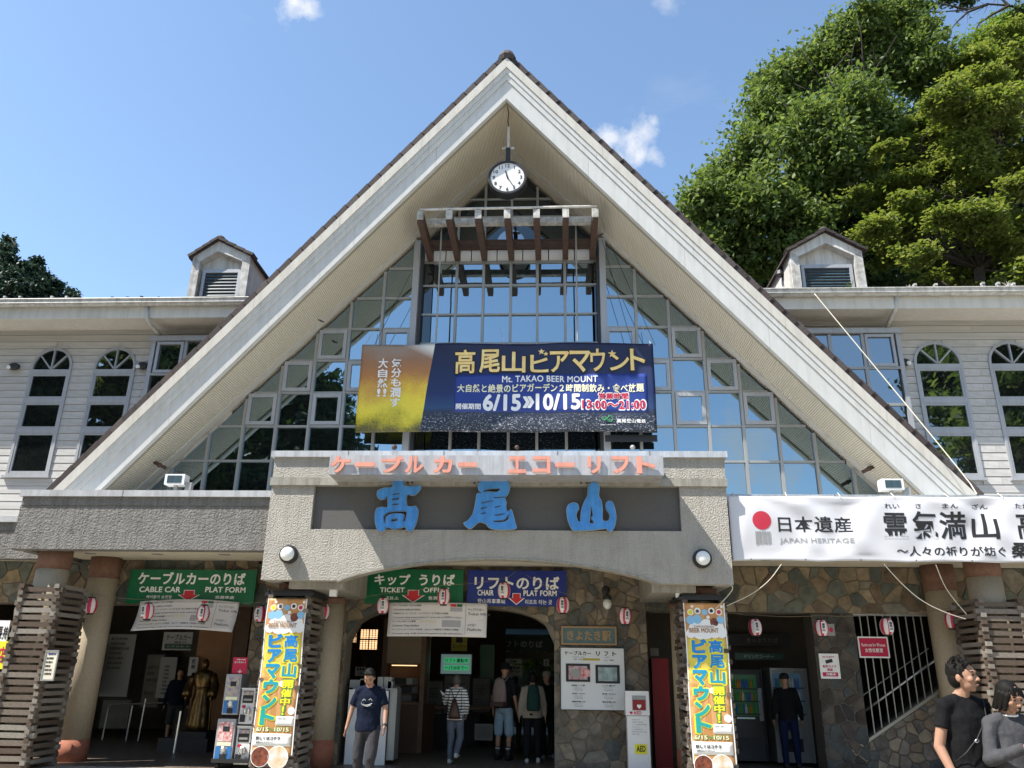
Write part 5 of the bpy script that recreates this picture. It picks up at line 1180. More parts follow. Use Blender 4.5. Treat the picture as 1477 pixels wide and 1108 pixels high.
cb_ = MB().lathe((0, 0, 0), [(.062, -.012), (.066, .0), (.062, .014)], 16); cme = bpy.data.meshes.new('cap_ring'); cme.from_pydata(cb_.v, [], cb_.f); cme.materials.append(M['ink'])
wmk = MB().add([(-.032, -.1205, -.095), (.032, -.1205, -.095), (.034, -.126, 0), (-.034, -.126, 0), (-.032, -.1205, .095), (.032, -.1205, .095)], [(0, 1, 2, 3), (3, 2, 5, 4)])
LAN = [(131, 874, 'behind nothing'), ]
LL = [(131, 874, 'red striped paper lantern in front of the left round column'), (213, 882, 'red striped paper lantern over the left corner of the curling notice'), (293, 885, 'red striped paper lantern over the right part of the curling notice'), (376, 886, 'red striped paper lantern half hidden by the left vertical banner'), (466, 882, 'red striped paper lantern in front of the column beside the left banner'), (552, 874, 'red striped paper lantern left of the ticket office arrow'), (640, 861, 'red striped paper lantern covering the word office on the green sign'), (727, 852, 'red striped paper lantern on the blue lift sign'), (812, 873, 'red striped paper lantern at the lower right corner of the blue sign'), (902, 889, 'red striped paper lantern above the notice board pillar'), (1089, 905, 'red striped paper lantern above the left vending machine'), (1185, 906, 'red striped paper lantern in front of the dark stone pillar'), (1279, 904, 'red striped paper lantern above the red restroom sign'), (1373, 895, 'red striped paper lantern in front of the column at the stairway')]
tops = []
for i, (u_, v_, lab) in enumerate(LL):
    c = U(u_, v_, 15.02); r = empty('paper_lantern', c, lab, 'lantern', 'paper lanterns strung along the front')
    rz = random.uniform(-.5, .5); r.rotation_euler = (0, random.uniform(-.06, .06), 0)
    inst('paper_body', lme, c, r, (0, 0, rz+.31)); inst('cap_ring', cme, c+Vector((0, 0, H2+.01)), r); inst('cap_ring', cme, c+Vector((0, 0, -H2-.01)), r)
    tx = random.uniform(-.05, .03); b = MB(); b.v = [(c.x+v[0]+tx, c.y+v[1], c.z+v[2]) for v in wmk.v]; b.f = wmk.f; mk('white_patch', b, M['w_print'], r)
    for k, ch in enumerate('高尾山'): text(ch, c.x+tx-.022, c.x+tx+.024, c.z+.035-k*.048, c.z+.078-k*.048, c.y-.128, M['ink'], r, bold=.03, ext=.001, res=1)
    tops.append(c+Vector((0, 0, H2+.08)))
    mk('cord', MB().tube([c+Vector((0, 0, H2)), c+Vector((0, 0, H2+.08))], .006, 5), M['ink'], r)
def garland(ps, label):
    out = []
    for a, b_ in zip(ps[:-1], ps[1:]):
        for k in range(6): t_ = k/6; out.append(a.lerp(b_, t_)-Vector((0, 0, .10*t_*(1-t_))))
    out.append(ps[-1]); tag(mk('lantern_string', MB().tube(out, .004, 5), M['twine']), label, 'string')
garland([U(95, 851, 15.02)]+tops[:5], 'thin string carrying the lanterns along the left opening')
garland([tops[4]]+tops[5:8]+[U(745, 822, 15.02)], 'thin string carrying the lanterns across the ticket office and lift signs')
garland([U(760, 830, 15.02), tops[8], tops[9], U(985, 880, 15.02)], 'thin string carrying the lanterns before the stone pillar')
garland([U(1050, 882, 15.02)]+tops[10:14]+[U(1395, 872, 15.02)], 'thin string carrying the lanterns along the right opening')
# ================================================================== the lobby behind the arches
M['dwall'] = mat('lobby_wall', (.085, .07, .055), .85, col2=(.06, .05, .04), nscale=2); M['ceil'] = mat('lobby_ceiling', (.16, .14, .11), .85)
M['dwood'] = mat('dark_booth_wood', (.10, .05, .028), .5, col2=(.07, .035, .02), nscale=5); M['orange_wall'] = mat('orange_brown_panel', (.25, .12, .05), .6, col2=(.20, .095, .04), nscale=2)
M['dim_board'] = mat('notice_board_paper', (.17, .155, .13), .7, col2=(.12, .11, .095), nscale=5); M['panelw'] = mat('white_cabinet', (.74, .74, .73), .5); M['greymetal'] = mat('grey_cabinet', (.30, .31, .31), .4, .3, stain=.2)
def structure(name, mb, m): return mk(name, mb, M[m], kind='structure')
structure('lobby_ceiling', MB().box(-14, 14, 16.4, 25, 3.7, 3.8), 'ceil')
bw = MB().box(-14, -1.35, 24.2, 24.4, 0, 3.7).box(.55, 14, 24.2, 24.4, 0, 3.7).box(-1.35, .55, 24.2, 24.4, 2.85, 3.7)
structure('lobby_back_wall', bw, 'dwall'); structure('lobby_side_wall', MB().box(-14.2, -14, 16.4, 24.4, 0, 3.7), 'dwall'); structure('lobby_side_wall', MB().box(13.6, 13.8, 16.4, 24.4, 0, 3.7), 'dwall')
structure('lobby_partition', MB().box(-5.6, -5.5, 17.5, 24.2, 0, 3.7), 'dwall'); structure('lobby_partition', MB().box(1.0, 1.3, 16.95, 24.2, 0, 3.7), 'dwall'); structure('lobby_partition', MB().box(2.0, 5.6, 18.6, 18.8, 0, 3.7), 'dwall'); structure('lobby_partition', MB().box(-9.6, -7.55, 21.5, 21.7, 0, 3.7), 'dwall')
# orange panel beside the statue
x0, x1, z0, z1 = prect(277, 327, 905, 1070, 18.6)
tag(mk('wall_panel', MB().box(x0, x1, 18.6, 18.75, 0, 3.0), M['orange_wall']), 'orange brown upright panel behind the bronze statue', 'panel')
tag(mk('wall_panel', MB().box(x1+.002, x1+.35, 18.62, 18.75, 0, 3.0), M['dwood']), 'dark wooden upright strip right of the orange panel', 'panel')
def sheet(name, cat, rect, Y, m, label, lines=(), border=None, thick=.03, tm='ink', parent=None):
    x0, x1, z0, z1 = prect(*rect, Y); r = tag(mk(name, MB().box(x0, x1, Y, Y+thick, z0, z1), M[m]), label, cat)
    if border: mk('frame', MB().box(x0-.02, x1+.02, Y-.012, Y+thick, z1, z1+.025).box(x0-.02, x1+.02, Y-.012, Y+thick, z0-.025, z0).box(x0-.022, x0, Y-.01, Y+thick, z0, z1).box(x1, x1+.022, Y-.01, Y+thick, z0, z1), M[border], r)
    W_, H_ = x1-x0, z1-z0
    for ln in lines:
        s, a, b_, c_, d_ = ln[:5]; text(s, x0+W_*a, x0+W_*b_, z1-H_*d_, z1-H_*c_, Y-.001, M[ln[5] if len(ln) > 5 else tm], r, bold=ln[6] if len(ln) > 6 else .02, ext=.002, res=1)
    return r, (x0, x1, z0, z1)
def rows(n, a=.1, b=.9, top=.2, bot=.95, seed=0, chars='営業時間御案内料金表大人小人往復片道運転所要分毎日始発終発乗車券登山鉄道', cols=1):
    R = random.Random(seed); out = []
    for c in range(cols):
        ca, cb = a+(b-a)*c/cols, a+(b-a)*(c+.9)/cols
        for i in range(n):
            y = top+(bot-top)*i/n; k = R.randint(5, 10); e = ca+(cb-ca)*R.uniform(.6, 1)
            out.append((''.join(R.choice(chars) for _ in range(k)), ca, e, y, y+(bot-top)/n*.6, 'ink', .01))
    return out
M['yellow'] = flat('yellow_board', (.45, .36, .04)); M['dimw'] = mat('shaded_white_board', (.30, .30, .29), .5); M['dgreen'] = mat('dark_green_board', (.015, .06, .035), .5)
M['redboard'] = mat('red_panel_paint', (.25, .010, .015), .45, stain=.15); M['teal_pl'] = mat('teal_plate', (.10, .17, .17), .6, col2=(.08, .13, .13), nscale=10); M['plate_txt'] = flat('brass_lettering', (.34, .22, .11)); M['lit_green'] = mat('lcd_green', (.06, .55, .22), .4, emit=.25); M['lcd'] = mat('lcd_grey', (.25, .38, .38), .4, emit=.15)
M['glow'] = mat('warm_lattice_glow', (1, .62, .32), .5, emit=.9)
# left opening
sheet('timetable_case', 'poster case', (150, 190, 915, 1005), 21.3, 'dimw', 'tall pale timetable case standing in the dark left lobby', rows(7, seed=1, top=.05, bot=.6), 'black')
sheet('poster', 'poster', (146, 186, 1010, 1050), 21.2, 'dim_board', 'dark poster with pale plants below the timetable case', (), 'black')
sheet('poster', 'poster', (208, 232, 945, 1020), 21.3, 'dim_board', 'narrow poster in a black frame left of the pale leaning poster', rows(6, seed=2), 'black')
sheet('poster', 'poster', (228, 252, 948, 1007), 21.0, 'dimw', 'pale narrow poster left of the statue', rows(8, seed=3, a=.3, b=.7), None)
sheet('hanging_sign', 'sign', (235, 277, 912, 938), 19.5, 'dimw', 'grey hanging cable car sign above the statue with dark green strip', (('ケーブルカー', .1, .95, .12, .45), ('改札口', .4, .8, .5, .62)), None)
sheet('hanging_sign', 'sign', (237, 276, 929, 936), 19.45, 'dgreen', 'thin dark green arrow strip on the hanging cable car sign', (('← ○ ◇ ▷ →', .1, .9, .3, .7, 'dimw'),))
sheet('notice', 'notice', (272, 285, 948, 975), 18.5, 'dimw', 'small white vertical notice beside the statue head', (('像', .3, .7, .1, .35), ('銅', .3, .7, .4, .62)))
# barrier rails
for (pts, lab) in (([(149,1052),(157,1017),(258,1013)], 'low steel barrier rail at the back of the left lobby'), ([(254,1079),(261,1026)], 'leaning steel pole in front of the statue plinth'), ([(200,1055),(210,1008)], 'thin steel post behind the barrier rail'), ([(186,1052),(191,1018)], 'second thin steel post behind the barrier rail')):
    Y = 17.3 if 'leaning' in lab else 20; w3 = [U(x, y, Y) for x, y in pts]; w3[0].z = 0.01; w3[0].x = w3[1].x-.02
    tag(mk('barrier_rail', MB().tube(w3, .022, 8), M['steel']), lab, 'rail')
# bronze statue
M['bronze'] = mat('bronze', (.25, .155, .06), .35, .9, col2=(.10, .065, .03), nscale=7, bump=.01, bscale=10)
def robed_statue():
    Y = 18.0; base = U(282, 1068, Y); cx_ = base.x; zt = U(284, 951, Y).z; r = empty('bronze_statue', (cx_, Y, 0), 'life size bronze statue of a robed man standing on a low plinth', 'statue')
    mk('plinth', MB().box(cx_-.62, cx_+.42, Y-.4, Y+.45, 0, .26).box(cx_-.35, cx_+.33, Y-.3, Y+.3, .26, .38), M['inner'], r)
    h = zt-.38; z = lambda f: .38+h*f
    b = MB(); n = 36
    def ring(zc, rx, ry, pl, dx=0): return [Vector((cx_+dx+math.cos(a)*rx*(1+pl*math.sin(a*9)), Y+math.sin(a)*ry*(1+pl*math.sin(a*9+1)), zc)) for a in [2*math.pi*k/n for k in range(n)]]
    b.loft([ring(z(0), .26, .22, .06), ring(z(.1), .25, .21, .07), ring(z(.3), .215, .18, .06), ring(z(.5), .165, .14, .03), ring(z(.56), .15, .13, .01), ring(z(.60), .165, .14, .01), ring(z(.70), .20, .15, .015), ring(z(.79), .22, .14, .01), ring(z(.83), .17, .11, 0), ring(z(.855), .07, .07, 0)])
    mk('robe', b, M['bronze'], r, smooth=True)
    for s in (-1, 1):
        b = MB(); P0 = Vector((cx_+s*.19, Y, z(.795))); P1 = Vector((cx_+s*.29, Y-.04, z(.62))); P2 = Vector((cx_+s*.27, Y-.14, z(.47)))
        b.tube([P0, P0.lerp(P1, .5), P1, P1.lerp(P2, .6), P2], .072, 14, .11); mk('sleeve', b, M['bronze'], r, smooth=True)
        mk('hand', MB().ball(P2+Vector((0, -.01, -.03)), .045, .05, .06), M['bronze'], r, smooth=True)
    mk('head', MB().ball((cx_, Y-.01, z(.93)), .078, .09, .115, 16, 12).tube([(cx_, Y, z(.84)), (cx_, Y, z(.89))], .055, 12), M['bronze'], r, smooth=True)
    mk('face', MB().ball((cx_, Y-.10, z(.925)), .014, .022, .03, 8, 6).ball((cx_-.028, Y-.085, z(.94)), .014, .012, .008, 8, 5).ball((cx_+.028, Y-.085, z(.94)), .014, .012, .008, 8, 5), M['bronze'], r, smooth=True)
    mk('sash', MB().loft([ring(z(.575), .168, .145, 0), ring(z(.61), .172, .15, 0)]), M['bronze'], r, smooth=True)
    mk('staff', MB().tube([(cx_+.28, Y-.17, z(.47)), (cx_+.33, Y-.2, .42)], .012, 6), M['bronze'], r)
robed_statue()
# glowing lattice window panels
def lattice(rect, Y, nx, nz, label):
    x0, x1, z0, z1 = prect(*rect, Y); r = tag(mk('lattice_window', MB().box(x0, x1, Y+.03, Y+.05, z0, z1), M['glow']), label, 'window'); b = MB()
    for i in range(nx*3+1):
        x = x0+(x1-x0)*i/(nx*3); mk('lattice_bar', MB().box(x-(.014 if i % 3 == 0 else .006), x+(.014 if i % 3 == 0 else .006), Y, Y+.02, z0, z1), M['dwood'], r)
    for j in range(nz*5+1):
        z = z0+(z1-z0)*j/(nz*5); mk('lattice_bar', MB().box(x0, x1, Y+.021, Y+.03, z-(.02 if j % 5 == 0 else .006), z+(.02 if j % 5 == 0 else .006)), M['dwood'], r)
lattice((519, 545, 907, 938), 21.0, 2, 2, 'warm lit lattice window left of the information booth'); lattice((349, 366, 905, 935), 21.0, 2, 2, 'warm lit lattice window seen through the left opening beside the banner')
lattice((509, 515, 907, 928), 21.05, 1, 2, 'narrow sliver of warm lit lattice at the edge of the arch')
# information booth
def booth():
    Y = 18.4; x0, x1, z0, z1 = prect(549, 612, 885, 1081, Y); x2 = U(628, 985, Y+.6).x
    r = empty('information_booth', ((x0+x1)/2, Y, 0), 'brown wooden information booth with lit brochure shelf', 'booth')
    zt = U(580, 905, Y).z+.2
    mk('post', MB().box(x0, x0+.1, Y, Y+.6, 0, zt), M['dwood'], r); mk('post', MB().box(x1-.1, x1, Y, Y+.6, 0, zt), M['wood'], r)
    zc = U(580, 1016, Y).z; mk('counter_front', MB().box(x0+.1, x1-.1, Y+.02, Y+.6, 0, zc), M['dwood'], r)
    mk('counter_top', MB().box(x0+.1, x1-.1, Y-.05, Y+.6, zc, zc+.04), M['wood'], r)
    a = prect(553, 599, 922, 957, Y); s = mk('sign_board', MB().box(x0+.1, x1-.1, Y+.01, Y+.1, a[2], zt-.05), M['tan'], r)
    text('インフォメーション', x0+.18, x1-.18, a[3]-.16, a[3]-.02, Y+.008, M['brn'], s, bold=.02); text('コーポマップパンフレット', x0+.2, x1-.2, a[3]-.36, a[3]-.26, Y+.008, M['brn'], s, bold=.01, res=1)
    mk('back_panel', MB().box(x0+.1, x1-.1, Y+.5, Y+.56, zc, a[2]), M['orange_wall'], r)
    zl = a[2]-.03; mk('lamp_strip', MB().box(x0+.2, x1-.2, Y+.12, Y+.16, zl-.02, zl), M['glow'], r)
    R = random.Random(5)
    for j in range(3):
        zz = zc+.06+j*.17; mk('shelf', MB().box(x0+.1, x1-.1, Y+.2, Y+.5, zz-.02, zz), M['wood'], r)
        for i in range(5): xx = x0+.14+i*(x1-x0-.3)/5; mk('brochure', MB().box(xx, xx+.13, Y+.18+R.uniform(0, .02), Y+.19+.02, zz, zz+.13), [M['dimw'], M['ink'], M['dim_board']][R.randint(0, 2)], r)
    mk('side_panel', MB().hexa([(x1, Y, 0), (x2, Y+.7, 0), (x2, Y+.75, 0), (x1, Y+.05, 0), (x1, Y, zc), (x2, Y+.7, zc), (x2, Y+.75, zc), (x1, Y+.05, zc)]), M['dwood'], r)
    # counter head
    return r
M['tan'] = mat('tan_signboard', (.26, .20, .13), .6)
booth()
sheet('notice', 'notice', (512, 528, 962, 975), 19.2, 'dimw', 'small white notice with three black marks left of the booth', (('●●●', .15, .85, .12, .4), ('→', .3, .7, .6, .85)))
x0, x1, z0, z1 = prect(502, 563, 986, 1100, 15.25)
r = empty('white_counter', ((x0+x1)/2, 16.3, 0), 'white front counter with rounded top behind the walking man in navy', 'counter')
a0, a1, _, zz = prect(499, 545, 995, 1100, 15.9); a2 = prect(546, 568, 995, 1100, 15.9)[1]
mk('front_panel', MB().prism([(a0, 0), (a1+.15, 0), (a1+.15, zz-.02), (a1-.1, zz+.05), (a1-.2, zz+.02), (a0, zz)], 15.95, 16.0), M['panelw'], r)
mk('side_body', MB().box(a1+.16, a2, 16.05, 16.5, 0.08, zz), M['greymetal'], r); mk('top', MB().box(a0+.05, a2, 16.01, 16.5, zz+.001, zz+.03), M['greymetal'], r)
for i, (u_, w_, h_) in enumerate(((505, .3, .14), (520, .2, .16), (545, .12, .2), (553, .16, .2), (560, .1, .12))):
    p = U(u_, 990, 16.2); tag(mk('brochure_box', MB().box(p.x, p.x+w_, 16.15, 16.35, zz+.03, zz+.03+h_), M['dimw'] if i % 2 else M['greymetal']), 'brochure box on the white counter, %s' % ['leftmost and widest', 'second from the left', 'tall and narrow behind the man', 'tall box right of the man', 'small box at the right end'][i], 'box')
# ticket hall fittings
sheet('notice', 'notice', (651, 674, 917, 939), 20.5, 'yellow', 'yellow notice above the green screen', (('■', .3, .7, .1, .45), ('ロッカー', .1, .9, .55, .85)), None)
rr, q = sheet('display_screen', 'screen', (636, 680, 944, 972), 20.0, 'lcd', 'wall screen showing green lines of text in the ticket hall', (), 'black')
W_, H_ = q[1]-q[0], q[3]-q[2]
mk('green_line', MB().box(q[0]+W_*.1, q[1]-W_*.08, 19.993, 19.999, q[2]+H_*.55, q[2]+H_*.82), M['lit_green'], rr); mk('green_line', MB().box(q[0]+W_*.1, q[1]-W_*.08, 19.993, 19.999, q[2]+H_*.18, q[2]+H_*.44), M['lit_green'], rr)
text('リフト運転中', q[0]+W_*.14, q[1]-W_*.12, q[2]+H_*.58, q[2]+H_*.79, 19.99, M['ink'], rr, bold=.02); text('～17:30まで～', q[0]+W_*.14, q[1]-W_*.12, q[2]+H_*.22, q[2]+H_*.40, 19.99, M['ink'], rr, bold=.02)
sheet('notice_board', 'notice board', (616, 638, 983, 1030), 20.6, 'dim_board', 'tall dim route board left of the striped shirt woman', rows(9, seed=6), 'black')
sheet('notice_board', 'notice board', (641, 677, 975, 1029), 20.5, 'dim_board', 'dim notice board just behind the striped shirt woman', rows(9, seed=7), 'black')
sheet('notice_board', 'notice board', (682, 706, 979, 1027), 20.6, 'dim_board', 'dim notice board between the striped shirt woman and the black hat visitor', rows(9, seed=8), 'black')
tag(mk('counter_ledge', MB().box(U(604, 1030, 20.3).x, U(708, 1030, 20.3).x, 20.2, 20.45, .80, .88), M['yellow_d'] if 'yellow_d' in M else M['wood']), 'long wooden ledge below the dim notice boards', 'ledge')
tag(mk('hall_box', MB().box(U(604, 1030, 20.7).x, U(692, 1030, 20.7).x, 20.7, 21.2, 0, .8), M['inner']), 'dark cupboard under the wooden ledge', 'cupboard')
sheet('mirror_panel', 'panel', (686, 709, 1046, 1066), 20.2, 'dimw', 'low pale glass panel left of the denim shorts', (), 'alu')
sheet('green_door', 'door', (692, 713, 930, 985), 21.5, 'g_sign', 'green painted door edge left of the lift way', ())
tag(mk('curtain_post', MB().box(U(612, 960, 19.2).x, U(619, 960, 19.2).x, 19.2, 19.35, 0, 3.4), M['greymetal']), 'grey post with papers right of the booth', 'post')
# lift entrance hood beyond the hall
x0, x1, z0, z1 = prect(702, 800, 918, 939, 24.6)
LG = empty('lift_gate', ((x0+x1)/2, 25.2, 0), 'dark green roofed gate to the lift at the back of the hall', 'gate')
mk('fascia', MB().box(x0-.3, x1+.3, 24.6, 24.7, z0, z1), M['dgreen'], LG); text('リフトのりば', x0+.35, x1-.35, z0+.10, z1-.12, 24.595, M['greymetal'], LG, bold=.03, ext=.02)
mk('roof', MB().hexa([(x0-.5, 24.5, z1), (x1+.5, 24.5, z1), (x1+.3, 26.5, z1+.05), (x0-.3, 26.5, z1+.05), (x0-.5, 24.5, z1+.05), (x1+.5, 24.5, z1+.05), (x1+.3, 26.5, z1+.45), (x0-.3, 26.5, z1+.45)]), M['dgreen'], LG)
mk('beam', MB().box(x0-.3, x1+.3, 24.55, 24.75, z0-.22, z0-.03), M['ceil'], LG)
for xx in (x0-.1, x1+.1): mk('post', MB().box(xx-.08, xx+.08, 24.6, 24.75, 0, z0), M['dgreen'], LG)
sheet('hanging_sign', 'sign', (728, 753, 951, 957), 24.45, 'w_print', 'small white hexagonal hanging sign under the lift gate', (('→', .3, .7, .2, .8),))
sheet('hanging_sign', 'sign', (732, 753, 960, 974), 24.4, 'w_print', 'white time sign behind the black hat visitor', (('時刻表', .1, .9, .1, .4), ('9:00～17:30', .1, .9, .5, .75)))
sheet('hanging_sign', 'sign', (784, 792, 951, 961), 24.3, 'w_print', 'tiny white sign at the right of the lift gate', (('出', .3, .7, .1, .5), ('口', .3, .7, .5, .9)))
structure('lift_path', MB().add([(-3, 24.4, .012), (2.5, 24.4, .012), (3, 32, .05), (-4, 32, .05)], [(0, 1, 2, 3)]), 'lens')
# vending machines
def vending(rect, Y, label, tint, seed, door=0):
    x0, x1, z0, z1 = prect(*rect, Y); z0 = 0; r = empty('vending_machine', ((x0+x1)/2, Y+.35, 0), label, 'vending machine', 'drink vending machines in the right opening')
    mk('body', MB().box(x0, x1, Y+.03, Y+.75, .06, z1), M['greymetal'] if door else M['black'], r)
    R = random.Random(seed); W_ = x1-x0
    mk('display_back', MB().box(x0+.06, x1-.12, Y+.018, Y+.028, z1*.5, z1-.1), M[tint], r)
    for j in range(3):
        zz = z1*.53+j*(z1*.46-.1)/3
        mk('shelf', MB().box(x0+.05, x1-.1, Y-.03, Y+.017, zz-.025, zz-.005), M['ink'], r)
        for i in range(9):
            xx = x0+.09+i*(W_-.25)/9; mk('bottle', MB().lathe((xx+.02, Y-.008, zz), [(.022, 0), (.024, .1), (.012, .14), (.012, .17)], 8), M[R.choice(['bot1', 'bot2', 'bot3', 'bot4', 'bot5'])], r)
    mk('button_row', MB().box(x0+.1, x1-.2, Y+.01, Y+.028, z1*.47, z1*.485), M['lcd'], r)
    mk('coin_panel', MB().box(x1-.11, x1-.03, Y+.01, Y+.028, z1*.45, z1*.8), M['greymetal'], r)
    mk('flap', MB().box(x0+.12, x1-.2, Y+.01, Y+.028, z1*.14, z1*.27), M['ink'], r)
    mk('frame', MB().box(x0, x0+.04, Y-.02, Y+.029, .06, z1).box(x1-.03, x1, Y-.02, Y+.029, .06, z1).box(x0+.04, x1-.03, Y-.02, Y+.029, z1-.05, z1), M['greymetal'] if door else M['ink'], r)
for k, c in (('bot1', (.02, .16, .05)), ('bot2', (.02, .08, .22)), ('bot3', (.3, .3, .3)), ('bot4', (.24, .11, .02)), ('bot5', (.05, .15, .03))): M[k] = mat('bottle_'+k, c, .3, emit=.04)
M['vback1'] = mat('green_lit_back', (.02, .10, .04), .5, emit=.06); M['vback2'] = mat('white_lit_back', (.06, .12, .18), .5, emit=.10)
vending((1056, 1104, 966, 1102), 17.5, 'dark vending machine with green lit bottles just right of the orange banner', 'vback1', 3)
vending((1116, 1170, 964, 1104), 17.3, 'silver framed vending machine with blue lit cans behind the silhouetted person', 'vback2', 4, 1)
sheet('shop_sign', 'sign', (1060, 1130, 942, 952), 17.9, 'dgreen', 'dim dark green strip sign above the vending machines', (('ドリンクコーナー', .2, .8, .25, .75, 'greymetal'),))
sheet('shelf_board', 'sign', (1050, 1140, 915, 932), 18.3, 'ink', 'dim board with pale letters high above the vending machines', (('きっぷうりば', .3, .8, .3, .7, 'dim_board'),))
# red panel beside the pillar
x0, x1, z0, z1 = prect(942, 962, 950, 1108, 16.6); tag(mk('red_panel', MB().box(x0, x1+.06, 16.5, 16.9, 0, z1), M['redboard']), 'tall plain red panel in the gap right of the stone pillar', 'panel')
sheet('notice', 'notice', (938, 950, 935, 946), 16.4, 'dim_board', 'small grey plate above the red panel', ())
# notices at the right
r, q = sheet('restroom_sign', 'sign', (1240, 1280, 920.5, 947), 15.92, 'redp', 'red restroom sign with white border on the upright bars', (('Restroom for Women', .08, .92, .28, .46, 'w_print', .01), ('女性化粧室', .18, .82, .55, .78, 'w_print', .02)), 'w_print', .02)
r, q = sheet('camera_notice', 'notice', (1184, 1209, 945, 977), 15.9, 'w_print', 'red and white security camera notice on the dark stone pillar', (('SECURITY', .15, .85, .05, .12, 'redp', .02), ('防犯カメラ', .12, .88, .45, .57, 'redp', .03), ('録画', .35, .65, .60, .72, 'redp', .03)), 'w_print', .02)
W_, H_ = q[1]-q[0], q[3]-q[2]; mk('red_bar', MB().box(q[0]+W_*.06, q[1]-W_*.06, 15.895, 15.9, q[2]+H_*.04, q[2]+H_*.22), M['redp'], r); text('作動中', q[0]+W_*.25, q[1]-W_*.2, q[2]+H_*.07, q[2]+H_*.19, 15.894, M['w_print'], r, bold=.03)
mk('camera_mark', MB().bar((q[0]+W_*.3, 15.895, q[2]+H_*.68), (q[0]+W_*.7, 15.895, q[2]+H_*.76), .004, .06, up=(0, 0, 1)), M['ink'], r)
sheet('notice', 'notice', (1191, 1204, 900, 917), 15.9, 'dimw', 'small white notice with red mark behind a lantern on the dark pillar', (('●', .4, .8, .3, .7, 'redp'),))
# pillar furniture: name plate, notice board, lamp, AED
r, q = sheet('name_plate', 'sign', (812, 887, 906, 928), 15.84, 'teal_pl', 'teal station name plate in brown frame above the white notice board', (('きよたき駅', .08, .92, .18, .84, 'plate_txt', .03),), None, .03)
mk('frame', MB().box(q[0]-.03, q[1]+.03, 15.82, 15.86, q[3], q[3]+.03).box(q[0]-.03, q[1]+.03, 15.82, 15.86, q[2]-.03, q[2]).box(q[0]-.03, q[0], 15.822, 15.858, q[2], q[3]).box(q[1], q[1]+.03, 15.822, 15.858, q[2], q[3]), M['plate_txt'], r)
M['board_w'] = mat('station_board_white', (.66, .68, .68), .4)
r, q = sheet('station_board', 'notice board', (809, 901, 935, 1024), 15.80, 'board_w', 'white station notice board with two framed photos on the stone pillar', (('ケーブルカー', .06, .48, .05, .12, 'ink', .03), ('リ', .56, .62, .055, .125, 'ink', .03), ('フ', .69, .75, .055, .125, 'ink', .03), ('ト', .82, .88, .055, .125, 'ink', .03), ('CABLE CAR', .18, .38, .14, .16, 'greyp'), ('LIFT', .70, .78, .14, .16, 'greyp'), ('清 滝', .2, .34, .175, .20, 'greyp'), ('山 麓', .68, .84, .185, .21, 'greyp')), None, .05)
W_, H_ = q[1]-q[0], q[3]-q[2]
mk('frame', MB().box(q[0]-.012, q[1]+.012, 15.785, 15.85, q[3], q[3]+.012).box(q[0]-.012, q[1]+.012, 15.785, 15.85, q[2]-.012, q[2]).box(q[0]-.012, q[0], 15.786, 15.849, q[2], q[3]).box(q[1], q[1]+.012, 15.786, 15.849, q[2], q[3]), M['black'], r)
M['pr2'] = mat('red_white_scene_print', (.75, .70, .68), .5, col2=(.55, .08, .08), nscale=16, nmix=.4)
M['ph1'] = mat('cable_car_photo', (.55, .5, .52), .3, col2=(.30, .05, .06), nscale=9, nmix=.6); M['ph2'] = mat('lift_photo', (.05, .10, .04), .3, col2=(.45, .55, .6), nscale=8, nmix=.8)
for (a, b_, c_, d_, m_) in ((.08, .46, .26, .555, 'ph1'), (.545, .925, .275, .575, 'ph2')):
    fx0, fx1, fz0, fz1 = q[0]+W_*a, q[0]+W_*b_, q[3]-H_*d_, q[3]-H_*c_
    f = mk('photo_frame', MB().box(fx0, fx1, 15.785, 15.80, fz0, fz1), M['ink'], r); mk('photo', MB().box(fx0+.05, fx1-.05, 15.781, 15.785, fz0+.04, fz1-.04), M[m_], f)
    if m_ == 'ph1':
        for k in (0, 1): xx = fx0+.09+k*.20; mk('car_front', MB().box(xx, xx+.16, 15.778, 15.781, fz0+.09, fz0+.22).box(xx+.02, xx+.07, 15.776, 15.778, fz0+.15, fz0+.20), M['pr2' if k else 'dimw'], f)
mk('yellow_label', MB().box(q[0]+W_*.35, q[0]+W_*.62, 15.796, 15.80, q[3]-H_*.205, q[3]-H_*.17), M['yellow'], r)
for (cx_, s0) in ((.27, 0), (.74, 5)):
    for j, (zz, n_) in enumerate(((.60, 3), (.73, 3), (.86, 3))):
        text(['線路こう配', '全長1,020ｍ', '運転時間 6分', '二人乗り', '全長 872ｍ', '運転時間12分'][j+(3 if s0 else 0)], q[0]+W_*(cx_-.10), q[0]+W_*(cx_+.11), q[3]-H_*(zz+.025), q[3]-H_*zz, 15.799, M['ink'], r, bold=.02, res=1)
        for k in range(3): text(['Length of line', '최대경사도', '行駛時間'][k], q[0]+W_*(cx_-.07), q[0]+W_*(cx_+.07), q[3]-H_*(zz+.05+k*.024), q[3]-H_*(zz+.033+k*.024), 15.799, M['greyp'], r, bold=.005, res=1)
p = U(871, 868, 15.6); r = empty('wall_lamp', (p.x, 15.85, p.z), 'hanging globe lamp on a black bracket high on the stone pillar', 'lamp')
gl = U(876, 871, 15.55); mk('globe', MB().ball(gl, .085, .085, .10, 16, 10), M['lens'], r, smooth=True); mk('bracket', MB().tube([(gl.x, 15.88, gl.z+.28), (gl.x, 15.6, gl.z+.30), (gl.x, 15.55, gl.z+.2)], .02, 8).lathe((gl.x, 15.55, gl.z+.08), [(.09, 0), (.07, .07), (.02, .1)], 14).ball((gl.x, 15.86, gl.z+.28), .08, .03, .08), M['black'], r, smooth=True)
zA = Z(4.86, 780, 880)
x0, x1, _, zt = prect(903.5, 938, 997, 1108, 15.25); _, _, zm_, _ = prect(904, 938, 997, 1033, 15.25)
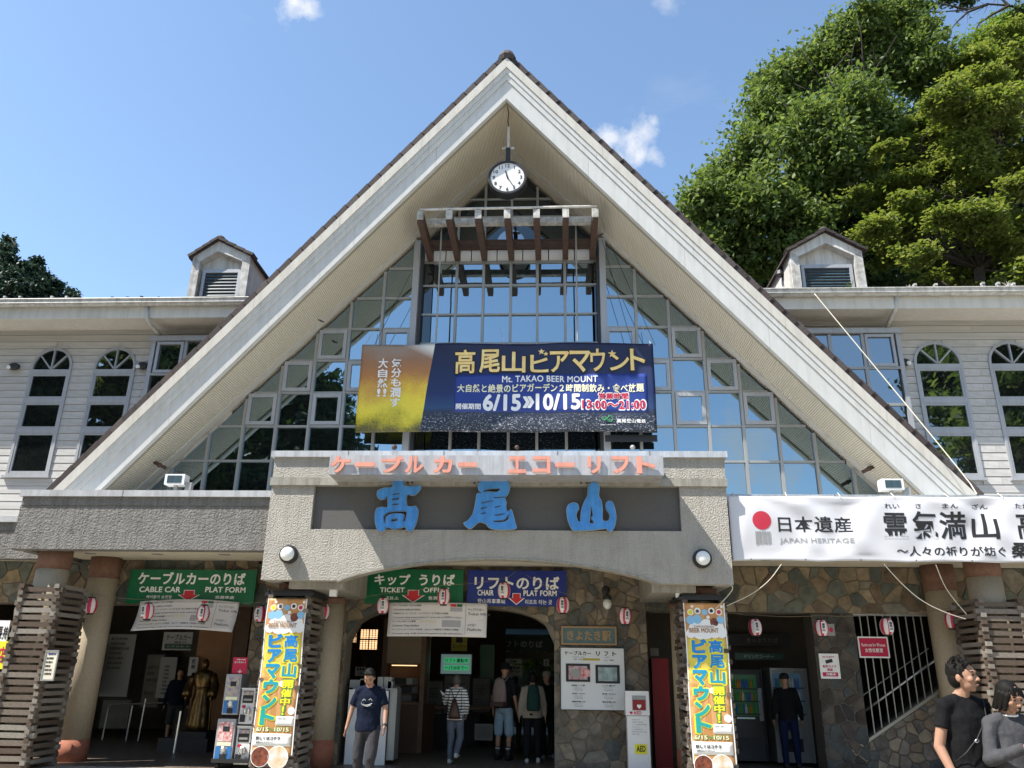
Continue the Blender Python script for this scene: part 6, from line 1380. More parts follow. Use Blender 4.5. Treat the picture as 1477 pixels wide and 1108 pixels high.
AE = empty('aed_cabinet', ((x0+x1)/2, 15.4, 0), 'white defibrillator cabinet on a white post beside the stone pillar', 'cabinet')
mk('upper_box', MB().box(x0, x1, 15.25, 15.5, zm_+.01, zt), M['panelw'], AE); mk('lower_box', MB().box(x0+.02, x1-.01, 15.28, 15.5, 0, zm_), M['panelw'], AE)
q = prect(*zrect(zA, 640, 737, 600, 705), 15.25); mk('window', MB().box(q[0], q[1], 15.243, 15.25, q[2], q[3]), M['lcdgrey'] if 'lcdgrey' in M else M['greymetal'], AE); mk('red_kit', MB().box(q[0]+.01, q[1]-.01, 15.232, 15.242, q[2]+.01, q[2]+(q[3]-q[2])*.72), M['redboard'], AE)
text('♥', q[0]+.05, q[1]-.05, q[2]+.03, q[2]+.10, 15.232, M['w_print'], AE, bold=.01, keep=True)
q = prect(*zrect(zA, 650, 705, 710, 732), 15.25); text('AED', q[0], q[1], q[2], q[3], 15.249, M['redp'], AE, bold=.03); q = prect(*zrect(zA, 622, 645, 710, 732), 15.25); text('♥', q[0], q[1], q[2], q[3], 15.249, M['redp'], AE)
q = prect(*zrect(zA, 660, 745, 940, 1010), 15.28); s_ = mk('yellow_label', MB().box(q[0], q[1], 15.272, 15.28, q[2], q[3]), M['yel2'] if 'yel2' in M else M['yellow_b'] if 'yellow_b' in M else M['yel'], AE); text('AED', q[0]+.03, q[1]-.03, q[2]+.04, q[2]+.13, 15.271, M['ink'], s_, bold=.03)
text('♥', (q[0]+q[1])/2-.04, (q[0]+q[1])/2+.04, q[2]+.15, q[3]-.01, 15.271, M['redp'], s_)
for k in range(7): a = zrect(zA, 640, 730+(k % 3)*6, 765+k*17, 773+k*17); q = prect(*a, 15.28); text(['救命処置の流れ', '意識の確認', '119番通報', 'AEDを使う', '心肺蘇生', '胸骨圧迫', '救急隊に引き継ぐ'][k], q[0], q[0]+(q[1]-q[0])*(.6+.4*((k*7) % 3)/2), q[2], q[3], 15.279, M['greyp'], AE, bold=.01, res=1)
# capsule toy machines
M['cap_blue'] = mat('machine_blue', (.03, .16, .42), .35); M['cap_grey'] = mat('machine_grey', (.35, .36, .38), .4); M['cap_w'] = mat('machine_white', (.70, .70, .70), .4); M['pr1'] = mat('yellow_scene_print', (.55, .50, .25), .5, col2=(.25, .18, .40), nscale=18)
zc_ = Z(6.595, 280, 940)
def capsule(x0, x1, y0, y1, Y, kind, pr, label):
    a = prect(*zrect(zc_, x0, x1, y0, y1), Y); r = empty('capsule_machine', ((a[0]+a[1])/2, Y+.2, a[2]), label, 'capsule machine', 'capsule toy machines stacked beside the left banner'); W_, H_ = a[1]-a[0], a[3]-a[2]
    q = lambda u0, u1, v0, v1, y0, y1: MB().box(a[0]+W_*u0, a[0]+W_*u1, y0, y1, a[2]+H_*v0, a[2]+H_*v1)
    if kind == 0:
        mk('body', q(0, 1, 0, 1, Y, Y+.4), M['cap_grey'], r); mk('picture_card', q(.1, .9, .46, .93, Y-.008, Y), M[pr], r)
        mk('title_block', q(.35, .72, .70, .82, Y-.012, Y-.009), M['ink'], r); mk('caption', q(.12, .88, .36, .44, Y-.008, Y), M['cream_p'], r)
        mk('blue_panel', q(.06, .32, .04, .34, Y-.008, Y), M['cap_blue'], r); mk('blue_panel', q(.68, .94, .04, .34, Y-.008, Y), M['cap_blue'], r)
        mk('chute', q(.34, .66, .03, .16, Y-.02, Y), M['ink'], r); cx_, cz = a[0]+W_*.5, a[2]+H_*.27
        mk('knob', MB().loft([[(cx_+math.cos(2*math.pi*k/16)*q_, y, cz+math.sin(2*math.pi*k/16)*q_) for k in range(16)] for q_, y in ((.045, Y), (.045, Y-.03), (.03, Y-.04))]), M['steel'], r)
        mk('side_drum', MB().loft([[(a[0]-.02, Y+.2+math.cos(2*math.pi*k/16)*.11, a[2]+H_*.42+math.sin(2*math.pi*k/16)*.11) for k in range(16)], [(a[0]-.0, Y+.2+math.cos(2*math.pi*k/16)*.12, a[2]+H_*.42+math.sin(2*math.pi*k/16)*.12) for k in range(16)]]), M['cap_w'], r)
    else:
        mk('body', q(0, 1, 0, 1, Y, Y+.4), M['cap_w'], r); mk('lid', q(-.03, 1.03, .96, 1.0, Y-.02, Y+.42), M['cap_w'], r)
        mk('picture_card', q(.12, .88, .58, .92, Y-.008, Y), M['ink'], r); mk('caption', q(.12, .88, .80, .90, Y-.011, Y-.009), M['pr1'], r); mk('title_block', q(.2, .8, .64, .70, Y-.011, Y-.009), M['dimw'], r)
        cx_, cz = a[0]+W_*.55, a[2]+H_*.36; mk('knob', MB().loft([[(cx_+math.cos(2*math.pi*k/18)*q_, y, cz+math.sin(2*math.pi*k/18)*q_) for k in range(18)] for q_, y in ((.07, Y), (.07, Y-.03), (.05, Y-.045))]), M['steel'], r)
        mk('knob_grip', MB().box(cx_-.012, cx_+.012, Y-.065, Y-.045, cz-.05, cz+.05), M['cap_grey'], r); mk('chute', q(.08, .44, .06, .26, Y-.02, Y), M['ink'], r); mk('red_mark', q(.15, .38, .44, .52, Y-.008, Y), M['redp'], r); mk('coin_slot', q(.74, .86, .1, .2, Y-.012, Y), M['cap_grey'], r)
    return r
capsule(285, 432, 215, 600, 14.9, 0, 'pr1', 'upper left capsule machine, grey with a yellow picture card and blue lower panels')
capsule(203, 375, 640, 1040, 14.9, 0, 'pr2', 'lower left capsule machine, grey with a red and white picture card')
capsule(440, 570, 345, 690, 14.95, 1, 'pr1', 'upper white capsule machine half hidden by the orange banner')
capsule(395, 530, 705, 1075, 14.95, 1, 'pr1', 'lower white capsule machine half hidden by the orange banner')
a = prect(*zrect(zc_, 195, 560, 1045, 1075), 14.9)
tag(mk('machine_trolley', MB().box(a[0]-.05, a[1]+.1, 14.85, 15.35, .10, max(a[2], .16)).tube([(a[0], 14.95, .05), (a[0]+.06, 14.95, .05)], .05, 10).tube([(a[1], 14.95, .05), (a[1]+.06, 14.95, .05)], .05, 10), M['black']), 'black wheeled trolley under the capsule machines', 'trolley')
r, q = sheet('poster', 'poster', tuple(zrect(zc_, 365, 505, 55, 210)), 14.95, 'redp', 'red card with white writing standing on top of the capsule machines', (('本格の味覚', .25, .85, .08, .18, 'w_print'), ('おつまみトイ', .12, .9, .24, .36, 'w_print'), ('↓', .4, .7, .75, .95, 'w_print')), None, .02)
# left edge: crib sign, wheeled board, advertising at the far left
sheet('crib_notice', 'notice', (64, 80, 940, 980), 13.97, 'cream_soffit', 'small cream notice with blue heading hung on the far left crib', (('御案内', .15, .85, .05, .12, 'boxblue'),)+tuple(rows(5, seed=9, top=.2, bot=.9)), 'greymetal', .01)
sheet('shop_banner', 'banner', (-12, 12, 895, 925), 15.2, 'w_print', 'white shop banner with a black kanji at the left edge', (('長', .35, .68, .3, .9, 'ink', .03), ('持', .72, .98, .3, .9, 'ink', .03)))
sheet('shop_banner', 'banner', (-14, 9, 925, 965), 15.2, 'yel', 'yellow shop banner below the white one at the left edge', (('店', .5, .9, .2, .8, 'redp', .03),))
x0, x1, z0, z1 = prect(68, 88, 996, 1075, 14.9); r = tag(mk('standing_sign', MB().box(x0, x1, 14.9, 14.96, .25, z1), M['alu']), 'narrow standing photo sign between the far left crib and the round column', 'sign'); mk('photo', MB().box(x0+.04, x1-.04, 14.893, 14.9, .5, z1-.05), M['ph2'], r); mk('leg', MB().box(x0, x0+.03, 14.9, 14.94, 0, .25), M['alu'], r); mk('leg', MB().box(x1-.03, x1, 14.9, 14.94, 0, .25), M['alu'], r)
# things seen inside the left edge
sheet('timetable_case', 'poster case', (100, 135, 930, 1000), 20.5, 'dim_board', 'dim grey panel behind the left round column', rows(5, seed=12), 'black')

# ================================================================== trees
def leaves(name, clumps, n, size, m, parent, seed=0, flat_=.0, droop=0, aspect=.5):
    """clumps: (center, (rx,ry,rz)); leaf quads folded along the midrib, spread in small sprays"""
    R = np.random.default_rng(seed); tot = sum(c[1][0]*c[1][2]+c[1][0]*c[1][1] for c in clumps); V = []
    for c, rad in clumps:
        k = int(n*(rad[0]*rad[2]+rad[0]*rad[1])/tot)
        ns = max(4, k//75)
        d = R.normal(size=(ns, 3)); d /= np.linalg.norm(d, axis=1)[:, None]; rr = R.uniform(.12, 1, (ns, 1))**.4
        sc = np.array(c)+d*rr*np.array(rad)*(1+.22*R.normal(size=(ns, 1)))
        idx = R.integers(0, ns, k); sp = R.normal(size=(k, 3))*np.array([1, 1, .38+.3*(1-flat_)])*(.34*min(rad)**.5*.85)*R.uniform(.7, 1.5, (k, 1))
        p = sc[idx]+sp
        nrm = d[idx]*.35+R.normal(size=(k, 3))*.7+np.array([0, 0, .75+flat_]); nrm /= np.linalg.norm(nrm, axis=1)[:, None]
        t = np.cross(nrm, R.normal(size=(k, 3))); t /= np.linalg.norm(t, axis=1)[:, None]; b = np.cross(nrm, t)
        s = size*R.uniform(.6, 1.3, (k, 1))
        q = np.stack([p-t*s, p+b*s*aspect-nrm*s*.12, p+t*s+nrm*0-np.array([0, 0, 1])*s*droop, p-b*s*aspect-nrm*s*.12], 1); V.append(q)
    V = np.concatenate(V).reshape(-1, 3); k = len(V)//4; off = wl(parent); V -= np.array(off)
    me = bpy.data.meshes.new(name); me.vertices.add(len(V)); me.vertices.foreach_set('co', V.ravel()); me.loops.add(k*4); me.loops.foreach_set('vertex_index', np.arange(k*4)); me.polygons.add(k); me.polygons.foreach_set('loop_start', np.arange(k)*4); me.polygons.foreach_set('loop_total', np.full(k, 4)); me.update(); me.materials.append(m)
    o = bpy.data.objects.new(name, me); link(o, parent); return o
M['bark'] = mat('bark', (.055, .042, .032), .9, col2=(.03, .024, .02), nscale=5, bump=.02, bscale=9)
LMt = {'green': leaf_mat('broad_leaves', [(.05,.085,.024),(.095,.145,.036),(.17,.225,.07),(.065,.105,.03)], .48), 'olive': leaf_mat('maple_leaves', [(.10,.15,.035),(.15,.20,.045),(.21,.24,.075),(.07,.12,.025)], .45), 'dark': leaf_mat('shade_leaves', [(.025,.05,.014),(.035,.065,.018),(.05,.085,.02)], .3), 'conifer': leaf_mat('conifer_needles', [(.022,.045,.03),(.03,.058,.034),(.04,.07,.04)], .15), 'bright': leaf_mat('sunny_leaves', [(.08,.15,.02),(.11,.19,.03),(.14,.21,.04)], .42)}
def branch(b, p, d, L, r, depth, R, up=.12):
    pts = [p]; q = p.copy(); dd = d.copy(); n = 5
    for i in range(n): dd = (dd+Vector((R.gauss(0, .13), R.gauss(0, .13), R.gauss(up*.5, .08)))).normalized(); q = q+dd*L/n; pts.append(q.copy())
    b.tube(pts, r, 7, r*.45)
    if depth:
        for k in range(R.randint(3, 4)):
            i = R.randint(2, n); nd = (dd+Vector((R.gauss(0, .7), R.gauss(0, .7), R.gauss(.15, .35)))).normalized(); branch(b, pts[i], nd, L*R.uniform(.3, .45), r*.5, depth-1, R, up)
def tree(name, base, top, clumps, n, size, leaf, label, seed, cat='tree', group=None, trunk=.3, lean=(0, 0), flat_=0, depth=2, droop=.1):
    r = empty(name, base, label, cat, group); R = random.Random(seed); b = MB(); base = Vector(base); top = Vector(top)
    pts = [base-Vector((0, 0, .4))]+[base.lerp(top, k/6)+Vector((R.gauss(0, .25), R.gauss(0, .25), 0)) for k in range(1, 7)]
    b.tube(pts, trunk, 10, trunk*.35)
    for c, rad in clumps:
        s = min(pts[2:], key=lambda q: (q-Vector(c)).length+max(0, q.z-c[2])*1.5); v = Vector(c)-s
        if v.length > .5: branch(b, s, v.normalized(), v.length*.6, trunk*.22, depth if v.length > 1.5 else 1, R)
    mk('trunk', b, M['bark'], r, smooth=True)
    leaves('crown', clumps, n, size, LMt[leaf], r, seed, flat_, droop); return r
def PC(l, Y, k=1.0, fz=1, jy=2.5, seed=0):   # clumps from photo circles at depth Y
    R = random.Random(seed); out = []
    for (x, y, r) in l:
        yy = Y+R.uniform(-jy, jy); c = U(x, y, yy); rad = r/1150*yy*1.02*k; out.append(((c.x, c.y, c.z), (rad, rad*1.05, rad*fz)))
    return out
TA = [(1010,285,32),(1000,330,30),(1048,262,42),(1045,320,40),(1085,215,42),(1068,370,46),(1110,165,40),(1135,120,44),(1100,290,46),(1160,190,46),(1185,95,42),(1175,250,50),(1215,60,40),(1225,150,48),(1245,30,34),(1270,95,44),(1150,330,46),(1290,50,38),(1320,110,40),(1215,225,45),(1265,180,42),(1300,20,34),(1095,120,18),(1345,80,28),(1010,372,30),(1330,45,26)]
tree('broadleaf_tree', (9.5, 30.5, hill(9.5, 30.5)), U(1185, 330, 30), PC(TA, 30, seed=1), 84000, .13, 'green', 'large green broadleaf tree rising behind the right dormer', 11, trunk=.35, depth=1)
TBm = [(1400,95,44),(1450,60,46),(1365,150,44),(1425,160,50),(1480,130,50),(1320,185,36),(1330,235,44),(1390,225,46),(1450,250,50),(1290,270,38),(1340,300,44),(1405,320,48),(1470,330,46),(1260,330,34),(1300,350,40),(1370,380,40),(1440,395,44),(1235,280,22),(1500,220,50),(1280,215,20),(1500,390,44)]
tree('maple_tree', (13.2, 27, hill(13.2, 27)), U(1450, 240, 27), PC(TBm+[(x+22,y+18,r*.7) for x,y,r in TBm]+[(x-18,y+24,r*.6) for x,y,r in TBm], 27, .9, .5, 2.4, 2), 120000, .105, 'olive', 'yellow green maple with layered branches at the right edge', 12, trunk=.32, flat_=1.0, depth=2)
TD = [(1225,315,46),(1180,335,46),(1255,255,40),(1290,230,40),(1160,380,40),(1030,395,44),(1085,400,46),(1140,400,46),(1200,390,46),(1260,395,50),(1320,400,50),(1380,410,50),(1440,400,50),(1490,300,60),(1400,300,60),(1300,300,60),(1330,200,60),(1430,180,60),(1490,100,40)]
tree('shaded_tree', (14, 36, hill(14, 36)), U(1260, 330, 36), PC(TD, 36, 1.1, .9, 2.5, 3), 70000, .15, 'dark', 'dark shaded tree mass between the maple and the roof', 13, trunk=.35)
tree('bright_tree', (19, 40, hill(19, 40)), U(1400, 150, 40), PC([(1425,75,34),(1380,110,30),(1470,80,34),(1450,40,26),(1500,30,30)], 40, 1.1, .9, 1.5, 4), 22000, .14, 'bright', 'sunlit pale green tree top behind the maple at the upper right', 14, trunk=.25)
b = MB(); R = random.Random(3); root = empty('bare_branch_tree', (24, 33, hill(24, 33)), 'dark tree with bare twigs reaching into the upper right corner', 'tree')
P0 = U(1560, 40, 33); b.tube([(24, 33, hill(24, 33)-.5), (23.6, 33, P0.z*.6), P0+Vector((.2, 0, 0))], .3, 8, .14)
for l in ([(1560,40),(1500,22),(1455,8),(1425,6),(1395,14),(1350,18),(1310,8)], [(1455,8),(1430,22),(1412,34),(1405,50)], [(1425,6),(1395,18),(1380,32),(1372,42)], [(1500,22),(1470,35),(1448,52),(1438,62)], [(1395,14),(1370,8),(1340,2)], [(1455,8),(1440,-6),(1420,-15)]):
    b.tube([U(x, y, 33) for x, y in l], .075, 6, .02)
    for (x, y) in l[1:]: 
        for k in range(3): e = (x+R.uniform(-24, 10), y+R.uniform(-6, 22)); b.tube([U(x, y, 33), U((x+e[0])/2, (y+e[1])/2+R.uniform(-3, 3), 33), U(*e, 33)], .016, 4, .006)
mk('trunk', b, M['bark'], root); leaves('crown', PC([(1470,20,12),(1340,12,12),(1400,-4,14),(1490,40,22),(1370,-8,14),(1310,6,10)], 33, 1, 1, .3, 5), 2600, .12, LMt['dark'], root, 5)
# distant conifers on the left
for i, (u_, ytop, w_, Y, lab) in enumerate(((10, 344, 40, 62, 'tall dark conifer at the left edge above the eave'), (52, 372, 26, 64, 'middle dark conifer above the left eave'), (78, 402, 20, 66, 'shorter dark conifer right of the middle one above the left eave'), (104, 420, 14, 70, 'tiny tree top at the right end of the conifers above the left eave'), (-30, 350, 44, 66, 'dark conifer cut by the left edge of the photo'))):
    cl = []
    for k in range(11): f = k/10; cl += PC([(u_+(random.random()-.5)*w_*f*.8, ytop+5+f*90, 9+w_*.75*f)], Y, 1, .75, 1, i*9+k)
    base = U(u_, 470, Y); tree('conifer_tree', (base.x, Y, 0), U(u_, ytop+8, Y), cl, 22000, .2, 'conifer', lab, 30+i, trunk=.4, depth=1, group='dark conifers beyond the left roof')
# reflected surroundings: trees behind the viewer
def back_tree(x, y, h, w_, leaf, label, seed, n=26000, z0=0):
    R = random.Random(seed); cl = []
    for k in range(16): f = R.uniform(.32, 1); a = R.uniform(0, 6.28); q = w_*math.sin(min(1, (1.12-f)*1.9))*R.uniform(.2, .8); cl.append(((x+math.cos(a)*q, y+math.sin(a)*q, z0+h*f-w_*.2), (w_*.42, w_*.42, w_*.34)))
    tree('roadside_tree', (x, y, z0), (x, y, z0+h*.85), cl, n, .27, leaf, label, seed, trunk=.35, depth=1, group='trees across the forecourt behind the viewer')
for i, (x, y, h, w_, lf) in enumerate(((-15, -13, 19, 6, 'dark'), (-22, -9, 21, 6, 'green'), (-28, -4, 20, 6, 'dark'), (-9, -17, 13, 5, 'green'), (-34, 3, 19, 6, 'dark'), (-20, -20, 24, 7, 'dark'), (25, -9, 25, 6.5, 'green'), (34, -4, 27, 7, 'dark'), (27, -18, 24, 6, 'dark'), (42, 4, 27, 8, 'green'), (3, -24, 10, 5, 'dark'), (12, -24, 9, 5, 'green'), (-42, 8, 24, 8, 'green'), (-34, -12, 27, 8, 'dark'))):
    back_tree(x, y, h, w_, lf, 'roadside %s tree across the forecourt, %s' % ('broadleaf' if lf == 'green' else 'dark', ['left of the viewer', 'further left', 'left by the road', 'low and near the centre', 'far left by the road', 'tall at the back left', 'right of the viewer', 'further right and tall', 'right at the back', 'far right by the road', 'low behind the centre', 'low behind the right', 'farthest left', 'tallest at the far left'][i]), 50+i)
# shrubs seen through the lift gate
for i, (x, y, w_, lf) in enumerate(((-1.6, 29, 2.0, 'bright'), (.8, 30, 2.2, 'green'), (-.4, 33, 3.2, 'bright'), (2.4, 29, 2.0, 'dark'), (-3.6, 31, 2.6, 'green'), (-.2, 28, 1.5, 'dark'))):
    R = random.Random(i); tree('garden_tree', (x, y, hill(x, y)), (x, y, 3+w_), [((x+R.uniform(-1, 1), y+R.uniform(-1, 1), 2.6+R.uniform(0, 2.2)), (w_*.7, w_*.7, w_*.5)) for k in range(6)], 11000, .13, lf, 'leafy tree seen through the lift gate, %s' % ['left', 'centre right', 'tallest at the back', 'dark one at the right', 'broad one at the far left', 'dark one nearest the gate'][i], 80+i, trunk=.12, depth=1)
# weeds in the right gutter
for (u_, v_, s_, lab) in ((1226, 411, .16, 'pale weed growing at the foot of the right dormer'), (1455, 410, .12, 'dry weed stems on the right gutter'), (1311, 412, .08, 'tiny weed tuft on the right gutter')):
    p = U(u_, v_+5, 15.25); b = MB(); R = random.Random(u_)
    for k in range(12): b.tube([p, p+Vector((R.gauss(0, .5)*s_, R.gauss(0, .15)*s_, s_*R.uniform(.5, 1.3)))], .008, 4, .002)
    tag(mk('weed', b, LMt['bright'].copy() if s_ > .15 else M['rope']), lab, 'weed')
# ================================================================== people
SK = mat('skin', (.36, .205, .135), .6, col2=(.32, .17, .11), nscale=9, spec=.35)
HAIR = mat('black_hair', (.008, .007, .006), .65, spec=.14); GHAIR = mat('greying_hair', (.07, .065, .06), .6, bump=.01, bscale=60)
def cloth(name, c, c2=None, b=.006): return mat(name, c, .85, col2=c2 or tuple(x*.75 for x in c), nscale=7, bump=b, bscale=12, spec=.15)
def capsule_(b, p, q, r1, r2, n=12):
    p, q = Vector(p), Vector(q); d = q-p; L = max(d.length, 1e-5); d = d/L; a = d.orthogonal().normalized(); c = d.cross(a); rings = []
    for k in range(5): t = math.pi/2*(1-k/4); rings.append((p-d*r1*math.sin(t), r1*math.cos(t)))
    for k in range(5): t = math.pi/2*k/4; rings.append((q+d*r2*math.sin(t), r2*math.cos(t)))
    return b.loft([[o+a*max(r, .0015)*math.cos(2*math.pi*i/n)+c*max(r, .0015)*math.sin(2*math.pi*i/n) for i in range(n)] for o, r in rings])
def ell(b, c, rx, ry, rz, n=18, m=12): return b.ball(c, rx, ry, rz, n, m)
def loft_e(b, rings, n=22):
    return b.loft([[Vector(c)+Vector((rx*math.cos(2*math.pi*i/n), ry*math.sin(2*math.pi*i/n), 0)) for i in range(n)] for c, rx, ry in rings])
def organic(name, b, m, parent, voxel, smooth=6, disp=0, dscale=8, T=None, seed=0):
    """fuse overlapping closed pieces into one continuous surface"""
    me = bpy.data.meshes.new('tmp'); me.from_pydata(b.v, [], b.f)
    bm = bmesh.new(); bm.from_mesh(me); bmesh.ops.recalc_face_normals(bm, faces=bm.faces[:]); bm.to_mesh(me); bm.free()
    o = bpy.data.objects.new('tmp', me); COL.objects.link(o)
    r = o.modifiers.new('r', 'REMESH'); r.mode = 'VOXEL'; r.voxel_size = voxel; r.use_smooth_shade = True
    s = o.modifiers.new('s', 'SMOOTH'); s.iterations = smooth; s.factor = .5
    dg = bpy.context.evaluated_depsgraph_get(); m2 = bpy.data.meshes.new_from_object(o.evaluated_get(dg)); bpy.data.objects.remove(o); bpy.data.meshes.remove(me)
    n = len(m2.vertices); a = np.empty(n*3); m2.vertices.foreach_get('co', a); a = a.reshape(-1, 3)
    if disp:
        nn = np.empty(n*3); m2.vertices.foreach_get('normal', nn); nn = nn.reshape(-1, 3)
        h = np.array([mnoise.noise(Vector((p[0]*dscale+seed, p[1]*dscale, p[2]*dscale*.55))) + .5*mnoise.noise(Vector((p[0]*dscale*2.3, p[1]*dscale*2.3+seed, p[2]*dscale*1.2))) for p in a]); a = a+nn*(h*disp)[:, None]
    if T is not None: a = (np.c_[a, np.ones(n)] @ np.array(T).T)[:, :3]
    off = np.array(wl(parent)); m2.vertices.foreach_set('co', (a-off).ravel()); m2.name = name; m2.update(); m2.materials.clear(); m2.materials.append(m); m2.shade_smooth()
    ob = bpy.data.objects.new(name, m2); return link(ob, parent)
def person(x, y, rot, hgt, label, top, bottom, shoes=None, J=None, z0=0, voxel=.014, hair=HAIR, hairlen=0, sleeve=.5, long=False, shorts=False, hat=None, fine=False, headrot=(0, 0), build=1.0, shirt_hem=.86, group=None, wide=1.0, hairspike=0):
    k = hgt/1.72
    T = Matrix.Translation((x, y, z0)) @ Matrix.Rotation(rot, 4, 'Z') @ Matrix.Scale(k, 4)
    root = empty('person', (x, y, z0), label, 'person', group)
    j = dict(shL=(-.175*wide, 0, 1.40), shR=(.175*wide, 0, 1.40), elL=(-.245*wide, .03, 1.12), elR=(.245*wide, .03, 1.12), wrL=(-.265*wide, -.04, .88), wrR=(.265*wide, -.04, .88), hpL=(-.09, 0, .90), hpR=(.09, 0, .90), knL=(-.11, -.01, .49), knR=(.11, -.01, .49), anL=(-.115, .03, .085), anR=(.115, .03, .085), head=(0, -.015, 1.60))
    if J: j.update(J)
    V = {a: Vector(b_) for a, b_ in j.items()}; bd = build
    HR_ = Matrix.Rotation(headrot[0], 3, 'Z') @ Matrix.Rotation(headrot[1], 3, 'X'); hc = V['head']
    def hp(x_, y_, z_): return hc + HR_ @ Vector((x_, y_, z_))
    b = MB()
    # torso, neck, head
    loft_e(b, [((0, .0, .86), .13*bd, .095*bd), ((0, 0, .95), .155*bd, .11*bd), ((0, 0, 1.05), .135*bd, .095*bd), ((0, 0, 1.20), .15*bd, .10*bd), ((0, .005, 1.33), .165*wide, .10), ((0, .01, 1.41), .14*wide, .075), ((0, .012, 1.455), .07, .058), ((0, .005, 1.49), .054, .054)])
    for s in 'LR': capsule_(b, (0, .015, 1.445), V['sh'+s]+Vector((0, 0, -.012)), .042, .044)
    capsule_(b, (0, .01, 1.42), hc+Vector((0, .015, -.05)), .056, .052)
    hb = MB(); ell(hb, (0, 0, .015), .074, .093, .105); ell(hb, (0, -.022, -.045), .056, .066, .062); ell(hb, (0, -.055, -.088), .024, .024, .020); capsule_(hb, (0, -.088, .012), (0, -.108, -.022), .009, .0135)
    ell(hb, (0, -.09, .035), .045, .012, .010); ell(hb, (0, -.088, -.062), .022, .012, .009)
    for s in (-1, 1): ell(hb, (s*.076, .008, -.008), .010, .020, .031); ell(hb, (s*.045, -.066, -.02), .022, .022, .022); ell(hb, (s*.012, -.100, -.026), .008, .010, .008)
    hb.v = [tuple(hc+HR_ @ Vector(v)) for v in hb.v]; b.add(hb.v, hb.f)
    for s in 'LR':
        sg = -1 if s == 'L' else 1
        capsule_(b, V['sh'+s], V['el'+s], .048*bd, .038); capsule_(b, V['el'+s], V['wr'+s], .039, .026)
        capsule_(b, V['hp'+s], V['kn'+s], .082*bd, .054); capsule_(b, V['kn'+s], V['an'+s], .052, .036); m_ = V['kn'+s].lerp(V['an'+s], .3); capsule_(b, m_+Vector((0, .018, 0)), m_+Vector((0, .015, -.1)), .044, .034)
        capsule_(b, V['an'+s]+Vector((0, .02, -.04)), V['an'+s]+Vector((0, -.13, -.055)), .034, .028)
        # hand: palm and five curled fingers
        w_ = V['wr'+s]; d = (w_-V['el'+s]).normalized(); side = Vector((0, -1, 0)); side = (side-d*side.dot(d)).normalized(); pal = d.cross(side)*sg   # palm normal towards the body
        capsule_(b, w_, w_+d*.03, .025, .026); pc = w_+d*.055
        for f in range(4): o = (f-1.5)*.017; capsule_(b, w_+d*.02+side*o*.8, w_+d*.088+side*o, .014, .0115)
        for f, L in enumerate((.036, .043, .040, .031)):
            o = (1.5-f)*.019; p0 = w_+d*.088+side*o; p1 = p0+d*L*.9-pal*-.006*sg; p2 = p1+(d*.75+pal*.55*1).normalized()*L*.75; capsule_(b, p0, p1, .0098, .0085); capsule_(b, p1, p2, .0085, .007)
        t0 = w_+d*.03+side*.026; t1 = t0+(d*.6+side*.7).normalized()*.035; t2 = t1+(d*.95+side*.1).normalized()*.030; capsule_(b, t0, t1, .0125, .0105); capsule_(b, t1, t2, .0105, .0085)
    vx = voxel*(.5 if fine else 1)
    organic('body', b, SK, root, vx, 5 if not fine else 3, 0, T=T)
    # face details
    def mp(bb): bb.v = [tuple(T @ Vector(v)) for v in bb.v]; return bb
    if fine or rot == 0:
        for s in (-1, 1):
            mk('eye', mp(MB().ball(hp(s*.031, -.0855, .012), .0125, .006, .0055 if fine else .005, 10, 6)), FD['eye'], root, smooth=True)
            mk('eyebrow', mp(MB().tube([hp(s*.017, -.094, .034), hp(s*.033, -.092, .039), hp(s*.05, -.078, .033)], .0042, 6)), hair, root)
        mk('mouth', mp(MB().tube([hp(-.022, -.090, -.058), hp(0, -.1005, -.060), hp(.022, -.090, -.058)], .0052, 8)), FD['lip'], root, smooth=True)
    # hair
    if not hat or hairlen:
        b = MB(); ell(b, (0, .020, .042), .082, .094, .090); ell(b, (0, .038, -.005), .076, .070, .085)
        if hairlen:
            for a in range(11):
                t = math.pi*(-.18+1.36*a/10); r = .072; capsule_(b, (math.cos(t)*r, math.sin(t)*r*1.12, .03), (math.cos(t)*(r+.012), math.sin(t)*(r+.02), -.02-hairlen*(.75+.25*math.sin(t))), .024, .015)
            for a in range(5): capsule_(b, (-.04+.020*a, -.050, .085), (-.052+.026*a, -.082, .052), .018, .009)
        else:
            for s in (-1, 1): capsule_(b, (s*.066, .0, .03), (s*.072, -.022, .0), .018, .008)
            for a in range(7): t = -1+a/3; capsule_(b, (t*.045, -.035, .108), (t*.056, -.068, .094+.006*(a % 2)), .018, .008)
        if hairspike:
            R = random.Random(9)
            for a in range(120):
                th, ph_ = R.uniform(0, 6.28), R.uniform(.05, 1.35); n_ = Vector((math.cos(th)*math.sin(ph_), math.sin(th)*math.sin(ph_), math.cos(ph_)))
                if n_.y < -.75 or n_.z < .35: continue
                c_ = Vector((n_.x*.082, .012+n_.y*.096, .04+n_.z*.09)); capsule_(b, c_*.92, c_+Vector((n_.x*.5-.35, n_.y*.5-.35, n_.z*.8+.15))*hairspike*R.uniform(.6, 1.2), .010, .0025)
        b.v = [tuple(hc+HR_ @ Vector(v)) for v in b.v]; organic('hair', b, hair, root, .0045 if fine else .010, 1, .0016, 45, T=T)
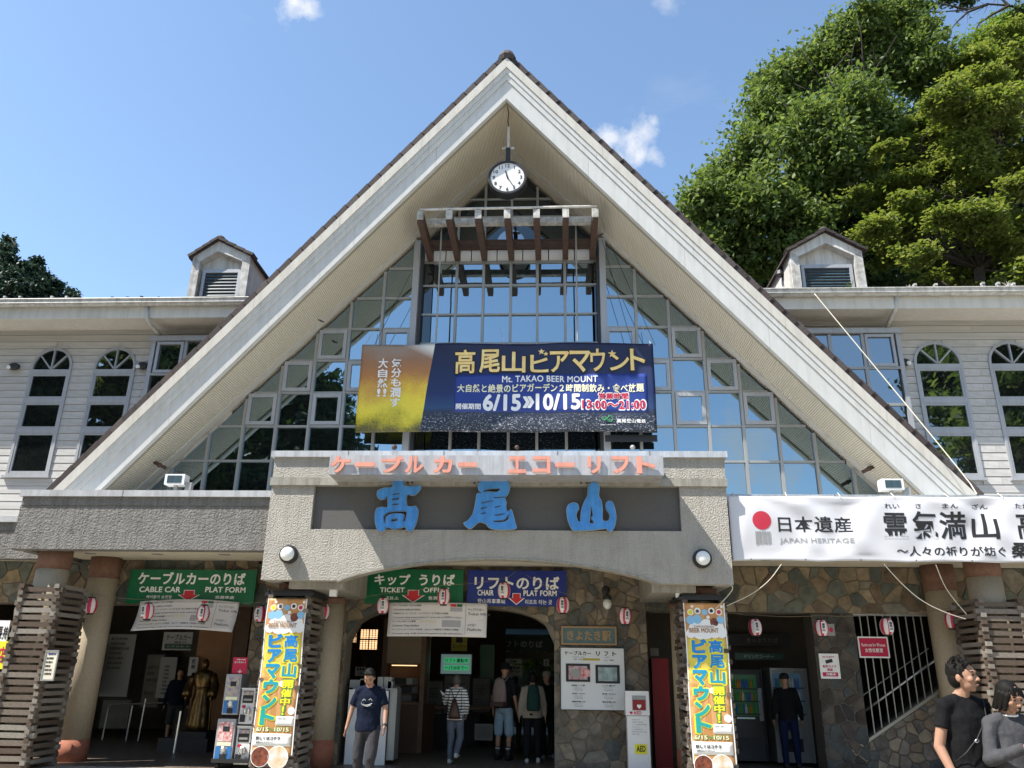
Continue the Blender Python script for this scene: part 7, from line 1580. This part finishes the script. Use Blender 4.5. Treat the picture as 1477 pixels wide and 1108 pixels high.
    if hat:
        b = MB(); b.v = []; kind, hm = hat
        if kind == 'bucket': b.loft([[hc+HR_ @ Vector((math.cos(2*math.pi*i/24)*r*.92, math.sin(2*math.pi*i/24)*r+.008, z)) for i in range(24)] for r, z in ((.145, .015), (.148, .02), (.103, .055), (.095, .115), (.075, .135), (.02, .14))])
        else:
            b.loft([[hc+HR_ @ Vector((math.cos(2*math.pi*i/24)*r*.9, math.sin(2*math.pi*i/24)*r+.01, z)) for i in range(24)] for r, z in ((.103, .025), (.106, .05), (.098, .10), (.07, .13), (.02, .142))]); b.loft([[hc+HR_ @ Vector((-.07+.14*i/7, -.09-s_*math.sin(math.pi*i/7)*1.0, .032+t_)) for i in range(8)] for s_, t_ in ((.0, 0), (.08, -.015), (.08, -.008), (0, .008))])
        mk('hat', mp(b), hm, root, smooth=True)
    # shirt
    b = MB(); g = .014; hz = shirt_hem
    loft_e(b, [((0, .0, hz), .168*bd+g, .12*bd+g), ((0, 0, hz+.05), .172*bd+g, .122*bd+g), ((0, 0, 1.02), .155*bd+g, .112*bd+g), ((0, 0, 1.18), .162*bd+g, .112*bd+g), ((0, .003, 1.32), .180*wide+g*.6, .108+g*.5), ((0, .01, 1.405), .158*wide+g*.5, .080+g*.5), ((0, .012, 1.445), .088, .068), ((0, .010, 1.462), .070, .062)])
    for s in 'LR':
        e = V['sh'+s].lerp(V['el'+s], min(1, sleeve*1.25)) if not long else V['el'+s]
        sl0 = V['sh'+s]+Vector((0, 0, -.012)); ell(b, sl0, .062*bd, .062*bd, .060*bd)
        capsule_(b, (0, .012, 1.435), sl0+Vector((0, 0, .004)), .060, .062)
        if long: capsule_(b, sl0, e, .060*bd, .052)
        else: b.tube([sl0, sl0.lerp(e, .5), e], .058*bd, 14, .062*bd)
        if long: capsule_(b, V['el'+s], V['el'+s].lerp(V['wr'+s], .93), .056, .042)
    organic('shirt', b, top, root, vx*1.1, 9 if fine else 5, .007 if fine else .008, 13, T=T, seed=hgt*7)
    # trousers
    b = MB()
    loft_e(b, [((0, 0, .99), .145*bd+.01, .105*bd+.01), ((0, 0, .90), .165*bd+.01, .12*bd+.01), ((0, .0, .83), .16*bd, .115*bd)])
    for s in 'LR':
        if shorts: kk = V['kn'+s]; capsule_(b, V['hp'+s], kk+Vector((0, 0, .03)), .10*bd, .092)
        else: capsule_(b, V['hp'+s], V['kn'+s], .097*bd, .078); capsule_(b, V['kn'+s], V['an'+s]+Vector((0, 0, .02)), .074, .060)
    organic('trousers', b, bottom, root, voxel*1.15, 4, .010, 9, T=T, seed=hgt*3)
    for s in 'LR':
        b = MB(); a_ = V['an'+s]; capsule_(b, a_+Vector((0, .045, -.045)), a_+Vector((0, -.15, -.05)), .042, .036); capsule_(b, a_+Vector((0, .02, -.0)), a_+Vector((0, -.06, -.03)), .042, .035)
        b.v = [(v[0], v[1], max(v[2], a_.z-.083)) for v in b.v]; organic('shoe', b, shoes or FD['shoe'], root, .014, 3, 0, T=T)
    return root, T, V, mp
FD = {'eye': mat('dark_eye', (.01, .008, .007), .3), 'lip': mat('lips', (.28, .13, .095), .5), 'shoe': cloth('dark_shoe', (.03, .03, .03)), 'wshoe': cloth('white_shoe', (.55, .55, .53))}
# --- man in black T-shirt, right foreground
px_ = U(1386, 1000, 6.8)
r, T, V, mp = person(px_.x, 6.8, .25, 1.75, 'man in black T-shirt with spiky black hair looking to the right, right foreground', cloth('black_tshirt', (.008, .008, .009), (.006, .006, .007), .012), cloth('black_trousers', (.016, .016, .017)), J=dict(head=(.012, -.03, 1.60), elL=(-.235, .03, 1.11), wrL=(-.225, -.10, .87), elR=(.25, .05, 1.12), wrR=(.285, -.06, .90), knL=(-.11, -.12, .50), anL=(-.11, .02, .12)), fine=True, headrot=(.60, -.05), hairspike=.036, sleeve=.44, wide=.93, build=.95, voxel=.012)
w_ = V['wrL']; d = (w_-V['elL']).normalized(); mk('watch', mp(MB().tube([w_-d*.03, w_-d*.005], .032, 16)), M['ink'], r); mk('watch', mp(MB().tube([w_-d*.06, w_-d*.048], .034, 16)), FD['shoe'], r)
def strap(pts, r_, m, name, root, mp, flat_=False): mk(name, mp(MB().tube([Vector(p) for p in pts], r_, 8)), m, root, smooth=True)
strap([(.16, -.03, 1.44), (.08, -.125, 1.32), (-.04, -.142, 1.18), (-.14, -.125, 1.08), (-.185, -.03, 1.00)], .0045, M['ink'], 'bag_strap', r, mp)
strap([(-.075, -.15, 1.16), (-.055, -.155, 1.175), (-.035, -.15, 1.165), (-.055, -.148, 1.15), (-.075, -.15, 1.16)], .005, M['steel'], 'strap_ring', r, mp)
# --- woman in grey sweatshirt
px_ = U(1455, 1040, 6.7)
r, T, V, mp = person(px_.x, 6.7, .12, 1.61, 'woman with black bobbed hair in a grey sweatshirt looking down at the right edge', cloth('grey_sweatshirt', (.07, .07, .075), (.045, .045, .05), .012), cloth('dark_trousers', (.03, .03, .035)), J=dict(head=(.0, -.05, 1.59), elL=(-.25, -.06, 1.13), wrL=(-.11, -.28, 1.23), elR=(.235, .02, 1.10), wrR=(.12, -.20, 1.06)), fine=True, headrot=(.22, .40), hairlen=.095, long=True, voxel=.012, wide=.93)
strap([(.13, -.02, 1.45), (.06, -.125, 1.30), (-.02, -.150, 1.10), (-.10, -.14, .95)], .010, M['ink'], 'bag_strap', r, mp)
mk('phone', mp(MB().bar((-.06, -.36, 1.24), (-.05, -.38, 1.33), .07, .008)), M['ink'], r); mk('key_case', mp(MB().box(-.06, -.02, -.175, -.155, .90, .98)), mat('teal_case', (.05, .35, .40), .4), r)
mk('collar', mp(MB().tube([Vector((math.cos(a)*.072, math.sin(a)*.062-.0, 1.462-.012*math.sin(-a))) for a in [2*math.pi*i/20 for i in range(21)]], .008, 6)), M['w_print'], r)
# --- man in navy T-shirt walking out
px_ = U(531, 1040, 12.2)
r, T, V, mp = person(px_.x, 12.2, .0, 1.66, 'man in navy T-shirt with face print and grey trousers walking out looking down', cloth('navy_tshirt', (.006, .010, .026), (.004, .007, .018), .01), cloth('charcoal_trousers', (.045, .043, .047)), J=dict(head=(-.01, -.06, 1.585), elL=(-.27, .05, 1.12), wrL=(-.31, -.0, .90), elR=(.25, .0, 1.13), wrR=(.27, -.12, .92), knL=(-.11, -.02, .49), anL=(-.11, .12, .10), knR=(.10, -.14, .50), anR=(.09, -.05, .10)), headrot=(0, .68), build=1.04, wide=.98, voxel=.011, sleeve=.6, shirt_hem=.84)
q = []
for (pts) in ([(-.075, 1.26), (-.05, 1.285), (-.03, 1.265)], [(.02, 1.27), (.045, 1.29), (.07, 1.262)], [(-.07, 1.215), (-.03, 1.20), (.02, 1.205), (.07, 1.225)], [(-.06, 1.20), (-.01, 1.185), (.05, 1.20)], [(-.085, 1.25), (-.09, 1.225), (-.07, 1.2)]):
    mk('shirt_print', mp(MB().tube([Vector((x_, -.142, z_)) for x_, z_ in pts], .006, 5)), M['dimw'], r)
w_ = V['wrR']; d = (w_-V['elR']).normalized(); mk('watch', mp(MB().tube([w_-d*.03, w_-d*.0], .033, 14)), M['ink'], r)
# --- visitors with their backs turned in the hall
def stripes():
    m = cloth('striped_cotton', (.62, .62, .60)); t = m.node_tree; P = t.nodes['Principled BSDF']; co = N(t, 'ShaderNodeTexCoord'); wv = N(t, 'ShaderNodeTexWave', wave_type='BANDS', bands_direction='Z'); wv.inputs['Scale'].default_value = 6.2; wv.inputs['Distortion'].default_value = 1.2; wv.inputs['Detail'].default_value = 1
    r_ = N(t, 'ShaderNodeValToRGB'); e = r_.color_ramp.elements; e[0].position = .30; e[0].color = (.03, .03, .035, 1); e[1].position = .42; e[1].color = (.62, .62, .60, 1)
    t.links.new(co.outputs['Object'], wv.inputs['Vector']); t.links.new(wv.outputs['Fac'], r_.inputs[0]); t.links.new(r_.outputs[0], P.inputs['Base Color']); return m
def pack(root, mp, c, w, h, d_, m, name='backpack', z=1.0):
    b = MB(); loft_e(b, [((c, .12+d_*.5, z), w*.8, d_*.45), ((c, .12+d_*.5, z+.04), w, d_*.55), ((c, .12+d_*.5, z+h*.5), w*.97, d_*.55), ((c, .11+d_*.5, z+h*.9), w*.75, d_*.4), ((c, .11+d_*.5, z+h), w*.35, d_*.2)], 18)
    mk(name, mp(b), m, root, smooth=True)
    for s in (-1, 1): mk('strap', mp(MB().tube([(c+s*w*.5, .13, z+h*.85), (s*.10, .06, 1.465), (s*.12, -.06, 1.43), (s*.15, -.11, 1.25)], .012, 6)), m, root)
px_ = U(657, 1040, 16.4)
r, T, V, mp = person(px_.x, 16.4, math.pi-.15, 1.58, 'woman in striped shirt with small brown backpack holding a paper, seen from behind', stripes(), cloth('blue_grey_trousers', (.12, .14, .18)), FD['wshoe'], J=dict(elL=(-.24, .02, 1.13), wrL=(-.20, -.10, .95), elR=(.26, -.10, 1.16), wrR=(.34, -.28, 1.26), knL=(-.1, -.04, .49), anL=(-.1, .22, .22), knR=(.10, -.05, .49), anR=(.10, -.02, .09)), hair=GHAIR, long=True, hairlen=.03, shirt_hem=.82)
b = MB(); loft_e(b, [((-.02, .17, .86), .12, .05), ((-.02, .18, .92), .125, .065), ((-.01, .17, 1.10), .085, .05), ((0, .15, 1.24), .035, .025)], 14); mk('backpack', mp(b), mat('brown_leather', (.05, .022, .015), .45), r, smooth=True)
for s in (-1, 1): mk('strap', mp(MB().tube([(0, .15, 1.23), (s*.08, .10, 1.40), (s*.11, .0, 1.46)], .008, 6).tube([(s*.10, .16, .9), (s*.16, .13, 1.1), (s*.12, .06, 1.44)], .006, 6)), M['ink'], r)
mk('paper', mp(MB().hexa([(.24, -.30, 1.27), (.46, -.34, 1.40), (.46, -.345, 1.40), (.24, -.305, 1.27), (.27, -.28, 1.17), (.38, -.30, 1.28), (.38, -.305, 1.28), (.27, -.285, 1.17)])), M['panelw'], r)
px_ = U(727, 1040, 17.3)
r, T, V, mp = person(px_.x, 17.3, math.pi-.45, 1.80, 'visitor in black hat and black shirt with beige backpack and light denim shorts', cloth('black_shirt', (.012, .012, .014)), cloth('light_denim', (.22, .30, .36), (.17, .24, .30)), cloth('black_boot', (.015, .015, .015)), hat=('bucket', cloth('black_hat', (.012, .012, .013))), shorts=True, sleeve=.75, shirt_hem=.90, J=dict(knL=(-.12, 0, .46), knR=(.12, 0, .46)))
pack(r, mp, 0, .15, .46, .16, cloth('beige_canvas', (.24, .19, .17))); mk('pack_base', mp(MB().box(-.14, .14, .13, .31, .95, 1.03)), mat('brown_base', (.06, .03, .03), .6), r)
for s in 'LR': a_ = V['an'+s]; mk('sock', mp(MB().tube([a_+Vector((0, 0, .02)), a_+Vector((0, 0, .16))], .046, 12)), M['ink'], r); mk('sock_stripe', mp(MB().tube([a_+Vector((0, 0, .12)), a_+Vector((0, 0, .13))], .048, 12)), M['w_print'], r)
px_ = U(768, 1040, 16.9)
r, T, V, mp = person(px_.x, 16.9, math.pi+.1, 1.64, 'person with black hair and dark green backpack over a beige top and black trousers', cloth('beige_top', (.30, .265, .215)), cloth('wide_black_trousers', (.010, .011, .014)), FD['wshoe'], long=True, hairlen=.02, shirt_hem=.84, build=1.12)
pack(r, mp, 0, .14, .50, .17, cloth('dark_green_nylon', (.015, .045, .038)), z=.98)
px_ = U(789, 1040, 17.7)
r, T, V, mp = person(px_.x, 17.7, math.pi+.5, 1.66, 'person in beige cap and black clothes behind the green backpack', cloth('black_top', (.012, .012, .013)), cloth('black_pants', (.012, .012, .013)), cloth('grey_shoe', (.2, .2, .2)), hat=('cap', cloth('beige_cap', (.28, .26, .22))), sleeve=.7)
px_ = U(742, 1040, 19.5); person(px_.x, 19.5, math.pi-.2, 1.55, 'small dark clothed person glimpsed between the hall visitors', cloth('brown_top', (.08, .055, .045)), cloth('dark_pants', (.02, .02, .022)), voxel=.02)
px_ = U(1137, 1040, 16.7); person(px_.x, 16.7, math.pi-.1, 1.68, 'shadowed person in blue jeans standing at the right vending machine', cloth('shadowed_top', (.008, .008, .009)), cloth('shadowed_jeans', (.008, .014, .045)), voxel=.018, long=True, hat=('cap', cloth('shadowed_cap', (.02, .02, .02))))  # shade put into the clothing colours; cap and long sleeves cover lit skin
px_ = U(255, 1010, 19.2); person(px_.x, 19.2, .4, 1.62, 'dim person in a dark navy top beside the bronze statue', cloth('navy_top', (.005, .007, .018)), cloth('grey_shorts', (.04, .04, .04)), voxel=.02, shorts=True, long=True)
